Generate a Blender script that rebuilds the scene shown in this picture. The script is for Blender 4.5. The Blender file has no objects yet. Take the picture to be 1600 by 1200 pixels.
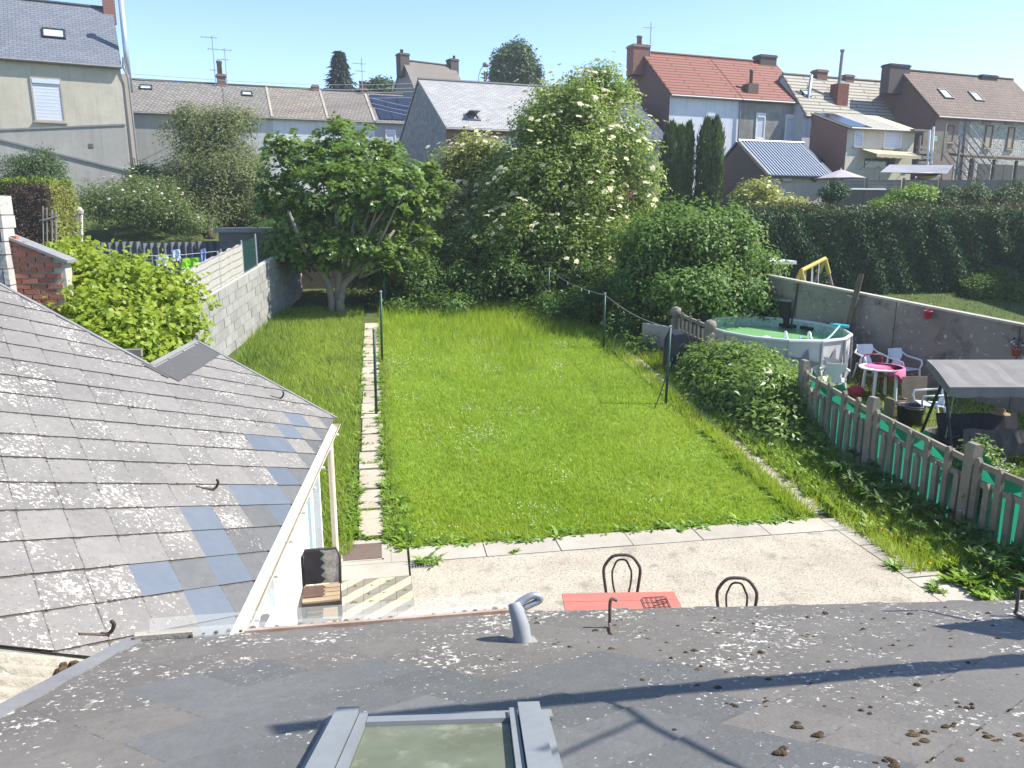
import bpy, math, random
import numpy as np
from mathutils import Vector, Matrix
sc = bpy.context.scene
COL = sc.collection
R = math.radians
random.seed(7)
rng = np.random.default_rng(7)

# ------------------------------------------------------------------ camera
CAM_H = 4.6
PITCH, YAW, FPX = R(12.5), R(9.9), 1200.0
cd = bpy.data.cameras.new('camera'); cam = bpy.data.objects.new('camera', cd); COL.objects.link(cam)
cam.location = (0, 0, CAM_H); cam.rotation_euler = (math.pi/2 - PITCH, 0, -YAW)
cd.sensor_width = 36; cd.lens = 36*FPX/1600; cd.clip_end = 900; cd.clip_start = .05
sc.camera = cam
# ------------------------------------------------------------------ sky and sun
SUN_AZ, SUN_EL = R(99), R(49)          # clockwise from +Y (garden axis), elevation
w = bpy.data.worlds.new('World'); sc.world = w; w.use_nodes = True
nt = w.node_tree; nt.nodes.clear()
sky = nt.nodes.new('ShaderNodeTexSky'); sky.sky_type = 'NISHITA'; sky.sun_disc = False
sky.sun_elevation = SUN_EL; sky.sun_rotation = SUN_AZ
sky.altitude = 900; sky.air_density = 1.0; sky.dust_density = .1; sky.ozone_density = 1.5
bg = nt.nodes.new('ShaderNodeBackground'); bg.inputs[1].default_value = .15
wo = nt.nodes.new('ShaderNodeOutputWorld')
tint = nt.nodes.new('ShaderNodeMix'); tint.data_type = 'RGBA'; tint.blend_type = 'MULTIPLY'; tint.inputs[0].default_value = 1; tint.inputs[7].default_value = (.88, .90, .99, 1)
nt.links.new(sky.outputs[0], tint.inputs[6]); nt.links.new(tint.outputs[2], bg.inputs[0]); nt.links.new(bg.outputs[0], wo.inputs[0])
sl = bpy.data.lights.new('sun', 'SUN'); sl.energy = 5.0; sl.angle = R(.53); sl.color = (1, .95, .86)
so = bpy.data.objects.new('sun', sl); COL.objects.link(so)
sdir = Vector((math.sin(SUN_AZ)*math.cos(SUN_EL), math.cos(SUN_AZ)*math.cos(SUN_EL), math.sin(SUN_EL)))
so.rotation_euler = sdir.to_track_quat('Z', 'Y').to_euler(); so.location = (20, 0, 30)
sc.view_settings.view_transform = 'Standard'; sc.view_settings.look = 'None'
sc.view_settings.exposure = .95; sc.view_settings.gamma = 1; sc.view_settings.use_curve_mapping = False
sc.render.engine = 'CYCLES'
sc.cycles.use_denoising = True
sc.cycles.max_bounces = 10; sc.cycles.diffuse_bounces = 6; sc.cycles.glossy_bounces = 3
sc.cycles.transmission_bounces = 8; sc.cycles.transparent_max_bounces = 8

# ------------------------------------------------------------------ survey: sight lines turned into real positions
_fw = np.array([math.sin(YAW)*math.cos(PITCH), math.cos(YAW)*math.cos(PITCH), -math.sin(PITCH)])
_rt = np.array([math.cos(YAW), -math.sin(YAW), 0.]); _up = np.cross(_rt, _fw)
_C = np.array([0, 0, CAM_H])
def ray(x, y): return _fw + _rt*(x-800)/FPX - _up*(y-600)/FPX
def onz(x, y, z=0.):
    r = ray(x, y); return _C + r*((z-CAM_H)/r[2])
def atY(x, y, Y):
    r = ray(x, y); return _C + r*(Y/r[1])
def atd(x, y, d): return _C + ray(x, y)*d
def onplane(x, y, P, n):
    r = ray(x, y); return _C + r*(((np.array(P)-_C) @ n)/(r @ n))
def gz(X, Y):
    if Y < 10.2: return 0.
    if Y < 27: return .1*(Y-10.2)
    if Y < 44: return 1.68 + (Y-27)*.235
    return 5.675 + .02*(Y-44)
def grd(x, y, o=0.):
    r = ray(x, y); lo, hi = 1., 120.
    for _ in range(50):
        m = (lo+hi)/2; P = _C + r*m
        if P[2] > gz(P[0], P[1]) + o: lo = m
        else: hi = m
    return _C + r*hi

# ------------------------------------------------------------------ mesh helpers
BASE = {}
def base_of(o):
    while o is not None and o.parent is not None: o = o.parent
    return np.array(BASE.get(o.name, (0, 0, 0))) if o is not None else np.zeros(3)
def tag(o, label=None, cat=None, group=None, kind=None):
    if label: o['label'] = label
    if cat: o['category'] = cat
    if group: o['group'] = group
    if kind: o['kind'] = kind
    return o
def thing(name, label, cat, loc=(0, 0, 0), group=None):
    o = bpy.data.objects.new(name, None); COL.objects.link(o); o.empty_display_size = .2
    o.location = tuple(float(c) for c in loc); BASE[o.name] = tuple(float(c) for c in loc)
    return tag(o, label, cat, group)
def link_mesh(name, me, parent=None):
    o = bpy.data.objects.new(name, me); COL.objects.link(o)
    if parent is not None: o.parent = parent
    else: BASE[o.name] = (0, 0, 0)
    return o
def inst(name, me, parent, M):
    o = bpy.data.objects.new(name, me); COL.objects.link(o); o.parent = parent
    o.matrix_local = Matrix.Translation(Vector(-base_of(parent))) @ M
    return o
class MB:
    def __init__(s): s.v = []; s.f = []; s.m = []
    def add(s, vs, fs, mi=0):
        b = len(s.v); s.v += [tuple(map(float, p)) for p in vs]
        for f in fs: s.f.append(tuple(i+b for i in f)); s.m.append(mi)
        return s
    def poly(s, pts, mi=0): return s.add(pts, [tuple(range(len(pts)))], mi)
    def obox(s, o, a, b, c, mi=0):            # corner + three edge vectors
        o, a, b, c = (np.array(q, float) for q in (o, a, b, c))
        vs = [o, o+a, o+a+b, o+b, o+c, o+a+c, o+a+b+c, o+b+c]
        fs = [(0, 3, 2, 1), (4, 5, 6, 7), (0, 1, 5, 4), (1, 2, 6, 5), (2, 3, 7, 6), (3, 0, 4, 7)]
        if np.cross(a, b) @ c < 0: fs = [tuple(reversed(f)) for f in fs]
        return s.add(vs, fs, mi)
    def box(s, c, d, mi=0, rz=0.):
        ca, sa = math.cos(rz), math.sin(rz)
        a = np.array((d[0]*ca, d[0]*sa, 0)); b = np.array((-d[1]*sa, d[1]*ca, 0)); e = np.array((0, 0, d[2]))
        return s.obox(np.array(c, float)-(a+b+e)/2, a, b, e, mi)
    def prism(s, poly, ex, mi=0, mside=None):
        n = len(poly); P = [np.array(p, float) for p in poly]; ex = np.array(ex, float)
        nrm = np.cross(P[1]-P[0], P[2]-P[1])
        if nrm @ ex < 0: P = P[::-1]
        vs = P + [p+ex for p in P]
        s.add(vs, [tuple(reversed(range(n))), tuple(range(n, 2*n))], mi)
        s.add(vs, [(i, (i+1) % n, n+(i+1) % n, n+i) for i in range(n)], mi if mside is None else mside)
        return s
    def tube(s, pts, r, n=8, mi=0, caps=True, bend=0):
        P = [np.array(p, float) for p in pts]; k = len(P)
        rr = list(r) if hasattr(r, '__len__') else [r]*k
        if bend and k > 2:
            Q, q = [], []
            for i in range(k-1):
                p0, p1, p2, p3 = P[max(i-1, 0)], P[i], P[i+1], P[min(i+2, k-1)]
                for j in range(bend):
                    t = j/bend; Q.append(.5*((2*p1)+(p2-p0)*t+(2*p0-5*p1+4*p2-p3)*t*t+(3*p1-p0-3*p2+p3)*t**3)); q.append(rr[i]+(rr[i+1]-rr[i])*t)
            Q.append(P[-1]); q.append(rr[-1]); P, rr, k = Q, q, len(Q)
        prev = None; vs = []
        for i in range(k):
            t = P[min(i+1, k-1)] - P[max(i-1, 0)]; t = t/(np.linalg.norm(t)+1e-9)
            if prev is None:
                a = np.array((0, 0, 1.)) if abs(t[2]) < .9 else np.array((1., 0, 0))
                u = np.cross(t, a)
            else: u = prev - t*(prev @ t)
            u = u/(np.linalg.norm(u)+1e-9); prev = u; v = np.cross(t, u)
            for j in range(n):
                an = 2*math.pi*j/n; vs.append(P[i] + (u*math.cos(an)+v*math.sin(an))*rr[i])
        fs = [(i*n+j, i*n+(j+1) % n, (i+1)*n+(j+1) % n, (i+1)*n+j) for i in range(k-1) for j in range(n)]
        if caps: fs += [tuple(reversed(range(n))), tuple(range((k-1)*n, k*n))]
        return s.add(vs, fs, mi)
    def lathe(s, prof, c, n=16, mi=0, sx=1., sy=1.):
        c = np.array(c, float); vs = []
        for (r, z) in prof:
            for j in range(n):
                a = 2*math.pi*j/n; vs.append(c + np.array((r*sx*math.cos(a), r*sy*math.sin(a), z)))
        k = len(prof)
        fs = [(i*n+j, i*n+(j+1) % n, (i+1)*n+(j+1) % n, (i+1)*n+j) for i in range(k-1) for j in range(n)]
        if prof[0][0] > 1e-4: fs.append(tuple(reversed(range(n))))
        if prof[-1][0] > 1e-4: fs.append(tuple(range((k-1)*n, k*n)))
        return s.add(vs, fs, mi)
    def mesh(s, name, mats, base=(0, 0, 0), smooth=False):
        me = bpy.data.meshes.new(name); b = np.array(base, float)
        me.from_pydata([tuple(np.array(p)-b) for p in s.v], [], s.f)
        for m in (mats if isinstance(mats, (list, tuple)) else [mats]): me.materials.append(m)
        if len(me.materials) > 1: me.polygons.foreach_set('material_index', s.m)
        if smooth: me.polygons.foreach_set('use_smooth', [True]*len(me.polygons))
        me.update(); return me
    def build(s, name, mats, parent=None, smooth=False):
        return link_mesh(name, s.mesh(name, mats, base_of(parent), smooth), parent)
def copy_tree(o, loc=None, rz=None, parent=None):
    c = o.copy(); COL.objects.link(c)
    if parent is not None: c.parent = parent
    if loc is not None: c.location = tuple(float(q) for q in loc); BASE[c.name] = tuple(float(q) for q in loc)
    if rz is not None: c.rotation_euler = (0, 0, rz)
    for ch in list(o.children): copy_tree(ch, parent=c)
    return c
def big_mesh(name, V, F, mat, parent=None, k=4):
    """V (n,3), F (m,k) arrays -> one object"""
    me = bpy.data.meshes.new(name); V = np.asarray(V, np.float32) - base_of(parent).astype(np.float32)
    F = np.asarray(F, np.int32); m = len(F)
    me.vertices.add(len(V)); me.vertices.foreach_set('co', V.ravel())
    me.loops.add(m*k); me.loops.foreach_set('vertex_index', F.ravel())
    me.polygons.add(m); me.polygons.foreach_set('loop_start', np.arange(0, m*k, k, dtype=np.int32))
    me.materials.append(mat); me.update(calc_edges=True); me.validate()
    return link_mesh(name, me, parent)
def unit(a): return a/(np.linalg.norm(a, axis=-1, keepdims=True)+1e-9)

# ------------------------------------------------------------------ materials
def _mix(nt, fac, a, b):
    m = nt.nodes.new('ShaderNodeMix'); m.data_type = 'RGBA'
    for sock, val in ((m.inputs[0], fac), (m.inputs[6], a), (m.inputs[7], b)):
        if hasattr(val, 'links') or isinstance(val, bpy.types.NodeSocket): nt.links.new(val, sock)
        elif hasattr(val, '__len__'): sock.default_value = (*val[:3], 1)
        else: sock.default_value = val
    return m.outputs[2]
def _noise(nt, vec, scale, detail=4, rough=.6):
    n = nt.nodes.new('ShaderNodeTexNoise'); n.inputs['Scale'].default_value = scale
    n.inputs['Detail'].default_value = detail; n.inputs['Roughness'].default_value = rough
    nt.links.new(vec, n.inputs['Vector']); return n.outputs[0]
def _ramp(nt, fac, a, b, va=0., vb=1.):
    m = nt.nodes.new('ShaderNodeMapRange'); m.inputs[1].default_value = a; m.inputs[2].default_value = b
    m.inputs[3].default_value = va; m.inputs[4].default_value = vb; m.clamp = True
    nt.links.new(fac, m.inputs[0]); return m.outputs[0]
def _math(nt, op, a, b):
    m = nt.nodes.new('ShaderNodeMath'); m.operation = op
    for i, v in enumerate((a, b)):
        if isinstance(v, bpy.types.NodeSocket): nt.links.new(v, m.inputs[i])
        else: m.inputs[i].default_value = v
    return m.outputs[0]
def M(name, c1, c2=None, scale=2., rough=.85, bump=0., bscale=30., specks=(), rnd=0., metal=0., spec=.35, lo=.35, hi=.65, stretch=None, streak=None):
    """procedural surface: two tones of noise, optional specks (colour, scale, threshold, softness), grain relief, per-object tone"""
    m = bpy.data.materials.new(name); m.use_nodes = True; nt = m.node_tree
    p = nt.nodes['Principled BSDF']; p.inputs['Roughness'].default_value = rough
    p.inputs['Metallic'].default_value = metal; p.inputs['Specular IOR Level'].default_value = spec
    g = nt.nodes.new('ShaderNodeNewGeometry'); vec = g.outputs['Position']
    if stretch:
        mp = nt.nodes.new('ShaderNodeMapping'); mp.inputs['Scale'].default_value = stretch
        nt.links.new(vec, mp.inputs['Vector']); vec = mp.outputs[0]
    c2 = c2 or tuple(c*.8 for c in c1)
    col = _mix(nt, _ramp(nt, _noise(nt, vec, scale, 5), lo, hi), c1, c2)
    col = _mix(nt, _ramp(nt, _noise(nt, vec, scale*9, 3), .3, .7, 0, .22), col, tuple(c*.6 for c in c1))
    for (sc_, ss, th, sf) in specks:
        f = _ramp(nt, _noise(nt, vec, ss, 4, .65), th, th+sf)
        col = _mix(nt, f, col, sc_)
    if streak:
        mp2 = nt.nodes.new('ShaderNodeMapping'); mp2.inputs['Scale'].default_value = (2.6, 2.6, .16); nt.links.new(g.outputs['Position'], mp2.inputs['Vector'])
        col = _mix(nt, _ramp(nt, _noise(nt, mp2.outputs[0], 1.2, 5, .7), .5, .75, 0, streak), col, tuple(c*.52 for c in c1))
    if rnd:
        oi = nt.nodes.new('ShaderNodeObjectInfo')
        f = _ramp(nt, oi.outputs['Random'], 0, 1, 1-rnd, 1+rnd)
        hs = nt.nodes.new('ShaderNodeHueSaturation'); nt.links.new(f, hs.inputs['Value']); nt.links.new(col, hs.inputs['Color'])
        col = hs.outputs[0]
    nt.links.new(col, p.inputs['Base Color'])
    if bump:
        b = nt.nodes.new('ShaderNodeBump'); b.inputs['Strength'].default_value = bump; b.inputs['Distance'].default_value = .02
        nt.links.new(_noise(nt, vec, bscale, 4), b.inputs['Height']); nt.links.new(b.outputs[0], p.inputs['Normal'])
    return m
def leafmat(name, c1, c2, rough=.5, trans=.3, c3=None, t3=.93, patch=None):
    m = bpy.data.materials.new(name); m.use_nodes = True; nt = m.node_tree
    p = nt.nodes['Principled BSDF']; out = nt.nodes['Material Output']
    g = nt.nodes.new('ShaderNodeNewGeometry'); r = g.outputs['Random Per Island']
    col = _mix(nt, r, c1, c2)
    col = _mix(nt, _ramp(nt, _noise(nt, g.outputs['Position'], .9, 4), .38, .64, 0, .45), col, tuple(c*.62 for c in c1))
    if patch: col = _mix(nt, _ramp(nt, _noise(nt, g.outputs['Position'], .55, 4), .45, .68, 0, .75), col, patch)
    if c3: col = _mix(nt, _ramp(nt, r, t3, t3+.01), col, c3)
    nt.links.new(col, p.inputs['Base Color']); p.inputs['Roughness'].default_value = rough
    p.inputs['Specular IOR Level'].default_value = .4
    t = nt.nodes.new('ShaderNodeBsdfTranslucent'); nt.links.new(_mix(nt, .35, col, (c2[0]*1.5, c2[1]*1.4, c2[2])), t.inputs[0])
    mx = nt.nodes.new('ShaderNodeMixShader'); mx.inputs[0].default_value = trans
    nt.links.new(p.outputs[0], mx.inputs[1]); nt.links.new(t.outputs[0], mx.inputs[2]); nt.links.new(mx.outputs[0], out.inputs[0])
    return m
def clearmat(name, col, alpha=.35, rough=.15):
    m = bpy.data.materials.new(name); m.use_nodes = True; nt = m.node_tree
    p = nt.nodes['Principled BSDF']; p.inputs['Base Color'].default_value = (*col, 1); p.inputs['Roughness'].default_value = rough
    out = nt.nodes['Material Output']; t = nt.nodes.new('ShaderNodeBsdfTransparent')
    mx = nt.nodes.new('ShaderNodeMixShader'); mx.inputs[0].default_value = alpha
    nt.links.new(t.outputs[0], mx.inputs[1]); nt.links.new(p.outputs[0], mx.inputs[2]); nt.links.new(mx.outputs[0], out.inputs[0])
    return m
def glassmat(name, col=(.05, .07, .09), rough=.08):
    return M(name, col, tuple(c*1.3 for c in col), .6, rough=rough, spec=.8)
def slatemat(name, c1, c2, lichen=.5, rough=.55, lsc=38, joint=.9, tone=.12):
    """fibre slates with pale lichen crusts that differ from slate to slate"""
    m = bpy.data.materials.new(name); m.use_nodes = True; nt = m.node_tree
    p = nt.nodes['Principled BSDF']; p.inputs['Roughness'].default_value = rough; p.inputs['Specular IOR Level'].default_value = .35
    g = nt.nodes.new('ShaderNodeNewGeometry'); vec = g.outputs['Position']
    oi = nt.nodes.new('ShaderNodeObjectInfo'); rd = oi.outputs['Random']
    col = _mix(nt, _ramp(nt, _noise(nt, vec, 1.3, 4), .3, .7), c1, c2)
    col = _mix(nt, _ramp(nt, _noise(nt, vec, 14, 4), .35, .7, 0, .4), col, tuple(c*.72 for c in c1))
    hs = nt.nodes.new('ShaderNodeHueSaturation'); nt.links.new(_ramp(nt, rd, 0, 1, 1-tone, 1+tone), hs.inputs['Value'])
    nt.links.new(col, hs.inputs['Color']); col = hs.outputs[0]
    tc = nt.nodes.new('ShaderNodeTexCoord'); sx_ = nt.nodes.new('ShaderNodeSeparateXYZ'); nt.links.new(tc.outputs['Object'], sx_.inputs[0])
    dd = _math(nt, 'ADD', _math(nt, 'MULTIPLY', _math(nt, 'ABSOLUTE', sx_.outputs[0], 0.), 4.), _math(nt, 'MULTIPLY', sx_.outputs[1], 5.36))
    dd = _math(nt, 'ADD', dd, _ramp(nt, _noise(nt, vec, 22, 4, .7), .3, .7, -.07, .07))
    jm = _ramp(nt, dd, .905, .965, 0, joint)
    ds = _ramp(nt, _noise(nt, vec, 24, 5, .75), .60, .68, 0, .8*joint)
    col = _mix(nt, ds, col, (.07, .06, .05))
    if lichen:
        patch = _noise(nt, vec, 2.2, 4); thr = _ramp(nt, patch, .34, .66, .70-.06*lichen, .60-.07*lichen)
        thr = _math(nt, 'ADD', thr, _ramp(nt, rd, 0, 1, -.035, .05))
        n1 = _noise(nt, vec, lsc, 5, .75)
        f = _ramp(nt, _math(nt, 'SUBTRACT', n1, thr), 0, .05)
        col = _mix(nt, f, col, (.62, .59, .52))
        n2 = _noise(nt, vec, 11, 4, .7)
        f2 = _ramp(nt, _math(nt, 'SUBTRACT', n2, _math(nt, 'ADD', thr, .045)), 0, .12, 0, .7)
        col = _mix(nt, f2, col, (.46, .40, .33))
    col = _mix(nt, jm, col, (.055, .047, .038))
    nt.links.new(col, p.inputs['Base Color'])
    b = nt.nodes.new('ShaderNodeBump'); b.inputs['Strength'].default_value = .6; b.inputs['Distance'].default_value = .006
    nt.links.new(_noise(nt, vec, 45, 4), b.inputs['Height']); nt.links.new(b.outputs[0], p.inputs['Normal'])
    return m

mat = {}
mat['slate_old'] = slatemat('weathered_slate', (.18, .167, .152), (.235, .22, .20), .9, lsc=34)
mat['slate_main'] = slatemat('weathered_roof_slate', (.132, .121, .106), (.165, .152, .133), .8, lsc=30, joint=.8, tone=.07)
mat['slate_new'] = M('new_blue_slate', (.125, .145, .172), (.145, .16, .18), 1.2, rough=.42, rnd=.12, spec=.45, bump=.1, bscale=60)
mat['slate_newgrey'] = slatemat('newer_grey_slate', (.118, .119, .114), (.142, .139, .131), .12, .48, lsc=44, joint=.55, tone=.13)
mat['slate_edge'] = M('dirty_slate_edge', (.05, .043, .036), (.085, .075, .06), 20, rough=1)
mat['lead'] = M('lead_flashing', (.19, .19, .19), (.25, .245, .24), 3, rough=.5, bump=.2, bscale=12)
mat['white'] = M('white_paint', (.78, .78, .76), (.7, .69, .66), 2.5, rough=.7, bump=.12, bscale=25)
mat['whitewash'] = M('whitewashed_render', (.80, .80, .78), (.70, .70, .69), 1.4, streak=0.18, rough=.9, bump=.9, bscale=7)
mat['cream_plastic'] = M('yellowed_plastic', (.66, .60, .48), (.58, .51, .38), 3, rough=.5)
mat['white_plastic'] = M('white_plastic', (.82, .83, .83), (.76, .77, .77), 5, rough=.35)
mat['concrete'] = M('rough_concrete', (.45, .40, .315), (.345, .30, .235), 1.1, rough=.95, bump=.5, bscale=45,
                    specks=[((.15, .135, .11), 30, .55, .10), ((.56, .53, .46), 38, .58, .1), ((.19, .17, .135), 3.2, .55, .22)])
mat['slab'] = M('smooth_concrete_slab', (.42, .385, .32), (.34, .305, .25), 1.1, rough=.92, bump=.3, bscale=60, rnd=.08,
                specks=[((.28, .25, .19), 6, .64, .14)])
mat['pathslab'] = M('path_slab', (.46, .40, .31), (.37, .32, .24), 2, rough=.95, bump=.4, bscale=40, rnd=.12,
                    specks=[((.2, .2, .1), 9, .62, .1)])
mat['tile_cream'] = M('cream_tile', (.56, .47, .31), (.48, .40, .26), 2, rough=.6, rnd=.05)
mat['tile_grey'] = M('grey_tile', (.24, .21, .165), (.205, .18, .145), 2, rough=.6, rnd=.05)
mat['iron'] = M('rusty_iron', (.17, .115, .09), (.13, .10, .085), 5, rough=.9, bump=.3, bscale=90)
mat['dark_iron'] = M('dark_iron', (.045, .03, .026), (.07, .045, .035), 6, rough=.65)
mat['green_post'] = M('green_coated_steel', (.015, .06, .045), (.02, .075, .06), 4, rough=.45)
mat['pin_metal'] = M('galvanised_metal', (.42, .44, .46), (.36, .38, .4), 5, rough=.4, metal=.6)
mat['concrete_old'] = M('weathered_concrete', (.275, .24, .185), (.19, .168, .13), 3, rough=.95, bump=.5, bscale=30, rnd=.12,
                        specks=[((.42, .38, .3), 15, .64, .1)])
mat['wall_grey'] = M('pebbled_concrete', (.27, .235, .19), (.18, .158, .128), .8, rough=.95, bump=.6, bscale=20,
                     specks=[((.46, .44, .41), 8, .63, .04), ((.06, .055, .05), 2.2, .55, .2)])
mat['block'] = M('concrete_block', (.33, .325, .305), (.27, .265, .25), 3, rough=.95, bump=.4, bscale=40, rnd=.10)
mat['mortar'] = M('pale_mortar', (.46, .43, .38), (.40, .37, .32), 4, rough=.95)
mat['brick_old'] = M('old_red_brick', (.40, .17, .115), (.33, .13, .09), 4, rough=.95, rnd=.22, bump=.4, bscale=30,
                     specks=[((.55, .47, .38), 12, .62, .12)])
mat['lime'] = M('crumbling_lime', (.40, .35, .28), (.30, .26, .2), 3, rough=.95, bump=1, bscale=9)
mat['stone_white'] = M('pale_rubble', (.52, .50, .46), (.40, .38, .35), 2, rough=.95, bump=1, bscale=9)
mat['asbestos'] = M('lichen_crusted_cement', (.30, .27, .215), (.40, .365, .30), 2, rough=.95, bump=.8, bscale=30,
                    specks=[((.2, .18, .15), 14, .60, .1), ((.55, .52, .45), 20, .6, .1)])
mat['moss'] = M('dry_moss', (.06, .042, .028), (.12, .08, .035), 12, rough=1, bump=1, bscale=60, rnd=.2)
mat['terrain'] = M('rough_grass_ground', (.055, .085, .018), (.08, .10, .025), .5, rough=1, bump=.6, bscale=12)
mat['lawn'] = M('lawn_ground', (.12, .21, .014), (.17, .26, .02), .7, rough=1, bump=.9, bscale=30)
mat['soil'] = M('soil', (.11, .085, .055), (.15, .12, .08), 2, rough=1, bump=.7, bscale=20)
mat['bark'] = M('pale_bark', (.26, .23, .18), (.19, .165, .13), 6, rough=.95, bump=.7, bscale=18)
mat['bark_dark'] = M('dark_bark', (.11, .085, .06), (.08, .06, .045), 6, rough=.95, bump=.7, bscale=18)
mat['wood'] = M('weathered_wood', (.34, .26, .17), (.25, .19, .12), 3, rough=.85, rnd=.1, stretch=(1, 8, 8))
mat['wood_grey'] = M('grey_boards', (.27, .25, .22), (.20, .185, .165), 3, rough=.9, rnd=.12)
mat['black_fabric'] = M('black_fabric', (.022, .02, .024), (.035, .032, .036), 5, rough=.85)
mat['black_plastic'] = M('black_plastic', (.02, .021, .023), (.03, .031, .033), 5, rough=.45)
mat['glass'] = glassmat('window_glass')
mat['glass_sky'] = M('pale_window_glass', (.50, .60, .62), (.42, .53, .56), .8, rough=.12, spec=.8)
mat['shutter'] = M('white_shutter', (.56, .60, .68), (.52, .55, .63), 2, rough=.5)
mat['clear'] = clearmat('clear_plastic_sheet', (.60, .60, .55), .16, .2)

# ================================================================== GROUND, PATIO, PATHS
xs = [-300, -120, -60] + list(range(-40, 41, 2)) + [60, 120, 300]
ys = [-60, -20, 0, 5, 10.2] + list(np.arange(11, 27, 1.)) + [27] + list(np.arange(28, 44, 1.)) + [44, 47, 52, 60, 80, 120, 200, 400]
mb = MB(); nx = len(xs)
mb.v = [(float(x), float(y), gz(x, y)) for y in ys for x in xs]
mb.f = [(j*nx+i, j*nx+i+1, (j+1)*nx+i+1, (j+1)*nx+i) for j in range(len(ys)-1) for i in range(nx-1)]; mb.m = [0]*len(mb.f)
tag(mb.build('ground', mat['terrain']), kind='structure')
def sheet(name, x0, x1, y0, y1, off, m, kind='structure'):
    b = MB(); yy = [y0] + [q for q in (10.2, 27.) if y0 < q < y1] + [y1]
    for a, c in zip(yy[:-1], yy[1:]):
        b.poly([(x0, a, gz(0, a)+off), (x1, a, gz(0, a)+off), (x1, c, gz(0, c)+off), (x0, c, gz(0, c)+off)])
    return tag(b.build(name, m), kind=kind)
sheet('lawn', .12, 6.35, 10.14, 25.6, .012, mat['lawn'])
sheet('soil_border', 7.15, 9.0, 4.0, 10.1, .012, mat['soil'])

patio = tag(MB().obox((.29, 1.2, -.1), (6.26, 0, 0), (0, 8.42, 0), (0, 0, .135)).build('patio', mat['concrete']), kind='structure')
for i in range(6):                                     # smooth slabs along the lawn edge
    x0 = .29+i*1.045
    MB().obox((x0+.008, 9.64, -.08), (1.03, 0, 0), (0, .465, 0), (0, 0, .118+random.uniform(-.004, .004))).build('slab', mat['slab'], patio)
for i in range(5):                                     # slabs down the right edge of the patio
    y1 = 10.08-i*1.0
    MB().obox((6.57, y1-.985, -.08), (.52, 0, 0), (0, .975, 0), (0, 0, .115+random.uniform(-.004, .004))).build('slab', mat['slab'], patio)
# plain concrete apron with the access cover, and the patterned tiles
b = MB().obox((-.72, 9.26, -.08), (.985, 0, 0), (0, .42, 0), (0, 0, .11)).obox((-.72, 9.685, -.08), (.985, 0, 0), (0, .80, 0), (0, 0, .112))
b.obox((.05, 9.70, .031), (.006, 0, 0), (0, .5, 0), (0, 0, .006))
b.build('apron', mat['slab'], patio)
cov = thing('access_cover', 'square dark brown metal cover set in the concrete by the start of the stepping path', 'manhole cover', (-.3, 10.1, .03))
MB().obox((-.60, 9.82, .034), (.52, 0, 0), (0, .50, 0), (0, 0, .012)).build('lid', M('cover_brown', (.135, .095, .075), (.165, .12, .095), 4, rough=.7, bump=.3, bscale=25), cov)
b = MB()
for q in ((-.63, 9.79, .58, .028), (-.63, 10.323, .58, .028), (-.63, 9.79, .028, .56), (-.077, 9.79, .028, .56)): b.obox((q[0], q[1], .033), (q[2], 0, 0), (0, q[3], 0), (0, 0, .006))
b.build('frame', mat['slab'], cov)
tl = {}
for par in (0, 1):
    b = MB(); s_ = .098
    A, B_, C_, D_ = (-s_, -s_, 0), (s_, -s_, 0), (s_, s_, 0), (-s_, s_, 0)
    b.prism([A, B_, C_], (0, 0, .02), par); b.prism([A, C_, D_], (0, 0, .02), 1-par)
    tl[par] = b.mesh('tile', [mat['tile_cream'], mat['tile_grey']])
for i in range(6):
    for j in range(12):
        inst('tile', tl[(i+j) % 2], patio, Matrix.Translation((.19-.2*i, 9.15-.2*j, .012+random.uniform(-.001, .002))))
dr = thing('drain_grate', 'small blue grey drain grate beside the weed tuft at the patio corner', 'drain', (.36, 9.45, .03))
b = MB().obox((.30, 9.44, .036), (.2, 0, 0), (0, .09, 0), (0, 0, .008)); b.build('plate', mat['pin_metal'], dr)
b = MB()
for i in range(5): b.obox((.315+i*.035, 9.45, .0445), (.016, 0, 0), (0, .07, 0), (0, 0, .003))
b.build('slot', mat['black_plastic'], dr)
# stepping path left of the lawn
path = bpy.data.objects.new('path', None); COL.objects.link(path); tag(path, kind='structure'); BASE['path'] = (0, 0, 0)
y = 10.52
for i, L in enumerate((.86, .72, .78, .78, .86, .86, .9, .86, .92, .9, .9, .92, .95, .95, .9)):
    xw = (.50, .48, .44, .42, .40, .40, .40, .42)[min(i, 7)]; ox = -.22 + random.uniform(-.03, .03) + (.05 if i < 2 else 0); a = random.uniform(-.05, .05)
    p0, p1 = y+(.04 if i < 5 else .018), y+L-(.04 if i < 5 else .018)
    P = [(ox-xw/2, p0), (ox+xw/2, p0+a*.2), (ox+xw/2, p1), (ox-xw/2, p1-a*.2)]
    MB().prism([(q[0], q[1], gz(0, q[1])-.03) for q in P], (0, 0, .055)).build('slab', mat['pathslab'], path)
    y += L
pr = bpy.data.objects.new('path', None); COL.objects.link(pr); tag(pr, kind='structure'); BASE[pr.name] = (0, 0, 0)
y = 10.3
for i in range(11):
    P = [(6.42-.02*i, y), (6.9-.02*i, y), (6.9-.02*i, y+.88), (6.42-.02*i, y+.88)]
    MB().prism([(q[0]+random.uniform(-.02, .02), q[1], gz(0, q[1])-.03) for q in P], (0, 0, .05)).build('slab', mat['pathslab'], pr); y += .93

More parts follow.
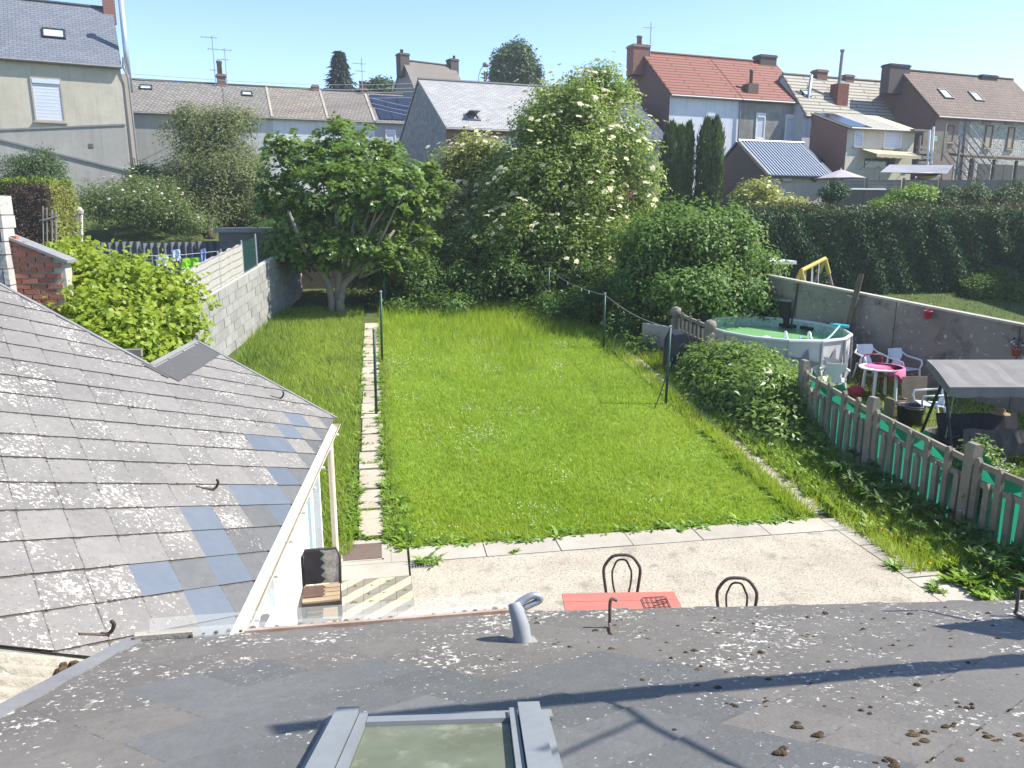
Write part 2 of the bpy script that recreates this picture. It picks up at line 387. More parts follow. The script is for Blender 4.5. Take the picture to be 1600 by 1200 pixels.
# ================================================================== SLATE ROOFS
def clip(poly, ring):
    """clip 2-D polygon by a convex counter-clockwise ring"""
    out = list(poly)
    for i in range(len(ring)):
        a, c = ring[i], ring[(i+1) % len(ring)]; inp = out; out = []
        def side(p): return (c[0]-a[0])*(p[1]-a[1])-(c[1]-a[1])*(p[0]-a[0])
        for k in range(len(inp)):
            p, q = inp[k], inp[(k+1) % len(inp)]; sp, sq = side(p), side(q)
            if sp >= 0: out.append(p)
            if (sp >= 0) != (sq >= 0):
                t = sp/(sp-sq); out.append((p[0]+(q[0]-p[0])*t, p[1]+(q[1]-p[1])*t))
        if not out: return []
    return out
def area(P): return abs(sum(P[i][0]*P[(i+1) % len(P)][1]-P[(i+1) % len(P)][0]*P[i][1] for i in range(len(P))))/2
RH = [(0, -.190), (.238, -.006), (.238, .018), (.03, .235), (-.03, .235), (-.238, .018), (-.238, -.006)]
def zs(y): return .004+.016*(.235-y)/.43
def slate_mesh(P, c, m):
    b = MB(); top = [(x-c[0], y-c[1], zs(y-c[1])) for x, y in P]; n = len(P)
    b.add(top, [tuple(range(n))]); b.add(top+[(x, y, z-.009) for x, y, z in top], [(n+i, n+(i+1) % n, (i+1) % n, i) for i in range(n)], 1)
    return b.mesh('slate', [m, mat['slate_edge']])
def slate_roof(parent, O, d, u, ring, pick, s0, s1, t0, t1, skip=None):
    n = np.cross(d, u); full = {}
    F = Matrix(((d[0], u[0], n[0], O[0]), (d[1], u[1], n[1], O[1]), (d[2], u[2], n[2], O[2]), (0, 0, 0, 1)))
    k = 0; t = t0
    while t <= t1:
        s = s0 + (.25 if k % 2 else 0)
        while s <= s1:
            P0 = [(x+s, y+t) for x, y in RH]; P = clip(P0, ring)
            if len(P) > 2 and area(P) > .004 and not (skip and skip(s, t)):
                key = pick(s, t)
                jit = Matrix.Rotation(random.uniform(-.012, .012), 4, 'Z')
                if area(P) > area(P0)-1e-5:
                    if key not in full: full[key] = slate_mesh(RH, (0, 0), mat[key])
                    me = full[key]
                else: me = slate_mesh(P, (s, t), mat[key]); jit = Matrix()
                inst('slate', me, parent, F @ Matrix.Translation((s, t, random.uniform(0, .002))) @ jit)
            s += .5
        t += .1865; k += 1
    return F
# --- outbuilding on the left
sE, sN = onz(522, 655, 2.0), onz(340, 1030, 2.0)
sd = unit(sE-sN); sl_ = np.array((-sd[1], sd[0], 0)); SP = R(32)
su = sl_*math.cos(SP)+np.array((0, 0, math.sin(SP))); sn = np.cross(sd, su)
def spt(s, t, h=0.): return sE + sd*s + su*t + sn*h
def s_uv(px, py):
    P = onplane(px, py, sE, sn)-sE; return (float(P @ sd), float(P @ su))
out = thing('outbuilding', 'low whitewashed outbuilding under a patched grey slate roof beside the tiled yard', 'outbuilding', (-1.5, 7, 0))
far_ring = [(-1.55, 0), (.06, 0), (.06, 1.97), (-1.55, 1.97)]
near_ring = [(-5.66, 0), (-1.55, 0), (-1.55, 4.6), (-8.0, 4.6)]
b = MB(); b.prism([spt(*p, -.012) for p in far_ring], -sn*.03); b.prism([spt(*p, -.012) for p in near_ring], -sn*.03)
b2 = MB(); b2.prism([spt(*p, -.001) for p in far_ring], -sn*.009); b2.prism([spt(*p, -.001) for p in near_ring], -sn*.009)
s_roof = b2.build('roof', mat['slate_edge'], out); 
b.build('soffit', mat['white'], out)
blue = [s_uv(*q) for q in ((470, 655), (445, 676), (478, 664), (408, 700), (440, 702), (430, 733), (365, 760), (410, 760), (435, 790), (305, 800), (330, 838), (255, 890), (268, 905), (330, 925), (385, 900), (345, 985))]
grey = [s_uv(*q) for q in ((375, 830), (300, 885), (355, 875), (310, 930), (335, 970), (290, 990), (385, 850), (400, 800), (320, 1000), (225, 893), (150, 300))]
def s_pick(s, t):
    if any((s-a)**2*.6+(t-c)**2 < .021 for a, c in blue): return 'slate_new'
    if any((s-a)**2*.6+(t-c)**2 < .021 for a, c in grey) or t < .1: return 'slate_newgrey'
    return 'slate_old'
slate_roof(s_roof, sE, sd, su, far_ring, s_pick, -1.8, .5, .02, 2.2)
slate_roof(s_roof, sE, sd, su, near_ring, s_pick, -7.8, -1.3, .02, 4.7)
b = MB()
def strip(b, s0, t0, s1, t1, wd=.05, h=.022):
    a, c = spt(s0, t0, .004), spt(s1, t1, .004); e = unit(c-a); v = np.cross(sn, e)
    b.obox(a-v*wd/2, c-a, v*wd, sn*h)
strip(b, .05, -.02, .05, 1.99); strip(b, -1.57, 1.95, .07, 1.95); strip(b, -1.56, 1.9, -1.56, 4.6)
b.build('verge_trim', mat['lead'], out)
MB().obox(spt(-1.66, 1.72, .018), sd*.12, su*.30, sn*.004).obox(spt(-1.60, 1.62, .020), sd*1.6, su*.28, sn*.004).build('flashing', mat['slate_newgrey'], out)
# walls
Wd = unit(np.array((sd[0], sd[1], 0))); Wn = np.array((Wd[1], -Wd[0], 0))   # wall line under the eave, normal to the right
w0 = np.array((sE[0], sE[1], 0))-Wn*.23; L_ = float(np.linalg.norm((sN-sE)[:2]))+.6
def wp(px, py): return onplane(px, py, w0, Wn)
b = MB(); hgt = 1.96
oz = [(.28, .92, 0, 1.72), (2.95, 3.62, .95, 1.62)]                # glazed door and wall recess: distance back from far corner, z range
def wseg(a0, a1, z0, z1): b.obox(w0-Wd*a1+np.array((0, 0, z0))-Wn*.22, Wd*(a1-a0), Wn*.22, (0, 0, z1-z0))
wseg(0, .28, 0, hgt); wseg(.28, .92, 1.72, hgt); wseg(.92, 2.95, 0, hgt); wseg(2.95, 3.62, 0, .95); wseg(2.95, 3.62, 1.62, hgt); wseg(3.62, L_, 0, hgt)
P_ = [w0-Wn*.22, w0-Wn*1.55, w0-Wn*1.55+np.array((0, 0, 2.75)), w0-Wn*.22+np.array((0, 0, 2.0))]
b.prism(P_, -Wd*.2)
b.build('wall', mat['whitewash'], out)
MB().obox(w0-Wd*3.62+np.array((0, 0, .955))-Wn*.2, Wd*.67, Wn*.01, (0, 0, .665)).build('recess_back', mat['whitewash'], out)
MB().obox(w0-Wd*3.64+np.array((0, 0, .93))-Wn*.2, Wd*.71, Wn*.24, (0, 0, .03)).build('sill', M('pale_blue_paint', (.42, .58, .66), (.5, .62, .68), 4, rough=.6), out)
dr_ = MB().obox(w0-Wd*.90+np.array((0, 0, .02))-Wn*.10, Wd*.60, Wn*.03, (0, 0, 1.68)).build('door', mat['glass_sky'], out)
b = MB()
for a0, a1 in ((.28, .35), (.86, .92)): b.obox(w0-Wd*a1+np.array((0, 0, .01))-Wn*.12, Wd*(a1-a0), Wn*.17, (0, 0, 1.72))
b.obox(w0-Wd*.92+np.array((0, 0, 1.66))-Wn*.12, Wd*.64, Wn*.16, (0, 0, .06)); b.build('door_frame', mat['white'], out)
MB().obox(w0-Wd*.99+np.array((0, 0, .3))+Wn*.002, Wd*.07, Wn*.035, (0, 0, 1.4)).build('shutter', M('flaking_blue_paint', (.40, .58, .66), (.52, .62, .64), 6, rough=.8, specks=[((.7, .66, .58), 20, .62, .05)]), out)
# gutter and downpipe
b = MB(); g0, g1 = spt(.08, -.06, -.06), spt(-5.75, -.06, -.06); ang = np.linspace(math.pi, 2*math.pi, 7); Lh = np.array((Wn[0], Wn[1], 0))
prof = [Lh*(.055*math.cos(a))+np.array((0, 0, .055*math.sin(a))) for a in ang]; prof += [p*.9 for p in prof[::-1]]
for i in range(len(prof)):
    p, q = prof[i], prof[(i+1) % len(prof)]; b.poly([g0+p, g0+q, g1+q, g1+p])
b.poly([g0+p for p in prof[:7]]); b.build('gutter', mat['cream_plastic'], out)
b = MB()
for k in range(9):
    s = -.3-k*.65; o = spt(s, -.06, -.05); b.obox(o-Lh*.06-np.array((0, 0, .065)), sd*.03, Lh*.125, (0, 0, .02))
b.build('gutter_bracket', mat['white'], out)
MB().obox(spt(.04, -.015, -.13), (spt(-5.75, -.015, -.13)-spt(.04, -.015, -.13)), Lh*.02, (0, 0, .12)).build('fascia', mat['white'], out)
c0 = w0+Wn*.17+Wd*(-.06)
MB().tube([spt(.0, -.06, -.11), c0+np.array((0, 0, 1.74)), c0+np.array((0, 0, .06)), c0+Wn*.07+np.array((0, 0, .03))], .042, 10).build('downpipe', mat['cream_plastic'], out, True)
def hook(parent, foot, along, nrm, size=.2, m='dark_iron', r=.011):
    a, n_ = np.array(along, float), np.array(nrm, float)
    pts = [foot-a*size*.9+n_*.012, foot-a*size*.2+n_*.016, foot+n_*.03, foot+a*size*.06+n_*size*.3, foot+a*size*.02+n_*size*.55, foot-a*size*.12+n_*size*.68]
    MB().tube(pts, r, 8, bend=4).build('roof_hook', mat[m], parent, True)
for q, sz in (((165, 997), .17), ((332, 768), .17), ((437, 625), .17)):
    P = onplane(*q, sE, sn); hook(out, P, unit(-su*.75+sd*.5), sn, sz)
shoe = thing('shoe', 'black and pink shoe lying on the pale blue sill of the whitewashed wall recess', 'shoe', w0-Wd*3.3+np.array((0, 0, .96)))
sb = w0-Wd*3.3-Wn*.04+np.array((0, 0, .962)); b = MB()
sec = [(-.14, .035, .06), (-.1, .042, .085), (-.03, .04, .07), (.05, .045, .05), (.11, .043, .04), (.145, .02, .025)]
def shoe_rings(z0, zf, k):
    vs = []
    for x, hw, h in sec:
        for j in range(8):
            a = 2*math.pi*j/8; vs.append(sb+Wd*x*.95+Wn*(hw*k*math.cos(a))+np.array((0, 0, z0+max(0, (h*zf)*(.5+.5*math.sin(a))))))
    n = len(sec); return vs, [(i*8+j, i*8+(j+1) % 8, (i+1)*8+(j+1) % 8, (i+1)*8+j) for i in range(n-1) for j in range(8)]+[tuple(range(8))[::-1], tuple(range(8*n-8, 8*n))]
b.add(*shoe_rings(.022, 1, .95)); b.build('upper', mat['black_fabric'], shoe, True)
b = MB().add(*shoe_rings(0, .3, 1.08)); b.build('sole', mat['white_plastic'], shoe, True)
MB().tube([sb+Wd*-.13+np.array((0, 0, .03))+Wn*.03, sb+Wd*-.15+np.array((0, 0, .08)), sb+Wd*-.13+np.array((0, 0, .11))-Wn*.02], .012, 6).build('heel_tab', M('magenta_cloth', (.35, .02, .12), (.4, .03, .15), 4), shoe, True)

# --- the extension roof under the window
A_ = onz(830, 957, 2.35); md = unit(np.array((.992, -.126, 0.))); MP = R(17)
mback = np.array((md[1], -md[0], 0)); mback = mback if mback[1] < 0 else -mback
mu = mback*math.cos(MP)+np.array((0, 0, math.sin(MP))); mn = np.cross(md, mu)
if mn[2] < 0: mn = -mn
def mpt(s, t, h=0.): return A_ + md*s + mu*t + mn*h
def m_uv(px, py):
    P = onplane(px, py, A_, mn)-A_; return (float(P @ md), float(P @ mu))
ext = thing('rear_extension', 'single storey rear extension with diamond slated roof flecked with lichen and moss', 'house extension', (1, 2.5, 0))
mring = [(-2.1, 3.6), (-2.02, .53), (0, .03), (5.2, .03), (5.2, 3.6)]
# md x mu may run clockwise: orient ring
def ccw(P): return P if sum(P[i][0]*P[(i+1) % len(P)][1]-P[(i+1) % len(P)][0]*P[i][1] for i in range(len(P))) > 0 else P[::-1]
mring = ccw(mring)
m_roof = MB().prism([mpt(*p, -.001) for p in mring], -mn*.06).build('roof', mat['black_plastic'], ext)
newl = [m_uv(*q) for q in ((850, 935), (880, 962), (905, 962), (850, 1045), (960, 1052), (585, 1066), (440, 1056), (300, 1080), (460, 1110), (400, 1090), (530, 1080), (620, 1090), (700, 1090), (560, 1050))]
def m_pick(s, t):
    if any((s-a)**2*.5+(t-c)**2 < .02 for a, c in newl): return 'slate_newgrey'
    if t > 1.22 and -1.45 < s < .55+.25*(t-1.2): return 'slate_newgrey'
    return 'slate_main'
mF_flip = np.cross(md, mu) @ mn
def m_skip(s, t): return m_uv(600, 1150)[0] < s < m_uv(740, 1150)[0] and t > m_uv(680, 1128)[1]+.25
sd_keep = md
slate_roof(m_roof, A_, -md, mu, ccw([(-a, c) for a, c in mring]), lambda s, t: m_pick(-s, t), -5.25, 2.5, .0, 3.5, lambda s, t: m_skip(-s, t))
# walls of the extension (below the eave)
b = MB()
for (s0, t0), (s1, t1) in (((5.1, .12), (.03, .12)), ((.03, .12), (-1.9, .60))):
    p, q = mpt(s0, t0, -.08), mpt(s1, t1, -.08)
    b.prism([(p[0], p[1], 0), (q[0], q[1], 0), q, p], (0, -.2, 0))
b.build('wall', mat['whitewash'], ext)
# verge lead strip, eave gutter
def mbox(b, s0, s1, t0, t1, h0, h1, mi=0): return b.obox(mpt(s0, t0, h0), md*(s1-s0), mu*(t1-t0), mn*(h1-h0), mi)
b = MB(); a, c = mpt(-2.03, .46, .012), mpt(-2.11, 3.6, .012); e = unit(c-a); b.obox(a-md*.05, c-a, md*.09, mn*.012)
b.build('verge_trim', mat['lead'], ext)
b = MB(); g0, g1 = mpt(-.02, -.03, -.035), mpt(5.2, -.03, -.035); Lh2 = unit(np.array((-mu[0], -mu[1], 0)))
prof = [Lh2*(.06*math.cos(a))+np.array((0, 0, .06*math.sin(a))) for a in ang]; prof += [p*.9 for p in prof[::-1]]
for i in range(len(prof)):
    p, q = prof[i], prof[(i+1) % len(prof)]; b.poly([g0+p, g1+p, g1+q, g0+q])
b.build('gutter', mat['white'], ext)
# clear sheet and its pale joint profile on the slanting left edge
e0, e1 = mpt(-2.0, .515, .02), mpt(-.05, .02, .02); el = unit(e1-e0); eo = np.cross(el, (0, 0, 1.)); eo = eo if eo[1] > 0 else -eo; eo = unit(eo)
up_ = np.array((0, 0, 1.))
MB().obox(e0+el*.05, (e1-e0)*.985, eo*.006, up_*.085+eo*.05).obox(e0-up_*.01, (e1-e0), eo*.10, up_*.006).build('clear_sheet', mat['clear'], ext)
b = MB().obox(e0-el*.02-up_*.012, el*.27, eo*.04, up_*.035); b.build('sheet_profile', mat['slab'], ext)
b = MB()
for k in range(30):
    q = e0+(e1-e0)*(.12+.86*k/29.)+eo*random.uniform(.0, .03); r = random.uniform(.008, .02); b.lathe([(r, 0), (r*.8, r*.7), (0, r)], q, 6)
tag(b.build('gutter_debris', mat['moss'], ext), kind='stuff')
MB().obox(e0+el*.5-up_*.004-eo*.02, el*1.45, eo*.022, up_*.02).build('lath', M('reddish_lath', (.30, .19, .14), (.40, .33, .28), 6, rough=.9), ext)
# vent pipe wrapped with tape
vp = thing('vent_pipe', 'grey white bent vent pipe rising through the slates at the eave', 'vent pipe', mpt(*m_uv(818, 1005)))
vb = mpt(*m_uv(818, 1006)); b = MB()
b.tube([vb-mn*.03, vb+np.array((-.01, .01, .08)), vb+np.array((-.03, .03, .16)), vb+np.array((-.035, .05, .19))], [.043, .043, .035, .033], 14, bend=4); b.build('pipe', M('aged_grey_plastic', (.36, .37, .38), (.28, .29, .30), 4, rough=.4), vp, True)
MB().tube([vb+np.array((-.03, .04, .175)), vb+np.array((.0, .05, .20)), vb+np.array((.05, .055, .222)), vb+np.array((.085, .055, .216)), vb+np.array((.09, .055, .195)), vb+np.array((.055, .05, .182)), vb+np.array((.01, .045, .165))], [.026, .02, .018, .018, .017, .016, .015], 10, bend=4).build('elbow', mat['pin_metal'], vp, True)
MB().lathe([(.078, .0), (.066, .02), (.055, .03)], vb-mn*.005, 14).build('collar', mat['lead'], vp, True)
for q, sz in (((953, 984), .2), ((1588, 968), .2)):
    P = mpt(*m_uv(*q)); 
    pts = [P+mu*.16+mn*.016-md*.02, P+mn*.03, P-mu*.01+up_*.06, P-mu*.015+up_*.155, P+md*.015-mu*.02+up_*.172, P+md*.035-mu*.02+up_*.16]
    MB().tube(pts, .009, 8, bend=4).build('roof_hook', mat['iron'], ext, True)
# moss cushions
def moss(parent, spots, nm='moss'):
    b = MB()
    for P, r, nn in spots:
        e1 = unit(np.cross(nn, (.3, .9, .1))); e2 = np.cross(nn, e1); vs = []
        for k, (rr, hh) in enumerate(((1, -.1), (.95, .35), (.55, .75))):
            for j in range(7):
                a = 2*math.pi*j/7; q = r*rr*random.uniform(.75, 1.2); vs.append(P+e1*q*math.cos(a)*1.25+e2*q*math.sin(a)+nn*r*hh*random.uniform(.6, 1.1))
        vs.append(P+nn*r*.85); n = 7
        fs = [(i*n+j, i*n+(j+1) % n, (i+1)*n+(j+1) % n, (i+1)*n+j) for i in range(2) for j in range(n)]+[(14+j, 14+(j+1) % n, 21) for j in range(n)]
        b.add(vs, fs)
    return tag(b.build(nm, mat['moss'], parent), kind='stuff')
sp = []
for k in range(620):                                   # along slate edges mostly, right half
    s, t = random.uniform(-.1, 3.6), random.uniform(.15, 2.6)
    if random.random() < .65:                          # snap to a lattice edge
        sg = random.choice((-1, 1)); i = round((s-.25)/.5-sg*t/.373-.5)+.5; s = (i+sg*t/.373)*.5+.25
    if m_pick(s, t) == 'slate_newgrey' and random.random() < .85: continue
    sp.append((mpt(s, t, .012), random.choice((.004, .005, .006, .007, .008, .008, .010, .014)), mn))
for q, r in (((1255, 995), .022), ((1265, 998), .014), ((1010, 1070), .016), ((1350, 1115), .02), ((1435, 1155), .032), ((1450, 1150), .026), ((1440, 1168), .024), ((1485, 1140), .022), ((1280, 1155), .026), ((1395, 1195), .03), ((775, 1035), .018), ((715, 1028), .014), ((1205, 1108), .02), ((1145, 1110), .02), ((1545, 1155), .022), ((1590, 1160), .03), ((1520, 1110), .018), ((1505, 1108), .02), ((1250, 1140), .03), ((1215, 1180), .03)):
    for k in range(3): sp.append((mpt(*m_uv(q[0]+random.uniform(-11, 11), q[1]+random.uniform(-5, 5)), .012), r*random.uniform(.3, .62), mn))
moss(m_roof, sp)
sp = []
for k in range(420):
    t = random.uniform(.5, 3.6); sg = random.choice((-1, 1)); i = random.randint(-20, 4)+.5; s = (i+sg*(t-.02)/.373)*.5+.2
    if -5.9 < s < -.2 and (t < 1.85 or s < -1.7) and s_pick(s, t) == 'slate_old': sp.append((spt(s, t, .012), random.uniform(.004, .013), sn))
moss(s_roof, sp)

# --- unseen boom, struts and plate, added overhead to throw shadow bands on the roof
am = thing('tv_aerial', 'unseen boom and plate added to cast shadow on the lichen flecked roof', 'aerial', mpt(3.5, .8, 2))
def lift(px, py, t): return mpt(*m_uv(px, py)) + np.array(sdir)*t
MB().tube([lift(420, 1146, 4.4), lift(800, 1106, 3.9), lift(1100, 1078, 3.2), lift(1600, 1036, 2.3), lift(1900, 1010, 1.9)], [.048, .056, .066, .075, .08], 10).build('boom', mat['pin_metal'], am, True)
MB().tube([lift(945, 1098, 3.6), lift(1010, 1140, 3.6), lift(1150, 1205, 3.6), lift(1240, 1250, 3.6)], .015, 7).build('strut', mat['pin_metal'], am, True)
MB().tube([lift(1000, 1128, 3.6), lift(870, 1186, 3.6), lift(800, 1215, 3.6)], .010, 7).build('strut', mat['pin_metal'], am, True)
MB().tube([lift(1380, 958, 2.0), lift(1430, 957, 2.0), lift(1530, 975, 2.0)], .012, 6).build('arm', mat['pin_metal'], am, True)
MB().prism([lift(1450, 982, 2.0), lift(1540, 973, 2.0), lift(1700, 962, 2.0), lift(1700, 1016, 2.0), lift(1560, 1000, 2.0)], np.array(sdir)*.03).build('shadow_plate', mat['white'], am)
# --- skylight in that roof
sk = thing('skylight', 'grey framed roof window with algae covered glass low in the slates', 'roof window', mpt(-.6, 1.7))
mfr = M('grey_window_cladding', (.20, .215, .225), (.235, .25, .26), 3, rough=.45, spec=.45)
X0, X1, T0 = m_uv(525, 1135)[0]+.015, m_uv(838, 1122)[0]+.005, m_uv(680, 1128)[1]+.055; T1 = T0+1.25
b = MB(); mbox(b, X0, X0+.075, T0+.02, T1, .0, .085); mbox(b, X0+.079, X0+.105, T0+.03, T1, .0, .07); mbox(b, X0-.03, X0-.004, T0+.0, T1, .0, .05); b.build('frame', mfr, sk)
b = MB(); mbox(b, X1-.075, X1, T0+.02, T1, .0, .085); mbox(b, X1-.105, X1-.079, T0+.03, T1, .0, .07); mbox(b, X1+.004, X1+.03, T0, T1, .0, .05); b.build('frame', mfr, sk)
b = MB(); mbox(b, X0+.107, X1-.107, T0+.03, T0+.085, .0, .055); b.build('sash', mfr, sk); b = MB(); mbox(b, X0+.107, X1-.107, T1-.06, T1, .0, .07); b.build('sash', mfr, sk)
b = MB(); mbox(b, X0-.05, X1+.05, T0-.08, T0-.005, .016, .024); b.build('flashing', mat['lead'], sk)
b = MB(); mbox(b, X0+.107, X1-.107, T0+.087, T1-.062, .02, .04)
b.build('pane', M('algae_glass', (.165, .18, .125), (.115, .125, .08), 5, rough=.35, spec=.6, specks=[((.27, .28, .21), 9, .56, .2), ((.6, .6, .55), 60, .78, .03)]), sk)

# --- corrugated cement sheets in the valley between the roofs
cz = 2.27; P0 = spt(-5.80, .30, -.018)
cs = thing('corrugated_sheet', 'lichen crusted corrugated cement sheet in the valley between the slate roofs', 'roof sheet', P0)
b = MB(); nu, nv = 96, 4; ex = unit(spt(-6.3, 1.3, -.05)-P0); ey = unit(onz(10, 1175, 2.36)-P0)
gridp = [[P0+ex*(2.2*i/nv-.22)+ey*(1.6*j/nu-.2)+np.array((0, 0, .032*math.cos(2*math.pi*j/nu*1.6/.13))) for i in range(nv+1)] for j in range(nu+1)]
b.v = [tuple(p) for r_ in gridp for p in r_]; b.f = [(j*(nv+1)+i, (j+1)*(nv+1)+i, (j+1)*(nv+1)+i+1, j*(nv+1)+i+1) for j in range(nu) for i in range(nv)]; b.m = [0]*len(b.f)
b.v += [(p[0], p[1], p[2]-.012) for p in b.v]; n_ = len(b.v)//2; b.f += [tuple(n_+i for i in f[::-1]) for f in b.f]; b.m = [0]*len(b.f)
b.m = [1 if math.cos(2*math.pi*((f[0] % n_)//(nv+1)+.5)/nu*1.6/.13) < -.45 else 0 for f in b.f]
b.build('sheet', [mat['asbestos'], M('sooty_trough', (.16, .13, .10), (.24, .20, .15), 9, rough=1, bump=.6, bscale=30)], cs, True)
sp = []
for q, r in (((118, 1050), .045), ((140, 1058), .03), ((95, 1082), .028), ((150, 1052), .03), ((60, 1095), .03), ((45, 1098), .022), ((105, 1045), .03)):
    for k in range(4): nz_ = np.cross(ex, ey); sp.append((onplane(q[0]+random.uniform(-12, 12), q[1]+random.uniform(-6, 6), P0+np.array((0, 0, .03)), nz_), r*random.uniform(.45, 1.1), np.array((0, 0, 1.))))
moss(cs, sp)

# ================================================================== WALLS AND FENCES OF THE GARDEN
# block wall on the left, climbing with the ground
bw = thing('block_wall', 'bare concrete block wall stepping up the slope between the two gardens', 'wall', (-3.6, 20, 0))
W0, W1 = np.array((-4.6, 16.2)), np.array((-2.62, 28.0)); wd2 = (W1-W0)/np.linalg.norm(W1-W0); wnr = np.array((wd2[1], -wd2[0]))
blk = MB().box((0, 0, 0), (.455, .17, .232)).mesh('block', mat['block'])
WL = float(np.linalg.norm(W1-W0)); slope = .115
def wz(a): return .50 + slope*a
b = MB(); p0, p1 = W0, W1
b.prism([(p0[0], p0[1], wz(0)-.9), (p1[0], p1[1], wz(WL)-.9), (p1[0], p1[1], wz(WL)+1.75), (p0[0], p0[1], wz(0)+1.75)], (-wnr[0]*.15, -wnr[1]*.15, 0)); b.build('core', mat['mortar'], bw)
tilt = math.atan(slope)
for r_ in range(7):
    a = -.2 + (.235 if r_ % 2 else 0)
    while a < WL-.25:
        c = W0+wd2*(a+.235); z = wz(a+.235)+.125+r_*.25
        Mx = Matrix.Translation((c[0]-wnr[0]*.07+wnr[0]*random.uniform(0, .012), c[1]-wnr[1]*.07, z)) @ Matrix.Rotation(math.atan2(wd2[1], wd2[0]), 4, 'Z') @ Matrix.Rotation(-tilt, 4, 'Y')
        if a > .3: inst('block', blk, bw, Mx)
        a += .47
b = MB(); b.prism([(p0[0]+wnr[0]*.07, p0[1], gz(0, p0[1])-.1), (p1[0]+wnr[0]*.07, p1[1], gz(0, p1[1])-.1), (p1[0]+wnr[0]*.07, p1[1], wz(WL)-.0), (p0[0]+wnr[0]*.07, p0[1], wz(0)-.0)], (-wnr[0]*.3, 0, 0)); b.build('footing', mat['lime'], bw)
# screening fence on top of the block wall
sf = thing('screen_fence', 'pale reed screening on wire mesh fixed above the bare block wall', 'screen', (-3.8, 20, 2.8))
reed = M('pale_reed_screen', (.44, .42, .37), (.37, .35, .31), 2, rough=.9, stretch=(12, 12, 1), bump=.5, bscale=10)
def topa(a): return np.array((W0[0]+wd2[0]*a-wnr[0]*.08, W0[1]+wd2[1]*a-wnr[1]*.08, wz(a)+1.75))
for a0, a1 in ((2.2, 4.45), (4.5, 6.25)):
    b = MB(); k = 14; vs = []
    for i in range(k+1):
        a = a0+(a1-a0)*i/k; off = .012*math.sin(i*1.9); q = topa(a)
        vs += [q+np.array((off, 0, .02)), q+np.array((off*1.5, 0, (.84)+.02*math.sin(i*1.3)+random.uniform(-.01, .01)))]
    b.add(vs, [(2*i, 2*i+2, 2*i+3, 2*i+1) for i in range(k)]); b.build('reed_panel', reed, sf)
b = MB()
q0, q1 = topa(6.3), topa(7.5)
b.poly([q0, q1, q1+np.array((0, 0, .82)), q0+np.array((0, 0, .86))]); b.build('mesh_panel', clearmat('dark_green_mesh', (.01, .05, .04), .55, .6), sf)
for a in (4.47, 6.28, 7.5):
    q = topa(a); MB().tube([q, q+np.array((0, 0, .92))], .025, 8).build('post', mat['pin_metal'], sf)
b = MB()
for h in (.12, .30, .48, .66, .82):
    for i in range(10):
        a = 2.2+.41*i; p, q = topa(a)+np.array((.02, 0, h+.012*math.sin(a*5))), topa(a+.41)+np.array((.02, 0, h+.012*math.sin((a+.41)*5))); b.tube([p, q], .006, 4, caps=False)
b.build('wire', mat['pin_metal'], sf)
# back boundary: pillar shed wall, corrugated fence, washing
ps = thing('garden_store', 'squat grey rendered garden store with a projecting dark coping at the wall end', 'shed', (-4.3, 28.2, 1.7))
b = MB().obox((-5.2, 27.6, 1.2), (2.05, 0, 0), (0, 1.2, 0), (0, 0, 2.78)); b.build('wall', M('sooty_render', (.17, .165, .16), (.12, .115, .11), 1.5, rough=.95, bump=.4, bscale=14), ps)
MB().obox((-5.32, 27.48, 3.985), (2.3, 0, 0), (0, 1.45, 0), (0, 0, .14)).build('coping', mat['lead'], ps)
bwl = thing('rear_wall', 'low dark rendered wall behind the fig tree at the end of the garden', 'wall', (1, 28.5, 1.7))
MB().obox((-3.1, 28.3, 1.2), (11, 0, 0), (0, .2, 0), (0, 0, 1.55)).build('wall', M('dim_render', (.14, .13, .11), (.10, .095, .08), 1.5, rough=.95, bump=.4, bscale=14), bwl)
cf = thing('corrugated_fence', 'dark grey corrugated sheet fence behind the washing line', 'fence', (-7.3, 28, 1.8))
nsh = 5
for k in range(nsh):
    b = MB(); x0, x1 = -9.6+k*.88, -9.6+(k+1)*.88+.02; n_ = 32; vs = []
    for i in range(n_+1):
        x = x0+(x1-x0)*i/n_; yv = 28.1+.06*math.cos(2*math.pi*(x+9.6)/.22)+.02*(k % 2)
        vs += [(x, yv, 1.6), (x, yv, 3.66+.03*math.sin(k*2.1))]
    b.add(vs, [(2*i, 2*i+2, 2*i+3, 2*i+1) for i in range(n_)]); b.build('sheet', M('grey_cement_sheet', (.16, .165, .18), (.12, .125, .14), 1.2, rough=.9) if k == 0 else bpy.data.materials['grey_cement_sheet'], cf)
MB().obox((-9.6, 28.25, 3.3), (4.4, 0, 0), (0, .06, 0), (0, 0, .09)).build('rail', mat['wood_grey'], cf)
wl = thing('washing_line', 'thin washing line strung behind the vine and reed screen', 'washing line', (-6, 25, 1.5))
wy = 24.0; pa, pb = atY(225, 400, wy), atY(345, 392, wy)
MB().tube([pa, (pa+pb)/2-np.array((0, 0, .04)), pb], .008, 5).build('line', mat['white'], wl)
for q in (pa, pb): MB().tube([(q[0], q[1], gz(0, wy)), (q[0], q[1], q[2]+.06)], .025, 8).build('post', mat['pin_metal'], wl)
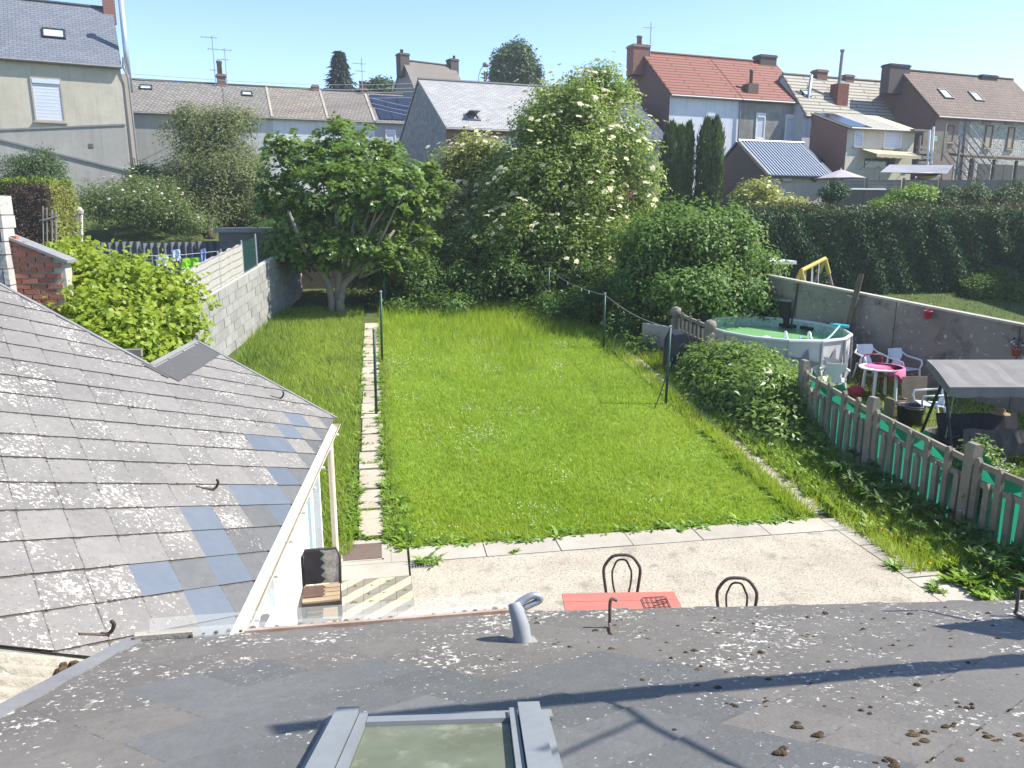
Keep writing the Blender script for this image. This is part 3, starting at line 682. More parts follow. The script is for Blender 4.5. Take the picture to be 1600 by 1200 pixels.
def cloth(label, x0, x1, ytop, ybot, col, cat='garment'):
    a, c, d = atY(x0, ytop, wy), atY(x1, ytop-2, wy), atY(x0, ybot, wy); b = MB(); k = 7; vs = []
    for i in range(k+1):
        f = i/k; p = a+(c-a)*f
        for j in range(4):
            g = j/3; vs.append((p[0]+.02*math.sin(j*2+i), p[1]+.05*math.sin(i*1.7+j*.8)*g, p[2]-(a[2]-d[2])*g*(1-.1*math.sin(i*2.1)*g)))
    b.add(vs, [(4*i+j, 4*i+4+j, 4*i+5+j, 4*i+1+j) for i in range(k) for j in range(3)])
    o = b.build('hanging_cloth', M('cloth_'+label.split()[0], col, tuple(q*.85 for q in col), 4, rough=.9)); return tag(o, label, cat)
cloth('white towel drooping nearest the vine on the washing line', 243, 263, 400, 416, (.7, .7, .72))
cloth('lavender shirt hanging between white towel and lime towel', 267, 281, 391, 408, (.6, .66, .8))
cloth('lime green towel on the washing line beside pale blue shirt', 282, 312, 404, 420, (.26, .75, .03), 'towel')
cloth('blue shirt hanging at the fence end of the washing line', 312, 321, 390, 412, (.25, .33, .6))

# ruined brick gable and stone quoin on the far left
bk = thing('brick_gable', 'old brick gable wall with sloping coping behind the slate outbuilding', 'wall', (-4.7, 12, 0))
by = 12.3; q0, q1, q2, q3 = atY(14, 372, by), atY(99, 408, by), atY(99, 560, by), atY(-90, 330, by)
b = MB().prism([(q0[0], by+.03, 0), (q1[0], by+.03, 0), (q1[0], by+.03, q1[2]), (q0[0], by+.03, q0[2])], (0, .25, 0)); b.build('core', mat['mortar'], bk)
brk = MB().box((0, 0, 0), (.20, .1, .062)).mesh('brick', mat['brick_old']); hb = MB().box((0, 0, 0), (.095, .1, .062)).mesh('brick', mat['brick_old'])
z = q2[2]; r_ = 0
while z < q0[2]:
    x = q0[0]-.005+(.11 if r_ % 2 else 0); r_ += 1
    if r_ % 2 == 0: inst('brick', hb, bk, Matrix.Translation((q0[0]+.04, by+.06, z)))
    while x+.19 < q1[0]+.03:
        top = q0[2]+(q1[2]-q0[2])*(x-q0[0])/(q1[0]-q0[0])
        if z+.05 < top: inst('brick', brk, bk, Matrix.Translation((x+.1, by+.05+random.uniform(-.012, .006), z+random.uniform(-.004, .004))) @ Matrix.Rotation(random.uniform(-.02, .02), 4, 'Y'))
        x += .219
    z += .077
b = MB(); e = q1-q0; b.obox((q0[0]-.05, by-.05, q0[2]+.005), (e[0]+.12, 0, e[2]+e[2]*.1), (0, .4, 0), (0, 0, .04)); b.build('coping', mat['lead'], bk)
sq = thing('stone_pier', 'crumbling pale rubble pier against the old brick gable', 'wall', (q0[0]-.5, by, 0))
b = MB(); zz = 0; qx = q0[0]+.02
while zz < 4.75:
    h = random.uniform(.16, .3); x = qx-1.3
    while x < qx-.02:
        wdt = min(random.uniform(.2, .45), qx-x)
        if zz > 2.2: MB().box((x+wdt/2, by+.02+random.uniform(-.04, .02), zz+h/2), (wdt-.015, .4, h-.015), rz=random.uniform(-.06, .06)).build('stone', mat['stone_white'], sq)
        x += wdt
    zz += h
MB().obox((qx-1.3, by-.1, 0), (1.28, 0, 0), (0, .3, 0), (0, 0, 4.6)).build('core', mat['lime'], sq)

# clothes poles and line beside the lawn
def pole(px, py, pt, label, lean=0.):
    P = grd(px, py); d = (P-_C) @ _fw; h = (py-pt)/FPX*d/math.cos(PITCH)*1.02
    t = thing('clothes_pole', label, 'clothes pole', P, 'green clothes poles by the lawn')
    MB().tube([P-np.array((0, 0, .1)), P+np.array((lean, 0, h))], .03, 10).build('tube', mat['green_post'], t, True)
    MB().lathe([(.036, 0), (.036, .03), (.0, .05)], P+np.array((lean, 0, h-.01)), 10).build('cap', mat['pin_metal'], t)
    b = MB(); b.tube([P+np.array((lean, -.04, h-.08)), P+np.array((lean, .0, h-.05)), P+np.array((lean, .05, h-.06)), P+np.array((lean, .05, h-.1))], .007, 5); b.build('hook', mat['pin_metal'], t)
    return P+np.array((lean, 0, h-.03))
pole(588, 648, 520, 'green clothes pole standing nearest the house beside the stepping path', .02)
pole(597, 565, 461, 'green clothes pole second along the stepping path in the grass', .03)
pole(602, 487, 415, 'green clothes pole under the fig branches at the far end of the stepping path')
ta = pole(1040, 632, 515, 'green clothes pole with a brace beside the leafy fence shrub', .03)
tb = pole(943, 545, 463, 'green clothes pole midway along the shaded edge of the lawn')
tc = pole(857, 492, 424, 'green clothes pole lost in dark undergrowth behind the lawn')
pb_ = grd(1028, 640); 
cl = thing('clothes_line', 'sagging clothes line with a few pegs on the shaded side of the lawn', 'clothes line', ta)
pts = []
for a, c in ((ta, tb), (tb, tc)):
    for i in range(9):
        f = i/8; p = a+(c-a)*f; pts.append(p-np.array((0, 0, .12*math.sin(math.pi*f))))
MB().tube(pts, .008, 5).build('line', mat['pin_metal'], cl)
for i in (11, 12, 14): MB().box(pts[i]-np.array((0, 0, .03)), (.02, .015, .09)).build('peg', mat['white_plastic'], cl)
st = thing('pole_brace', 'dark diagonal stay leaning on the pole by the fence shrub', 'stay', pb_)
MB().tube([grd(1022, 640), (grd(1022, 640)+ta)/2+np.array((-.02, 0, -.55)), ta-np.array((0, 0, .9))], .014, 6).build('rod', mat['black_plastic'], st)

# concrete picket fence along the right border
FX = 8.32
fpost = MB().prism([(-.075, -.085, -.2), (.075, -.085, -.2), (.075, -.085, 1.33), (.045, -.085, 1.40), (-.045, -.085, 1.40), (-.075, -.085, 1.33)], (0, .17, 0)).mesh('post', mat['concrete_old'])
pk_t = MB().prism([(-.032, -.052, -.1), (-.032, .052, -.1), (-.032, .05, 1.18), (-.032, .02, 1.23), (-.032, -.02, 1.23), (-.032, -.05, 1.18)], (.06, 0, 0)).mesh('picket', mat['concrete_old'])
pk_s = MB().prism([(-.032, -.052, -.1), (-.032, .052, -.1), (-.032, .05, .86), (-.032, .0, .93), (-.032, -.05, .86)], (.06, 0, 0)).mesh('picket', mat['concrete_old'])
pf = thing('picket_fence', 'brown weathered concrete picket fence with green netting behind it', 'fence', (FX, 9, 0))
py_ = [6.98, 9.25, 11.53, 13.80]
for yv in py_: inst('post', fpost, pf, Matrix.Translation((FX, yv, gz(0, yv)-.0)) @ Matrix.Rotation(random.uniform(-.02, .02), 4, 'X'))
def panel(parent, y0, y1, gap=None):
    L = y1-y0; n_ = 10; sag = random.uniform(-.02, .02)
    for z in (.82, 1.08):
        MB().obox((FX-.02, y0+.08, gz(0, y0)+z), (.05, 0, 0), (0, L-.16, gz(0, y1)-gz(0, y0)), (0, 0, .085)).build('rail', mat['concrete_old'], parent)
    for i in range(n_):
        yy = y0+.2+(L-.38)*i/(n_-1); tall = i % 2 == 1
        inst('picket', pk_t if tall else pk_s, parent, Matrix.Translation((FX-.03, yy, gz(0, yy)+random.uniform(-.02, .02)+sag)) @ Matrix.Rotation(random.uniform(-.03, .03), 4, 'X'))
for a, c in zip(py_[:-1], py_[1:]): panel(pf, a, c)
panel(pf, 4.72, 6.98)
gn = thing('green_netting', 'bright green windbreak netting tied behind the pickets', 'netting', (FX+.1, 9, 0))
gm = bpy.data.materials.new('green_netting'); gm.use_nodes = True; t_ = gm.node_tree
p = t_.nodes['Principled BSDF']; p.inputs['Base Color'].default_value = (.01, .17, .10, 1); p.inputs['Roughness'].default_value = .6
tr = t_.nodes.new('ShaderNodeBsdfTranslucent'); tr.inputs[0].default_value = (.02, .25, .15, 1); mx = t_.nodes.new('ShaderNodeMixShader'); mx.inputs[0].default_value = .6
t_.links.new(p.outputs[0], mx.inputs[1]); t_.links.new(tr.outputs[0], mx.inputs[2]); t_.links.new(mx.outputs[0], t_.nodes['Material Output'].inputs[0])
b = MB(); vs = []; n_ = 90
for i in range(n_+1):
    yv = 4.8+(13.7-4.8)*i/n_; ph = abs(math.sin(math.pi*(yv-6.98)/1.135))
    tp = 1.10+.16*(1-ph)**1.5+.03*math.sin(yv*7)
    vs += [(FX+.12+.02*math.sin(yv*5), yv, gz(0, yv)+.03), (FX+.11+.03*math.sin(yv*3.3), yv, gz(0, yv)+.6), (FX+.13, yv, gz(0, yv)+tp), (FX+.19+.03*math.sin(yv*6), yv, gz(0, yv)+tp-.07-.04*ph)]
b.add(vs, [(4*i+j, 4*i+4+j, 4*i+5+j, 4*i+1+j) for i in range(n_) for j in range(3)]); b.build('net', gm, gn)
# far stretch of the same fencing near the pool
pf2 = thing('picket_fence', 'short brown concrete picket panel between two round topped posts by the pool', 'fence', (FX, 19, .9))
for px, pt in ((1056, 478), (1110, 500)):
    P = atY(px, pt+8, 19.2 if px < 1080 else 17.2)
    MB().lathe([(.10, -.25), (.075, -.22), (.08, -.14), (.13, -.09), (.15, 0), (.13, .08), (.0, .13)], P, 12).build('finial', mat['concrete_old'], pf2, True)
    MB().obox((P[0]-.09, P[1]-.09, gz(0, P[1])-.1), (.18, 0, 0), (0, .18, 0), (0, 0, P[2]-.2-gz(0, P[1])+.1)).build('post', mat['concrete_old'], pf2)
pA, pB = atY(1058, 500, 19.2), atY(1108, 522, 17.2)
for dz in (.12, -.3): MB().obox(pA+np.array((0, 0, dz)), pB-pA, (.05, .02, 0), (0, 0, .08)).build('rail', mat['concrete_old'], pf2)
for i in range(8):
    p = pA+(pB-pA)*(i+.5)/8; MB().obox((p[0]-.03, p[1]-.04, gz(0, p[1])-.05), (.05, 0, 0), (0, .085, 0), (0, 0, p[2]-gz(0, p[1])+(.30 if i % 2 else .12))).build('picket', mat['concrete_old'], pf2)
lw = thing('low_white_wall', 'short whitewashed garden wall in the shade behind the clothes poles', 'wall', (7.7, 20, 1))
P = grd(1015, 548); MB().obox((P[0]-.2, P[1]+.1, P[2]-.2), (.7, -.63, -.06), (.1, .12, 0), (0, 0, .95)).build('wall', mat['slab'], lw)
tp = thing('covered_stack', 'dark blue tarpaulin draped over a stack beside the clothes pole', 'covered stack', grd(1060, 585))
P = grd(1060, 585); b = MB(); b.prism([P+np.array(q) for q in ((-.28, 0, -.1), (.25, 0, -.1), (.24, 0, .85), (.1, 0, 1.0), (-.15, 0, .98), (-.26, 0, .75))], (0.05, .5, .05)); b.build('tarpaulin', M('blue_black_tarp', (.012, .022, .032), (.02, .03, .042), 4, rough=.6, bump=.5, bscale=6), tp)

# pebbled concrete wall on the right with its joints, and what leans on it or hangs there
cw = thing('concrete_panel_wall', 'tall dark pebbled concrete wall with pale sunlit top behind the pool', 'wall', (12.5, 16, .6))
C0, C1 = np.array((10.75, 20.6)), np.array((15.1, 10.4)); cdv = (C1-C0)/np.linalg.norm(C1-C0); cnr = np.array((-cdv[1], cdv[0])); CL = float(np.linalg.norm(C1-C0))
if cnr[0] > 0: cnr = -cnr                               # towards the pool
def cwp(a, z, o=0.): q = C0+cdv*a+cnr*o; return np.array((q[0], q[1], gz(0, q[1])+z))
edges = [0, 1.35, 3.1, 4.2, 7.0, CL]
for i in range(5):
    a0, a1 = edges[i]+.012, edges[i+1]-.012
    b = MB().prism([cwp(a0, -.3), cwp(a1, -.3), cwp(a1, 1.86), cwp(a0, 1.86)], (-cnr[0]*.16, -cnr[1]*.16, 0)); b.build('panel', mat['wall_grey'], cw)
b = MB().prism([cwp(0, -.2, -.02), cwp(CL, -.2, -.02), cwp(CL, 1.84, -.02), cwp(0, 1.84, -.02)], (-cnr[0]*.1, -cnr[1]*.1, 0)); b.build('joint', mat['soil'], cw)
b = MB().prism([cwp(0, 1.862, .02), cwp(CL, 1.862, .02), cwp(CL, 1.91, .02), cwp(0, 1.91, .02)], (-cnr[0]*.2, -cnr[1]*.2, 0)); b.build('coping', mat['slab'], cw)
for a in (3.1,):
    MB().prism([cwp(a-.16, -.3, .004), cwp(a+.16, -.3, .004), cwp(a+.16, 1.8, .004), cwp(a-.16, 1.8, .004)], (cnr[0]*.14, cnr[1]*.14, 0)).build('pilaster', mat['wall_grey'], cw)
pl = thing('leaning_plank', 'long dark plank leaning steeply against the pebbled concrete wall', 'plank', cwp(2.4, 0, .6))
a0, a1 = cwp(2.75, -.05, .45), cwp(1.75, 2.5, .06); e = a1-a0; e = cwp(2.32, 2.45, .03)-cwp(2.2, -.02, .5)
e = cwp(3.25, 2.4, .18)-cwp(2.95, -.02, .34)
MB().obox(cwp(2.95, -.02, .34), e, np.array((cdv[0]*.14, cdv[1]*.14, 0)), (cnr[0]*.04, cnr[1]*.04, 0)).build('board', M('dark_plank', (.13, .10, .075), (.09, .07, .05), 4, rough=.9), pl)
lp = thing('pool_pole', 'thin dark pole standing against the concrete wall left of the plank', 'pole', cwp(1.5, 0, .3))
MB().tube([cwp(1.25, -.02, .10), cwp(1.38, 1.83, .03)], .022, 6).build('rod', mat['black_plastic'], lp)
rk = thing('black_rack', 'long low black panel rack on the wall behind the pool', 'panel', cwp(.8, .6, .1))
MB().obox(cwp(.05, .35, .1), np.append(cdv, -.1*cdv[1]*0)*1.2, np.append(cnr, 0)*.05, (0, 0, .85)).build('panel', mat['black_plastic'], rk)
MB().obox(cwp(.03, 1.21, .09), np.append(cdv, 0)*1.25, np.append(cnr, 0)*.07, (0, 0, .05)).build('rail', mat['pin_metal'], rk)
def pot(px, py, w_, h_, col, label, flowers=False):
    n3 = np.array((cnr[0], cnr[1], 0)); P = onplane(px, py, cwp(0, 0, .12), n3); r = w_/2
    t = thing('wall_pot', label, 'plant pot', P)
    MB().lathe([(r*.7, 0), (r*.95, h_*.8), (r*1.08, h_*.8), (r*1.08, h_), (r*.9, h_), (r*.8, h_*.7)], P, 14).build('pot', col, t, True)
    b = MB(); b.tube([P+np.array((0, 0, h_*.85))-n3*.13, P+np.array((0, 0, h_*.95))-n3*.02], .012, 5); b.build('bracket', mat['black_plastic'], t)
    if flowers:
        vs = []; V = []; F = []
        for k in range(26):
            o = P+np.array((0, 0, h_))+np.array((random.uniform(-.14, .14), random.uniform(-.1, .1), random.uniform(.0, .25))); s = .05
            u_ = unit(rng.normal(size=3)); v_ = unit(np.cross(u_, rng.normal(size=3))); i0 = len(V); V += [o, o+(u_+v_)*s*.6, o+u_*s*1.4, o+(u_-v_)*s*.6]; F.append((i0, i0+1, i0+2, i0+3))
        tag(big_mesh('flowers', np.array(V), np.array(F), leafmat('pot_flowers', (.12, .03, .04), (.06, .10, .03), c3=(.75, .6, .62), t3=.7), t), kind='stuff')
red = M('red_pot_plastic', (.50, .035, .06), (.42, .03, .05), 4, rough=.5); terra = M('orange_pot_plastic', (.45, .10, .06), (.38, .08, .05), 4, rough=.6)
pot(1449, 498, .18, .19, red, 'pinkish red bucket pot hanging empty on the concrete wall')
pot(1587, 556, .19, .17, terra, 'terracotta coloured pot of pink flowers hanging near the swing canopy', True)
wsd = thing('white_hut', 'small white hut with flat overhanging roof behind the leafy bush', 'hut', (11.5, 22.5, 1.2))
P = atY(1203, 470, 22.0); b = MB().obox((P[0]-.9, 22.0, 1.1), (1.2, 0, 0), (0, 1.2, 0), (0, 0, 2.0)); b.build('wall', mat['whitewash'], wsd)
MB().obox((P[0]-1.1, 21.75, 3.1), (1.75, 0, -.0), (0, 1.8, 0), (0, 0, .1)).build('roof', mat['white'], wsd)
MB().obox((P[0]-.3, 21.985, 2.0), (.35, 0, 0), (0, .014, 0), (0, 0, .55)).build('window', mat['glass'], wsd)

# ================================================================== NEIGHBOUR'S POOL, CHAIRS, SWING SEAT
pool = thing('swimming_pool', 'round frame pool of green water with cream printed sides beside the concrete wall', 'pool', (10.15, 18.05, .68))
pc, pa_, pb2, pf0, prz = np.array((9.98, 18.05, 0)), 1.62, 2.15, .62, 1.72
NP = 14
def ring(sc_=1., z=0., n=NP, off=.0): return [pc+np.array((pa_*sc_*math.cos(2*math.pi*(i+.5)/n+off), pb2*sc_*math.sin(2*math.pi*(i+.5)/n+off), z)) for i in range(n)]
pinkmat = M('pool_liner_green', (.42, .55, .45), (.34, .47, .38), 6, rough=.6, specks=[((.20, .34, .36), 10, .55, .05)])
side = M('pool_side_cream', (.52, .52, .47), (.45, .45, .41), 2, rough=.55, bump=.2, bscale=9)
b = MB(); lo_, hi_ = ring(1, pf0-.15), ring(1, prz)
for i in range(NP): j = (i+1) % NP; b.poly([lo_[i], lo_[j], hi_[j], hi_[i]])
b.build('side', side, pool)
b = MB(); l2, h2 = ring(.975, pf0), ring(.975, prz)
for i in range(NP): j = (i+1) % NP; b.poly([l2[j], l2[i], h2[i], h2[j]])
b.poly(ring(.975, pf0+.02)); b.build('liner', pinkmat, pool)
b = MB(); b.poly(ring(.972, prz-.2)); b.build('water', M('green_pool_water', (.20, .46, .16), (.26, .52, .20), 1.5, rough=.12, spec=.4), pool)
for i in range(NP):
    r0 = ring(1.0, prz+.02); j = (i+1) % NP
    MB().tube([r0[i], r0[j]], .045, 8).build('rim', M('pool_rim', (.60, .62, .60), (.55, .57, .56), 5, rough=.4) if i == 0 else bpy.data.materials['pool_rim'], pool)
    q = ring(1.04, 0)[i]; MB().tube([np.array((q[0], q[1], pf0-.15)), np.array((q[0]-(q[0]-pc[0])*.03, q[1]-(q[1]-pc[1])*.03, prz))], .028, 8).build('leg', mat['pin_metal'], pool)
gsp = M('grey_star_print', (.19, .20, .22), (.16, .17, .19), 5, rough=.6)
for i in range(NP):
    j = (i+1) % NP; p, q = ring(1.006, pf0+.15)[i], ring(1.006, pf0+.15)[j]
    ctr = (p+q)/2+np.array((0, 0, .42)); ex_ = unit(q-p); out_ = unit(np.array((ctr[0]-pc[0], ctr[1]-pc[1], 0)))
    star = [ctr+ex_*(rr*math.sin(a))*.9+np.array((0, 0, rr*math.cos(a)))+out_*.012 for k in range(10) for a, rr in [(math.pi*k/5+.2, .40 if k % 2 == 0 else .17)]]
    b = MB(); b.add([ctr+out_*.012]+star, [(0, k+1, (k+1) % 10+1) for k in range(10)]); b.build('star_print', gsp, pool)
for px in (1232, 1248, 1277, 1291):
    P = onz(px, 505 if px < 1260 else 510, prz-.15); d_ = unit(pc-np.array((P[0], P[1], 0))); d_[2] = 0
    q = pc+np.array((pa_*.955*math.cos(math.atan2((P[1]-pc[1])/pb2, (P[0]-pc[0])/pa_)), pb2*.955*math.sin(math.atan2((P[1]-pc[1])/pb2, (P[0]-pc[0])/pa_)), prz-.13))
    MB().box(q, (.25, .25, .08)).build('vent', mat['black_plastic'], pool)
# ladder
ld = thing('pool_ladder', 'white pool ladder with two arched handrails against the pool side', 'ladder', grd(1250, 590))
P = grd(1243, 606); dx = unit(np.array((1.0, -.3, 0.))); dy = np.array((-dx[1], dx[0], 0.))
for sx in (-.27, .27):
    o = P+dx*sx; pts = [o-dy*.28, o-dy*.16+up_*.7, o-dy*.06+up_*1.12]+[o+dy*(.05+.16-.16*math.cos(a))+up_*(1.12+.17*math.sin(a)) for a in (.4, 1.1, 1.57, 2.2)]+[o+dy*.36+up_*1.0, o+dy*.4+up_*.3]
    MB().tube(pts, .022, 8, bend=3).build('handrail', mat['white_plastic'], ld, True)
for k in range(4):
    h = .22+.27*k; MB().obox(P-dx*.27-dy*(.26-.07*k)+up_*h, dx*.54, dy*.11, up_*.03).build('step', mat['white_plastic'], ld)
MB().tube([P+dx*.05+up_*1.2+dy*.2, P+dx*.06+up_*.8], .02, 6).build('rope', M('blue_white_rope', (.1, .2, .6), (.7, .7, .75), 14, rough=.8), ld)
br = thing('pool_brush', 'turquoise pool brush with pale blue handle resting across the pool rim', 'pool brush', onz(1318, 514, prz+.1))
P, Q = onz(1297, 509, prz+.12), onz(1327, 513, prz+.12); e = Q-P
MB().obox(P, e, (.05, .1, .02), (0, 0, .05)).build('head', M('turquoise_plastic', (.03, .38, .45), (.05, .42, .5), 5, rough=.4), br)
MB().tube([(P+Q)/2+np.array((0, 0, .03)), onz(1300, 523, prz+.05), onz(1288, 534, prz+.02)], .022, 8).build('handle', M('pale_blue_plastic', (.35, .52, .68), (.4, .56, .7), 5, rough=.4), br)
fl = thing('filter_pump', 'white round filter pump half hidden by the shrub at the pool edge', 'pump', grd(1195, 590))
P = onz(1197, 530, 1.55); MB().lathe([(.14, -.9), (.2, -.5), (.21, -.15), (.17, 0), (.09, .07), (0, .09)], P, 16).build('tank', mat['white_plastic'], fl, True)
MB().tube([P+np.array((.1, 0, -.1)), P+np.array((.2, -.1, -.45)), P+np.array((.3, -.2, -.75))], .055, 8).build('hose', mat['white_plastic'], fl, True)

def armchair(label, P, rz, group='white plastic chairs in the pool garden', m=None):
    m = m or mat['white_plastic']; t = thing('garden_chair', label, 'garden chair', P, group); P = np.array(P, float)
    ca, sa = math.cos(rz), math.sin(rz); X = np.array((ca, sa, 0)); Y = np.array((-sa, ca, 0)); Z = up_
    def L(x, y, z): return P+X*x+Y*y+Z*z                # faces -Y, back at +Y
    b = MB(); b.prism([L(-.23, -.22, .42), L(.23, -.22, .42), L(.21, .20, .40), L(-.21, .20, .40)], Z*.025); b.build('seat', m, t)
    vs = []; rows = [(.40, .16, .20), (.50, .15, .215), (.58, .10, .23), (.66, .17, .25), (.76, .215, .28), (.86, .20, .32)]
    b = MB()
    for z, hw, y in rows: vs += [L(-hw, y, z), L(0, y+.03, z), L(hw, y, z)]
    vs += [v+Y*.018 for v in vs]; n = len(rows); q = 3*n
    fs = [(3*i+j, 3*i+j+1, 3*i+j+4, 3*i+j+3) for i in range(n-1) for j in range(2)]; fs += [tuple(q+a for a in f[::-1]) for f in fs]
    fs += [(3*i, 3*i+3, q+3*i+3, q+3*i) for i in range(n-1)]+[(3*i+2, q+3*i+2, q+3*i+5, 3*i+5) for i in range(n-1)]+[(3*n-3, 3*n-2, q+3*n-2, q+3*n-3), (3*n-2, 3*n-1, q+3*n-1, q+3*n-2)]
    b.add(vs, fs); b.build('backrest', m, t)
    for s in (-1, 1):
        MB().tube([L(s*.2, .28, .76), L(s*.29, .22, .68), L(s*.30, 0, .66), L(s*.29, -.22, .64), L(s*.28, -.25, .56), L(s*.25, -.22, .42)], .022, 7).build('arm', m, t, True)
        MB().tube([L(s*.25, -.22, .42), L(s*.28, -.27, 0)], [.028, .02], 7).build('leg', m, t)
        MB().tube([L(s*.22, .20, .42), L(s*.26, .30, 0)], [.028, .02], 7).build('leg', m, t)
    return t
armchair('white plastic garden chair with fan back right of the red framed chair', grd(1409, 603), R(190)+math.pi)
armchair('white plastic garden chair tucked behind the red framed chair and pink table', grd(1357, 596), R(-4))
armchair('white plastic garden chair seen side on beside the swing seat frame', grd(1449, 662), R(250))
armchair('white plastic garden chair peeking over the green netting below the pool', grd(1300, 622), R(150))
rc = thing('folding_chair', 'red tube framed chair standing between white chair and pink table', 'folding chair', grd(1358, 612))
P = grd(1358, 612); rm = M('red_tube', (.22, .02, .025), (.26, .03, .03), 5, rough=.4); b = MB()
MB().tube([P+np.array((-.24, 0, 0)), P+np.array((-.23, .02, .8)), P+np.array((-.17, .03, .88)), P+np.array((.17, .0, .88)), P+np.array((.23, -.02, .8)), P+np.array((.24, -.04, 0))], .016, 7).build('frame', rm, rc, True)
MB().obox(P+np.array((-.21, -.32, .42)), (.42, -.02, 0), (.0, .34, -.02), (0, 0, .03)).build('seat', M('beige_canvas', (.42, .38, .31), (.36, .32, .26), 5, rough=.9), rc)
for s in (-.22, .22): MB().tube([P+np.array((s, -.34, 0)), P+np.array((s, -.3, .44))], .014, 6).build('leg', rm, rc)
# round table with its cloth
tb_ = thing('garden_table', 'round white plastic garden table under a slipping pink cloth', 'table', grd(1372, 622))
T = grd(1372, 622); TH = .72
MB().lathe([(.0, TH-.03), (.46, TH-.03), (.47, TH), (0, TH+.002)], T, 24).build('tabletop', mat['white_plastic'], tb_)
for a in (.6, 2.2, 3.8, 5.3):
    q = T+np.array((.33*math.cos(a), .33*math.sin(a), 0)); MB().tube([q+(q-T)*.12, q+up_*(TH-.03)], .035, 8).build('leg', mat['white_plastic'], tb_)
b = MB(); n_ = 48; vs = []; cc = T+np.array((.04, .02, 0))
for k in range(n_):
    a = 2*math.pi*k/n_; drop = .12+.30*max(0, math.cos(a-.1))+.03*math.sin(a*9); sl2 = .50+.02*math.sin(9*a)
    e = np.array((math.cos(a), math.sin(a), 0)); vs += [cc+e*.42*(.9 if math.cos(a) < 0 else 1)+up_*(TH+.008), cc+e*(.47 if math.cos(a) > -.2 else .38)+up_*(TH+.006), cc+e*(sl2 if math.cos(a) > -.2 else .40)+up_*(TH+.008-(drop if math.cos(a) > -.35 else .02))]
vs.append(cc+up_*(TH+.009))
b.add(vs, [(3*k+j, 3*((k+1) % n_)+j, 3*((k+1) % n_)+j+1, 3*k+j+1) for k in range(n_) for j in range(2)]+[(3*k, 3*((k+1) % n_), 3*n_) for k in range(n_)])
clo = M('pink_cloth', (.74, .17, .31), (.64, .06, .18), 2.5, rough=.8)
tag(b.build('tablecloth', clo, None, True), 'pink cloth slipping off the round white garden table', 'tablecloth')
rb = thing('red_bag', 'crumpled red bag on the grass under the pink clothed table', 'bag', grd(1345, 642))
P = grd(1338, 598); P = T+np.array((-.45, .2, 0)); MB().lathe([(.1, 0), (.17, .06), (.15, .18), (.07, .26), (0, .27)], P, 9, sx=1.4).build('bag', red, rb, True)
# swing seat with canopy
sw = thing('garden_swing', 'garden swing seat with taupe canopy roof and black hanging bench', 'swing seat', grd(1510, 690))
S0 = grd(1462, 690)                                     # front-left foot area
A1, A2 = onz(1448, 562, 1.98), onz(1484, 605, 1.72)     # canopy left end: back edge and front edge
ax = unit(np.array((1.0, -.17, 0))); LN = 2.15
vdir = A2-A1; can = M('taupe_canvas', (.20, .19, .178), (.165, .155, .148), 3, rough=.85, bump=.2, bscale=10)
b = MB(); n_ = 12; vs = []
for i in range(n_+1):
    o = ax*LN*i/n_; sg = -.05*math.sin(math.pi*i/n_)+.012*math.sin(i*2.4)
    vs += [A1+o, A1+o+vdir*.35+up_*(sg+.03), A1+o+vdir*.7+up_*(sg+.02), A2+o, A2+o-up_*(.16+.03*abs(math.sin(i*math.pi/3)))]
b.add(vs, [(5*i+j, 5*i+5+j, 5*i+6+j, 5*i+1+j) for i in range(n_) for j in range(4)])
b.build('canopy', can, sw)
b = MB().poly([A1, A1+vdir*.5+up_*.03, A2, A2-up_*.16, A1-up_*.12]); b.build('end_flap', can, sw)
MB().obox(A2+ax*(LN*.78)-up_*.10+np.array((0, -.012, 0)), ax*.09, (0, -.003, 0), up_*.05).build('care_tag', mat['white'], sw)
fr = []
for k, o in ((0, .12), (1, LN-.12)):
    top = (A1+A2)/2+ax*o-up_*.10
    for s in (-.55, .55):
        q = top+np.array((0, s, 0)); q[2] = gz(0, q[1]); MB().tube([q, top], .026, 8).build('leg', mat['black_plastic'], sw)
MB().tube([(A1+A2)/2+ax*.1-up_*.1, (A1+A2)/2+ax*(LN-.1)-up_*.1], .024, 8).build('top_bar', mat['black_plastic'], sw)
bz = gz(0, A2[1]-.1); s0 = (A1+A2)/2+ax*.33; s0[2] = bz+.42
MB().obox(s0-np.array((0, .35, 0)), ax*1.5, (0, .55, -.05), up_*.07).build('seat', mat['black_fabric'], sw)
b = MB(); vs = []
for i in range(13):
    o = ax*1.5*i/12; vs += [s0+o+np.array((0, .22, .05)), s0+o+np.array((0, .30+.015*math.sin(i*2.3), .28)), s0+o+np.array((0, .38, .50+.012*math.sin(i*1.3)))]
    
vs2 = [v+np.array((0, -.62, -.06)) for v in vs]        # front drape of the bench cover
b.add(vs, [(3*i+j, 3*i+3+j, 3*i+4+j, 3*i+1+j) for i in range(12) for j in range(2)]); b.build('backrest', mat['black_fabric'], sw)
b = MB(); vs = []
for i in range(19):
    o = ax*1.56*i/18; vs += [s0+o+np.array((-.03, -.36, .40+.015*math.sin(i*.9))), s0+o+np.array((-.03, -.40+.022*math.sin(i*2.1), .16)), s0+o+np.array((-.03, -.37+.012*math.sin(i*2.1), -.08))]
b.add(vs, [(3*i+j, 3*i+3+j, 3*i+4+j, 3*i+1+j) for i in range(18) for j in range(2)]); b.build('cover', M('charcoal_cover', (.05, .042, .045), (.075, .065, .065), 3, rough=.7), sw)
for o in (.36, LN-.36):
    MB().tube([(A1+A2)/2+ax*o-up_*.1, s0+ax*(o-.33 if o < 1 else 1.45)+np.array((0, .1, .1))], .012, 6).build('hanger', mat['pin_metal'], sw)
bk_ = thing('black_bucket', 'big black tub standing behind the pickets below the swing seat', 'tub', grd(1418, 668))
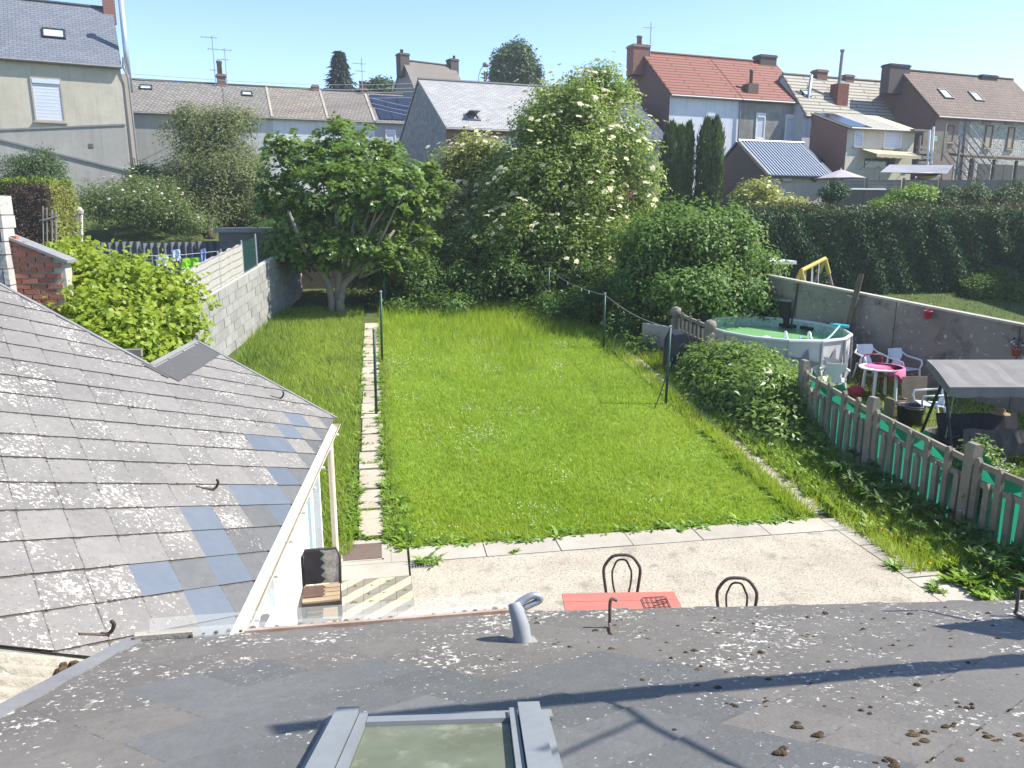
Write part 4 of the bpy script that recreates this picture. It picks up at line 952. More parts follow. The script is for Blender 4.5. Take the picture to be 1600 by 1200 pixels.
P = grd(1420, 664); MB().lathe([(.0, .01), (.21, .0), (.26, .40), (.285, .42), (.27, .44), (.24, .40), (.2, .08), (0, .06)], P, 20).build('tub', mat['black_plastic'], bk_, True)
MB().tube([P+np.array((-.28, 0, .43)), P+np.array((-.2, -.2, .40)), P+np.array((0, -.29, .39)), P+np.array((.2, -.2, .40)), P+np.array((.28, 0, .43))], .009, 6).build('handle', mat['pin_metal'], bk_)
bd = thing('board', 'grey brown chipboard sheet propped behind the black tub', 'board', grd(1425, 652))
P = grd(1423, 650); MB().obox(P+np.array((-.24, .0, .02)), (.55, -.06, 0), (.03, .12, .82), (0, .02, 0)).build('sheet', M('chipboard', (.20, .16, .12), (.16, .13, .095), 6, rough=.9), bd)
crt = thing('wooden_crate', 'small pale wooden crate leaning beside the black tub', 'crate', grd(1402, 655)); P = grd(1398, 652)
for k in range(3): MB().obox(P+np.array((-.12, -.1, .05+.12*k)), (.34, 0, 0), (0, .02, 0), (0, 0, .09)).build('slat', mat['wood'], crt)
for s in (-.12, .2): MB().obox(P+np.array((s, -.08, 0)), (.03, 0, 0), (0, .3, 0), (0, 0, .4)).build('side', mat['wood'], crt)
wb = thing('wicker_basket', 'round grey wicker basket lying behind the netting near the swing seat', 'basket', grd(1470, 712))
P = grd(1470, 708); MB().lathe([(.2, 0), (.27, .25), (.31, .30), (.31, .33), (.27, .31), (.23, .1), (0, .08)], P+up_*.1, 22).build('basket', M('grey_wicker', (.20, .18, .16), (.08, .075, .07), 30, rough=.9), wb)
wb2 = thing('car_tyre', 'worn black tyre on the grass between basket and flowering creeper', 'tyre', grd(1508, 725)); P = grd(1506, 722)
b = MB(); n_ = 20
for k in range(n_):
    for j in range(8):
        a, c = 2*math.pi*k/n_, 2*math.pi*j/8; rr = .25+.08*math.cos(c); b.v.append(tuple(P+np.array((rr*math.cos(a), rr*math.sin(a), .1+.09*math.sin(c)))))
b.f = [(k*8+j, ((k+1) % n_)*8+j, ((k+1) % n_)*8+(j+1) % 8, k*8+(j+1) % 8) for k in range(n_) for j in range(8)]; b.m = [0]*len(b.f); b.build('tyre', mat['black_plastic'], wb2, True)
lt = thing('low_table', 'low grey slatted table in front of the swing seat', 'low table', grd(1575, 720)); P = grd(1562, 722)
for k in range(6): MB().obox(P+np.array((-.15, -.25+.13*k, .38)), (1.3, -.2, 0), (0, .115, 0), (0, 0, .025)).build('slat', mat['wood_grey'], lt)
for q in ((-.1, -.2), (1.05, -.4), (-.1, .4), (1.05, .25)): MB().obox(P+np.array((q[0], q[1], 0)), (.05, 0, 0), (0, .05, 0), (0, 0, .38)).build('leg', mat['wood_grey'], lt)
bx = thing('red_packet', 'small red and white packet on the low grey table', 'packet', P+np.array((.5, 0, .41)))
MB().obox(P+np.array((.45, .05, .408)), (.2, -.1, 0), (.06, .12, 0), (0, 0, .05)).build('box', M('red_white_print', (.55, .08, .08), (.7, .65, .62), 9, rough=.5), bx)
vs_ = thing('dark_pot', 'dark round pot standing at the end of the low grey table', 'pot', P+np.array((.85, 0, .41)))
MB().lathe([(.1, 0), (.15, .1), (.15, .2), (.12, .24), (.1, .2), (0, .1)], P+np.array((.82, -.1, .406)), 16).build('pot', mat['black_plastic'], vs_, True)
hat = thing('straw_hat', 'tan straw hat lying on the shaded bench under the canopy', 'hat', s0+ax*1.2+up_*.5)
MB().lathe([(.17, 0), (.16, .012), (.09, .02), (.075, .09), (0, .10)], s0+ax*1.15+np.array((0, .33, .50)), 14).build('crown_and_brim', M('straw', (.32, .20, .11), (.26, .16, .09), 12, rough=.9), hat)
# children's swing frame behind the concrete wall
fr_ = thing('swing_set', 'yellow topped A frame swing set standing behind the concrete wall', 'swing set', (14.6, 24, 1.4))
yel = M('yellow_plastic', (.50, .40, .10), (.44, .34, .08), 5, rough=.45); ta_, tb2 = atY(1252, 423, 23.2), atY(1289, 404, 24.8)
MB().tube([ta_, tb2], .07, 10).build('crossbar', yel, fr_)
for T_, offs_ in ((ta_, .55), (tb2, .62)):
    for s in (-1, 1):
        e = np.array((.95, -.3, 0))*s*offs_*.9; top = T_; bot = T_+e; bot[2] = gz(0, bot[1])
        m_ = top+(bot-top)*.32; MB().tube([top, m_], .075, 8).build('shoulder', yel, fr_); MB().tube([m_, bot], .05, 8).build('leg', mat['wood_grey'], fr_)
for f in (.35, .65):
    q = ta_+(tb2-ta_)*f
    for s in (-.04, .08): MB().tube([q+np.array((0, s*3, 0)), q+np.array((.05, s*3, -1.3))], .015, 5).build('rope', mat['white'], fr_)
    MB().box(q+np.array((.05, .06, -1.32)), (.2, .45, .04)).build('seat', yel, fr_)

# ================================================================== OWN PATIO
rt = thing('red_table', 'plain red painted table half hidden by the roof edge', 'table', (2.35, 6.9, .03))
rtm = M('red_paint', (.48, .165, .125), (.41, .14, .105), 2, rough=.6, bump=.1, bscale=30, stretch=(1, 6, 1))
t0_, t1_, t2_ = onz(878, 927, .75), onz(1053, 924, .75), onz(1090, 975, .75)
ex_ = t1_-t0_; ey_ = unit(np.array((ex_[1], -ex_[0], 0)))*.72; ey_ = ey_ if ey_[1] < 0 else -ey_
for k in range(4):
    MB().obox(t0_-up_*.03+ey_*(k/4+.003), ex_, ey_*.244, up_*.03).build('plank', rtm, rt)
for f, g in ((.05, .1), (.95, .1), (.05, .9), (.95, .9)):
    q = t0_+ex_*f+ey_*g; q[2] = .035; MB().obox(q-np.array((.025, .025, 0)), (.05, 0, 0), (0, .05, 0), up_*.685).build('leg', rtm, rt)
for g in (.12, .88): MB().obox(t0_+ex_*.05+ey_*g-up_*.10, ex_*.9, ey_*.03, up_*.068).build('rail', rtm, rt)
gr = thing('wire_rack', 'black wire cooling rack lying on the red table', 'wire rack', onz(1035, 943, .77))
ga, gb_, gc = onz(1002, 934, .762), onz(1040, 932, .762), onz(1052, 950, .762); gx = gb_-ga; gy = unit(ey_)*.30
rd = [ga, ga+gx, ga+gx+gy, ga+gy, ga]
MB().tube([ga+gx*.08, ga+gx*.92, ga+gx+gy*.08, ga+gx+gy*.92, ga+gx*.92+gy, ga+gx*.08+gy, ga+gy*.92, ga+gy*.08, ga+gx*.08], .004, 6).build('rim', mat['dark_iron'], gr)
for k in range(1, 5): MB().tube([ga+gx*k/5, ga+gx*k/5+gy], .003, 5).build('wire', mat['dark_iron'], gr)
for k in (1, 2): MB().tube([ga+gy*k/3, ga+gx+gy*k/3], .003, 5).build('wire', mat['dark_iron'], gr)
MB().tube([ga+gx*.5+gy*.3+up_*.006, ga+gx*.95+gy*.35+up_*.03, ga+gx*.9+gy*.6+up_*.03, ga+gx*.35+gy*.62+up_*.006], .005, 6).build('handle', mat['dark_iron'], gr)
def bentwood(label, Pb, rz):
    """Pb = middle of the back on the floor; sitter faces -Y"""
    t = thing('bentwood_chair', label, 'chair', Pb, 'dark bentwood chairs at the red table'); P = np.array(Pb, float)
    X = np.array((math.cos(rz), math.sin(rz), 0)); Y = np.array((-math.sin(rz), math.cos(rz), 0)); m = M('dark_bent_metal', (.055, .04, .035), (.075, .055, .045), 8, rough=.55) if 'dark_bent_metal' not in bpy.data.materials else bpy.data.materials['dark_bent_metal']
    def L(x, y, z): return P+X*x+Y*y+up_*z
    def loop(w, top, z0, wb): return [L(-wb, 0, z0)]+[L(-w*.93, .03, z0+(top-z0)*.4), L(-w, .05, z0+(top-z0)*.68), L(-w*.85, .07, top-.09), L(-w*.5, .08, top-.015), L(0, .085, top), L(w*.5, .08, top-.015), L(w*.85, .07, top-.09), L(w, .05, z0+(top-z0)*.68), L(w*.93, .03, z0+(top-z0)*.4), L(wb, 0, z0)]
    MB().tube(loop(.20, .93, .42, .155), .017, 9, bend=4).build('back_hoop', m, t, True)
    MB().tube(loop(.105, .875, .45, .06), .011, 8, bend=4).build('inner_hoop', m, t, True)
    MB().lathe([(0, .44), (.20, .44), (.215, .455), (.2, .475), (0, .478)], L(0, -.19, 0), 22).build('seat', M('cane_seat', (.25, .16, .09), (.2, .13, .08), 20, rough=.8) if 'cane_seat' not in bpy.data.materials else bpy.data.materials['cane_seat'], t)
    for x, y, ox_, oy in ((-.155, .0, -.03, .10), (.155, .0, .03, .10), (-.14, -.34, -.03, -.04), (.14, -.34, .03, -.04)): MB().tube([L(x, y, .44), L(x+ox_, y+oy, 0)], [.017, .013], 8).build('leg', m, t)
    MB().tube([L(.15*math.cos(a), -.19+.15*math.sin(a), .2) for a in np.linspace(0, 2*math.pi, 17)], .009, 6).build('stretcher', m, t, True)
P = onz(970, 868, .96); bentwood('dark bentwood chair tucked behind the red table on the far side', (P[0], P[1]-.08, .035), R(-9))
P = onz(1149, 904, .96); bentwood('dark bentwood chair standing alone right of the red table', (P[0], P[1]-.08, .035), R(-14))
# weathered chair by the outbuilding
oc = thing('old_chair', 'weathered slatted chair with saw-edged shadow panels against the whitewashed wall', 'chair', (-.62, 8.3, .03))
P = onz(500, 985, .03); P = np.array((-.74, 8.12, .032)); rz = R(2); X = np.array((math.cos(rz), math.sin(rz), 0)); Y = np.array((-math.sin(rz), math.cos(rz), 0))
def L(x, y, z): return P+X*x+Y*y+up_*z
worn = M('chipped_paint_wood', (.42, .40, .36), (.20, .19, .175), 9, rough=.9, bump=.4, bscale=30); dk = M('dark_stained_wood', (.045, .038, .034), (.065, .055, .05), 8, rough=.7)
b = MB()
pts = [(-.2, .24), (-.205, .36), (-.19, .42), (-.15, .45), (.15, .45), (.19, .42), (.205, .36), (.2, .24)]
b = MB(); b.prism([L(x, .20, .42+z*.0+zz_) for x, zz_ in [(-.19, .03), (.19, .03), (.2, .34), (.17, .42), (-.17, .42), (-.2, .34)]], Y*.02); b.build('backrest', worn, oc)
MB().tube([L(-.2, .2, .43), L(-.21, .21, .75), L(-.17, .22, .86), L(.17, .22, .86), L(.21, .21, .75), L(.2, .2, .43)], .017, 8).build('back_frame', dk, oc, True)
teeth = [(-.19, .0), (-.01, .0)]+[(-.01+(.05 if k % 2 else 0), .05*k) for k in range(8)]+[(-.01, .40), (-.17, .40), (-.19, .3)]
b = MB(); b.prism([L(x, .175, .46+z) for x, z in teeth], Y*.012); b.build('toothed_shade', mat['black_fabric'], oc)  # toothed black panel stands in for a saw-edged shadow on the back
for k in range(4): MB().obox(L(-.2, -.21+k*.1, .425), X*.4, Y*.085, up_*.022).build('seat_slat', mat['wood'], oc)
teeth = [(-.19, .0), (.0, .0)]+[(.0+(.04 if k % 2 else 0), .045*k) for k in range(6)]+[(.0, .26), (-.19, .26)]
b = MB(); b.prism([L(x, -.12+z, .449) for x, z in teeth], up_*.008); b.build('toothed_shade', M('seat_shade_brown', (.09, .055, .045), (.11, .07, .055), 6, rough=.9), oc)  # toothed brown panel stands in for the shadow on the seat
for x, y in ((-.19, -.2), (.19, -.2), (-.19, .2), (.19, .2)): MB().obox(L(x-.018, y-.018, 0), X*.036, Y*.036, up_*.43).build('leg', dk, oc)
b = MB(); b.obox(L(-.19, -.215, .36), X*.38, Y*.02, up_*.06); b.build('apron', dk, oc)
MB().obox(L(-.17, -.19, .18), X*.34, Y*.34, up_*.015).build('shelf', mat['wood'], oc)

# ================================================================== HOUSES BEYOND THE GARDENS
HAZ = R(78.9); HE1 = np.array((math.sin(HAZ), math.cos(HAZ), 0)); HE2 = np.array((-HE1[1], HE1[0], 0))
def solve(px, py, A, e):                                # point A + e*s + z*h on the sight line
    r = ray(px, py); x = np.linalg.solve(np.array([r, -e, -up_]).T, A-_C); return x[1], x[2]
class House: pass
def tilemat(name, c1, c2, course=.12, width=.25, bumpy=.6, rough=.8, diag=False):
    m = M(name, c1, c2, .35, rough=rough); nt = m.node_tree; p = nt.nodes['Principled BSDF']
    g = nt.nodes.new('ShaderNodeTexCoord'); mp = nt.nodes.new('ShaderNodeMapping')
    nt.links.new(g.outputs['UV'], mp.inputs[0])
    br_ = nt.nodes.new('ShaderNodeTexBrick'); nt.links.new(g.outputs['UV'], br_.inputs['Vector'])
    br_.inputs['Scale'].default_value = 1; br_.inputs['Brick Width'].default_value = width; br_.inputs['Row Height'].default_value = course
    br_.inputs['Mortar Size'].default_value = course*.09; br_.inputs['Mortar Smooth'].default_value = .3
    old = p.inputs['Base Color'].links[0].from_socket
    nt.links.new(_mix(nt, .75, old, tuple(c*.9 for c in c1)), br_.inputs['Color1']); nt.links.new(_mix(nt, .3, old, tuple(min(1, c*1.25) for c in c2)), br_.inputs['Color2'])
    br_.inputs['Mortar'].default_value = (*[c*.38 for c in c1], 1)
    if diag: mp.inputs['Rotation'].default_value = (0, 0, R(45)); nt.links.new(mp.outputs[0], br_.inputs['Vector'])
    nt.links.new(br_.outputs[0], p.inputs['Base Color'])
    b = nt.nodes.new('ShaderNodeBump'); b.inputs['Strength'].default_value = bumpy; b.inputs['Distance'].default_value = .03; b.invert = True
    nt.links.new(br_.outputs['Fac'], b.inputs['Height']); nt.links.new(b.outputs[0], p.inputs['Normal'])
    return m
def brickmat(name, c1, c2, mort=(.4, .37, .33), bw=.22, bh=.075, ms=.012):
    m = tilemat(name, c1, c2, bh, bw, .3, .95); 
    for n in m.node_tree.nodes:
        if n.type == 'TEX_BRICK': n.inputs['Mortar'].default_value = (*mort, 1); n.inputs['Mortar Size'].default_value = ms
    return m
def rubble(name, c1, c2, mort, scale=4.):
    m = M(name, c1, c2, 1, rough=.95); nt = m.node_tree; p = nt.nodes['Principled BSDF']; g = nt.nodes.new('ShaderNodeNewGeometry')
    v = nt.nodes.new('ShaderNodeTexVoronoi'); v.feature = 'DISTANCE_TO_EDGE'; v.inputs['Scale'].default_value = scale; nt.links.new(g.outputs['Position'], v.inputs['Vector'])
    v2 = nt.nodes.new('ShaderNodeTexVoronoi'); v2.inputs['Scale'].default_value = scale; nt.links.new(g.outputs['Position'], v2.inputs['Vector'])
    sx = nt.nodes.new('ShaderNodeSeparateColor'); nt.links.new(v2.outputs['Color'], sx.inputs[0])
    col = _mix(nt, sx.outputs[0], c1, c2); col = _mix(nt, _ramp(nt, v.outputs[0], .02, .07, 1, 0), col, mort)
    nt.links.new(col, p.inputs['Base Color'])
    b = nt.nodes.new('ShaderNodeBump'); b.inputs['Strength'].default_value = .6; b.inputs['Distance'].default_value = .04; nt.links.new(_ramp(nt, v.outputs[0], 0, .12), b.inputs['Height']); nt.links.new(b.outputs[0], p.inputs['Normal'])
    return m
def set_uv(o, e1, e2):
    me = o.data; uv = me.uv_layers.new(name='UVMap'); e3 = np.array((0, 0, 1.))
    for po in me.polygons:
        n = np.array(po.normal); a = np.cross(e3, n)
        a = e1 if np.linalg.norm(a) < .05 else unit(a)
        c = np.cross(n, a)
        for li in po.loop_indices:
            v = np.array(me.vertices[me.loops[li].vertex_index].co); uv.data[li].uv = (float(v @ a), float(v @ c))
def house(label, cat, d, eave_l, eave_r, ridge_l, base, front, gable, roof, name='house', e1=HE1, over=.22, ridge_r=None, back=None, gut=True, gutm='lead', thick=.12, s_=None, group=None):
    h = House(); h.e1 = e1; h.e2 = np.array((-e1[1], e1[0], 0)); A = atd(*eave_l, d); h.A = A
    s, z = solve(*ridge_l, A, h.e2)
    if s_:
        s = s_; q = A+h.e2*s; lo, hi = 0., 30.
        for _ in range(40):
            z = (lo+hi)/2; v = q+up_*z-_C; yy = 600-FPX*(v @ _up)/(v @ _fw)
            if yy > ridge_l[1]: lo = z
            else: hi = z
    h.s, h.rz = s, A[2]+z
    n = -h.e2; B = onplane(*eave_r, A, n); h.L = L = float((B-A) @ e1); h.ez = A[2]; h.n = n
    D = back if back else 2*s; h.D = D
    base = base if base is not None else gz(A[0], A[1])-.3
    t = thing(name, label, cat, (A[0], A[1], base), group); h.t = t
    Z = lambda v: np.array((0, 0, v)); A0 = A.copy(); A0[2] = 0; e1_, e2_ = h.e1, h.e2
    A0 = A0+e2_*.0
    bz = h.ez+(h.rz-h.ez)*(2*s-D)/s if D > s else h.rz
    prof = [(0, base), (0, h.ez-.06), (s, h.rz-.06), (D, max(bz-.06, base)), (D, base)]
    b = MB(); P = [A0+e2_*a+Z(q) for a, q in prof]; Q = [p+e1_*L for p in P]
    b.poly(P[::-1], 1); b.poly(Q, 1); b.poly([P[0], Q[0], Q[1], P[1]][::1], 0); b.poly([P[4], P[3], Q[3], Q[4]], 0)
    h.wall = b.build('wall', [front, gable], t); set_uv(h.wall, e1_, e2_)
    b = MB(); og = .06; nf = unit(np.cross(e1_, e2_*s+Z(h.rz-h.ez)))
    k = over/s; E0 = A0+Z(h.ez)-e1_*og-(e2_*s+Z(h.rz-h.ez))*k; R0 = A0+e2_*s+Z(h.rz)-e1_*og
    b.prism([E0, E0+e1_*(L+2*og), R0+e1_*(L+2*og), R0], nf*thick)
    if D > s:
        F0 = A0+e2_*(D+over*.5)+Z(h.ez+(h.rz-h.ez)*(2*s-D-over*.5)/s)-e1_*og; nb = unit(np.cross(e2_*(D-s)+F0[2]*0*up_+Z(F0[2]-R0[2]), e1_)); nb = nb if nb[2] > 0 else -nb
        b.prism([R0, R0+e1_*(L+2*og), F0+e1_*(L+2*og), F0], nb*thick)
    h.roof = b.build('roof', roof, t); set_uv(h.roof, e1_, e2_); h.nf = nf; h.E0 = E0; h.thick = thick
    if D > s: MB().tube([R0+nf*thick*1.1, R0+e1_*(L+2*og)+nf*thick*1.1], .09, 6).build('ridge_cap', roof, t)
    if gut: MB().tube([E0-e2_*.06+Z(.02), E0-e2_*.06+Z(.02)+e1_*(L+2*og)], .065, 6).build('gutter', mat[gutm], t)
    return h
def window(h, x0, y0, x1, y1, style='shutter', off=0., sillm='slab', framem='white', arch=False):
    """unit set in the front wall; corners by sight line"""
    n = h.n; P = onplane(x0, y1, h.A+n*off, n); Q = onplane(x1, y0, h.A+n*off, n); W = float((Q-P) @ h.e1); H_ = Q[2]-P[2]; e1 = h.e1
    f = MB(); fw = .07
    for o, a, c in ((P, e1*fw, up_*H_), (P+e1*(W-fw), e1*fw, up_*H_), (P+up_*(H_-fw)+e1*fw, e1*(W-2*fw), up_*fw), (P+e1*fw, e1*(W-2*fw), up_*fw)): f.obox(o-n*.02, a, n*.08, c)
    fo = f.build('window', mat[framem], h.t)
    MB().obox(P+e1*fw+up_*fw+n*.0, e1*(W-2*fw), n*.02, up_*(H_-2*fw)).build('shutter' if style == 'shutter' else 'pane', mat['shutter'] if style == 'shutter' else (style if not isinstance(style, str) else mat['glass']), fo)
    if style == 'shutter':
        MB().obox(P+e1*fw+up_*(H_-fw-.2)+n*.02, e1*(W-2*fw), n*.06, up_*.2).build('shutter_box', mat['shutter'], fo)
        b = MB()
        for k in range(1, int(H_/.16)): b.obox(P+e1*fw+up_*(fw+k*.16)+n*.02, e1*(W-2*fw), n*.006, up_*.02)
        tag(b.build('shutter_slat', mat['white'], fo), kind='stuff')
    MB().obox(P-e1*.06-up_*.08, e1*(W+.12), n*.13, up_*.075).build('sill', mat[sillm], fo)
    return fo
def skylight(h, px, py, w_, hh, label='skylight', glass='glass_sky', openm=False):
    o = h.E0+h.nf*h.thick; P = onplane(px, py, o, h.nf); up2 = unit(np.cross(h.nf, h.e1)); up2 = up2 if up2[2] > 0 else -up2
    P = P-h.e1*w_/2-up2*hh/2; f = MB(); fw = .08; n = h.nf
    for q, a, c in ((P, h.e1*fw, up2*hh), (P+h.e1*(w_-fw), h.e1*fw, up2*hh), (P+h.e1*fw, h.e1*(w_-2*fw), up2*fw), (P+h.e1*fw+up2*(hh-fw), h.e1*(w_-2*fw), up2*fw)): f.obox(q-n*.02, a, c, n*.10)
    fo = f.build('skylight', mat['black_plastic'] if not openm else mat['lead'], h.t)
    if openm:
        MB().obox(P+h.e1*fw+up2*(hh-fw)+n*.05, h.e1*(w_-2*fw), -up2*(hh-.1)*.86+n*.42, n*.04).build('pane', mat['glass'], fo)
    else: MB().obox(P+h.e1*fw+up2*fw+n*.02, h.e1*(w_-2*fw), up2*(hh-2*fw), n*.02).build('pane', mat[glass], fo)
    return fo
def chimney(h, x0, y0, x1, depth, m, s=None, drop=1.6, band=True, pots=(), cap=None):
    """stack on the roof: top edge from (x0,y0) to x1; s = distance behind the front wall"""
    s = h.s if s is None else s
    C0_ = h.A+h.e2*s; P = onplane(x0, y0, C0_, h.n); Q = onplane(x1, y0, C0_, h.n); W = float((Q-P) @ h.e1); top = P[2]
    rz = h.ez+(h.rz-h.ez)*(s/h.s if s <= h.s else (2*h.s-s)/h.s)
    b = MB(); o = P-h.e2*depth/2; o[2] = rz-drop
    b.obox(o, h.e1*W, h.e2*depth, (0, 0, top-o[2])); c = b.build('chimney', m, h.t); set_uv(c, h.e1, h.e2)
    if band: MB().obox(o-h.e1*.05-h.e2*.05+up_*(top-o[2]-.16), h.e1*(W+.1), h.e2*(depth+.1), up_*.1).build('band', m if cap is None else cap, c)
    ft = o.copy(); ft[2] = rz-.1
    for f, r, hh, pm in pots:
        q = o+h.e1*W*f+h.e2*depth/2; q[2] = top; MB().lathe([(r, -.02), (r, hh*.8), (r*1.2, hh*.82), (r*1.2, hh), (r*.8, hh)], q, 10).build('pot', pm, c, True)
    return c, o, top
plaster = M('cream_render', (.50, .465, .375), (.42, .39, .31), .8, streak=0.5, rough=.95, bump=.25, bscale=6, specks=[((.40, .37, .30), 1.6, .58, .25)])
plaster_g = M('grey_render', (.35, .345, .315), (.31, .30, .275), .5, streak=0.5, rough=.95, specks=[((.24, .235, .215), 1.3, .6, .3)])
plaster_d = M('stained_grey_render', (.33, .32, .29), (.20, .19, .17), 1.2, streak=0.85, rough=.95, specks=[((.13, .125, .115), 1.8, .56, .2)])
plaster_w = M('white_render', (.66, .68, .70), (.60, .62, .64), .9, streak=0.45, rough=.95, specks=[((.5, .51, .53), 1.5, .62, .25)])
plaster_l = M('lilac_grey_render', (.40, .38, .42), (.36, .345, .38), .9, streak=0.5, rough=.95)
plaster_p = M('pale_grey_render', (.50, .51, .53), (.44, .45, .47), .8, streak=0.6, rough=.95, specks=[((.34, .34, .35), 1.2, .6, .25)])
brick_b = brickmat('brown_brickwork', (.15, .075, .06), (.11, .06, .05), (.19, .15, .13))
brick_r = brickmat('red_brickwork', (.24, .095, .07), (.18, .07, .055), (.26, .2, .17))
brick_c = brickmat('chimney_brickwork', (.21, .085, .065), (.16, .07, .055), (.22, .17, .15))
brick_d = brickmat('soot_brickwork', (.10, .08, .075), (.075, .06, .06), (.12, .1, .09))
rub_g = rubble('grey_flint', (.20, .205, .215), (.34, .34, .35), (.24, .24, .245), 5)
rub_w = rubble('white_limestone_rubble', (.36, .345, .31), (.50, .48, .43), (.25, .24, .22), 4.5)
rf_slate = tilemat('bluish_slate_roof', (.14, .155, .185), (.17, .185, .21), .16, .32, .5, .55)
rf_brown = tilemat('brown_diamond_slates', (.185, .17, .15), (.25, .235, .21), .26, .26, .5, .8, True)
rf_tan = tilemat('tan_diamond_slates', (.21, .18, .145), (.27, .24, .20), .26, .26, .5, .8, True)
rf_grey = tilemat('grey_brown_diamond_slates', (.19, .165, .145), (.22, .195, .17), .26, .26, .4, .8, True)
rf_pale = tilemat('pale_grey_slates', (.30, .30, .30), (.38, .375, .36), .17, .34, .7, .7)
rf_red = tilemat('red_clay_tiles', (.26, .095, .065), (.20, .075, .052), .32, .24, 1.4, .75)
rf_cream = tilemat('pale_concrete_tiles', (.38, .35, .29), (.30, .275, .23), .30, .26, 1., .85)
rf_dark = tilemat('dark_brown_tiles', (.15, .11, .09), (.19, .145, .115), .28, .24, .4, .85)
rf_blue = tilemat('dark_blue_slates', (.06, .075, .105), (.085, .1, .13), .2, .34, .6, .5)
for m_ in (rf_red, rf_cream):
    for n_ in m_.node_tree.nodes:
        if n_.type == 'TEX_BRICK': n_.inputs['Mortar Size'].default_value = .055; n_.inputs['Brick Width'].default_value = 3.
mat['brown'] = M('brown_paint', (.12, .085, .06), (.15, .11, .08), 5, rough=.8)

# --- tall cream house at the left edge
E1L = np.array((math.sin(R(72)), math.cos(R(72)), 0))
h = house('tall cream rendered house with blue grey slate roof at the picture edge', 'house', 33, (-260, 66), (188, 106), (-260, -28), 2.0, plaster, plaster, rf_slate, e1=E1L, over=.18, s_=3.2)
hA = h
window(h, 55, 123, 95, 189, 'shutter', framem='slab')
skylight(h, 84, 53, 1.0, .72)
pl_ = h.A; n = h.n
P = onplane(-20, 205, h.A, n); Q = onplane(196, 196, h.A, n)
MB().obox(P+n*.004-up_*6, (Q-P), n*.03, up_*6).build('render_band', plaster_g, h.t); MB().obox(P+n*.03, Q-P, n*.05, up_*.08).build('drip_moulding', mat['lead'], h.t)
P, Q = onplane(-10, 217, h.A, n), onplane(206, 270, h.A, n); MB().obox(P+n*.035, Q-P, n*.07, up_*.09).build('roof_flashing', mat['lead'], h.t)
q = onplane(139, 231, h.A, n); MB().obox(q+n*.03, h.e1*.2, n*.03, up_*.2).build('air_vent', mat['brown'], h.t)
chimney(h, 158, -14, 177, .6, brick_r, s=3.05, drop=.5, band=False)
P = onplane(196, 260, h.A, n); o = h.A+h.e1*h.L
MB().obox(np.array((o[0], o[1], 2))+h.e1*.01+h.e2*.05, h.e1*.36, h.e2*.5, up_*(h.ez-2.4)).build('brick_pilaster', brickmat('orange_brickwork', (.42, .17, .10), (.34, .13, .08), (.42, .36, .3)), h.t)
MB().tube([o+h.e1*.18-h.e2*.12+up_*.35, o+h.e1*.12-h.e2*.1-up_*.1, o+h.e1*.30-h.e2*.1-up_*.6, np.array((o[0], o[1], 2))+h.e1*.42-h.e2*.12], .05, 8).build('downpipe', mat['lead'], h.t)
MB().tube([o+h.e1*.36+h.e2*.6-up_*1.2, o+h.e1*.36+h.e2*.6+up_*3.3], .13, 10).build('flue', M('pale_metal_flue', (.45, .52, .6), (.4, .46, .54), 3, rough=.35, metal=.4), h.t, True)
MB().lathe([(.2, 0), (.2, .05), (.12, .2), (0, .22)], o+h.e1*.36+h.e2*.6+up_*3.35, 10).build('flue_cowl', mat['lead'], h.t)

# --- terrace behind the fig tree
def terrace(label, l, r, eyl, eyr, rx, ry, front, roof, d):
    return house(label, 'house', d, (l, eyl), (r, eyr), (rx, ry), None, front, front, roof, over=.15, s_=3.2, group='terraced houses behind the fig tree')
d0 = 47.; T1 = terrace('longest terraced house, grey brown slates with two aerials on its chimney', 205, 352, 174, 181.5, 192, 127, plaster_g, rf_brown, d0)
def dz(h0): q = h0.A+h0.e1*h0.L; return float((q-_C) @ _fw), pr_(q)
def pr_(P):
    v = np.asarray(P)-_C; z = v @ _fw; return (800+FPX*(v @ _rt)/z, 600-FPX*(v @ _up)/z)
def nextt(label, prev, r, front, roof):
    q = prev.A+prev.e1*(prev.L+.01); d = float((q-_C) @ _fw); ql = pr_(q); rl = prev.A+prev.e2*prev.s+prev.e1*(prev.L+.01); rl[2] = prev.rz; rp = pr_(rl)
    e = pr_(q+prev.e1*3); yr = ql[1]+(e[1]-ql[1])*(r-ql[0])/(e[0]-ql[0])
    return terrace(label, ql[0], r, ql[1], yr, rp[0], rp[1], front, roof, d)
T2 = nextt('terraced house with a dark roof window and pale slates beside the aerial chimney', T1, 425, plaster_p, rf_brown)
T3 = nextt('terraced house with rust tinted slates between two pale verges', T2, 512, plaster_w, rf_tan)
T4 = nextt('terraced house with plain dark brown roof before the solar panels', T3, 585, plaster_w, rf_grey)
T5 = nextt('terraced house with blue solar panels covering its roof', T4, 645, plaster_l, rf_grey)
skylight(T1, 228, 137, .75, .55); skylight(T2, 386, 147, .7, .6)
ch, o, top = chimney(T1, 338, 116, 352, .6, brick_c, pots=((.4, .16, .85, brick_c),))
def aerial(label, P, hgt, arms):
    t = thing('tv_aerial', label, 'aerial', P); MB().tube([P-up_*.9, P+up_*hgt], .03, 5).build('mast', mat['pin_metal'], t)
    for z, l, k in arms:
        q = P+up_*z; MB().tube([q-HE1*l*.7, q+HE1*l*.3], .022, 5).build('boom', mat['pin_metal'], t)
        for i in range(k): MB().tube([q+HE1*l*(-.65+.9*i/max(1, k-1))-HE2*.25, q+HE1*l*(-.65+.9*i/max(1, k-1))+HE2*.25], .014, 4).build('element', mat['pin_metal'], t)
aerial('taller thin aerial on the aerial chimney of the terrace', o+np.array((0, 0, 0))-h.e1*.1+up_*(top-o[2]), 2.3, ((2.2, 1.0, 4), (.2, .4, 3)))
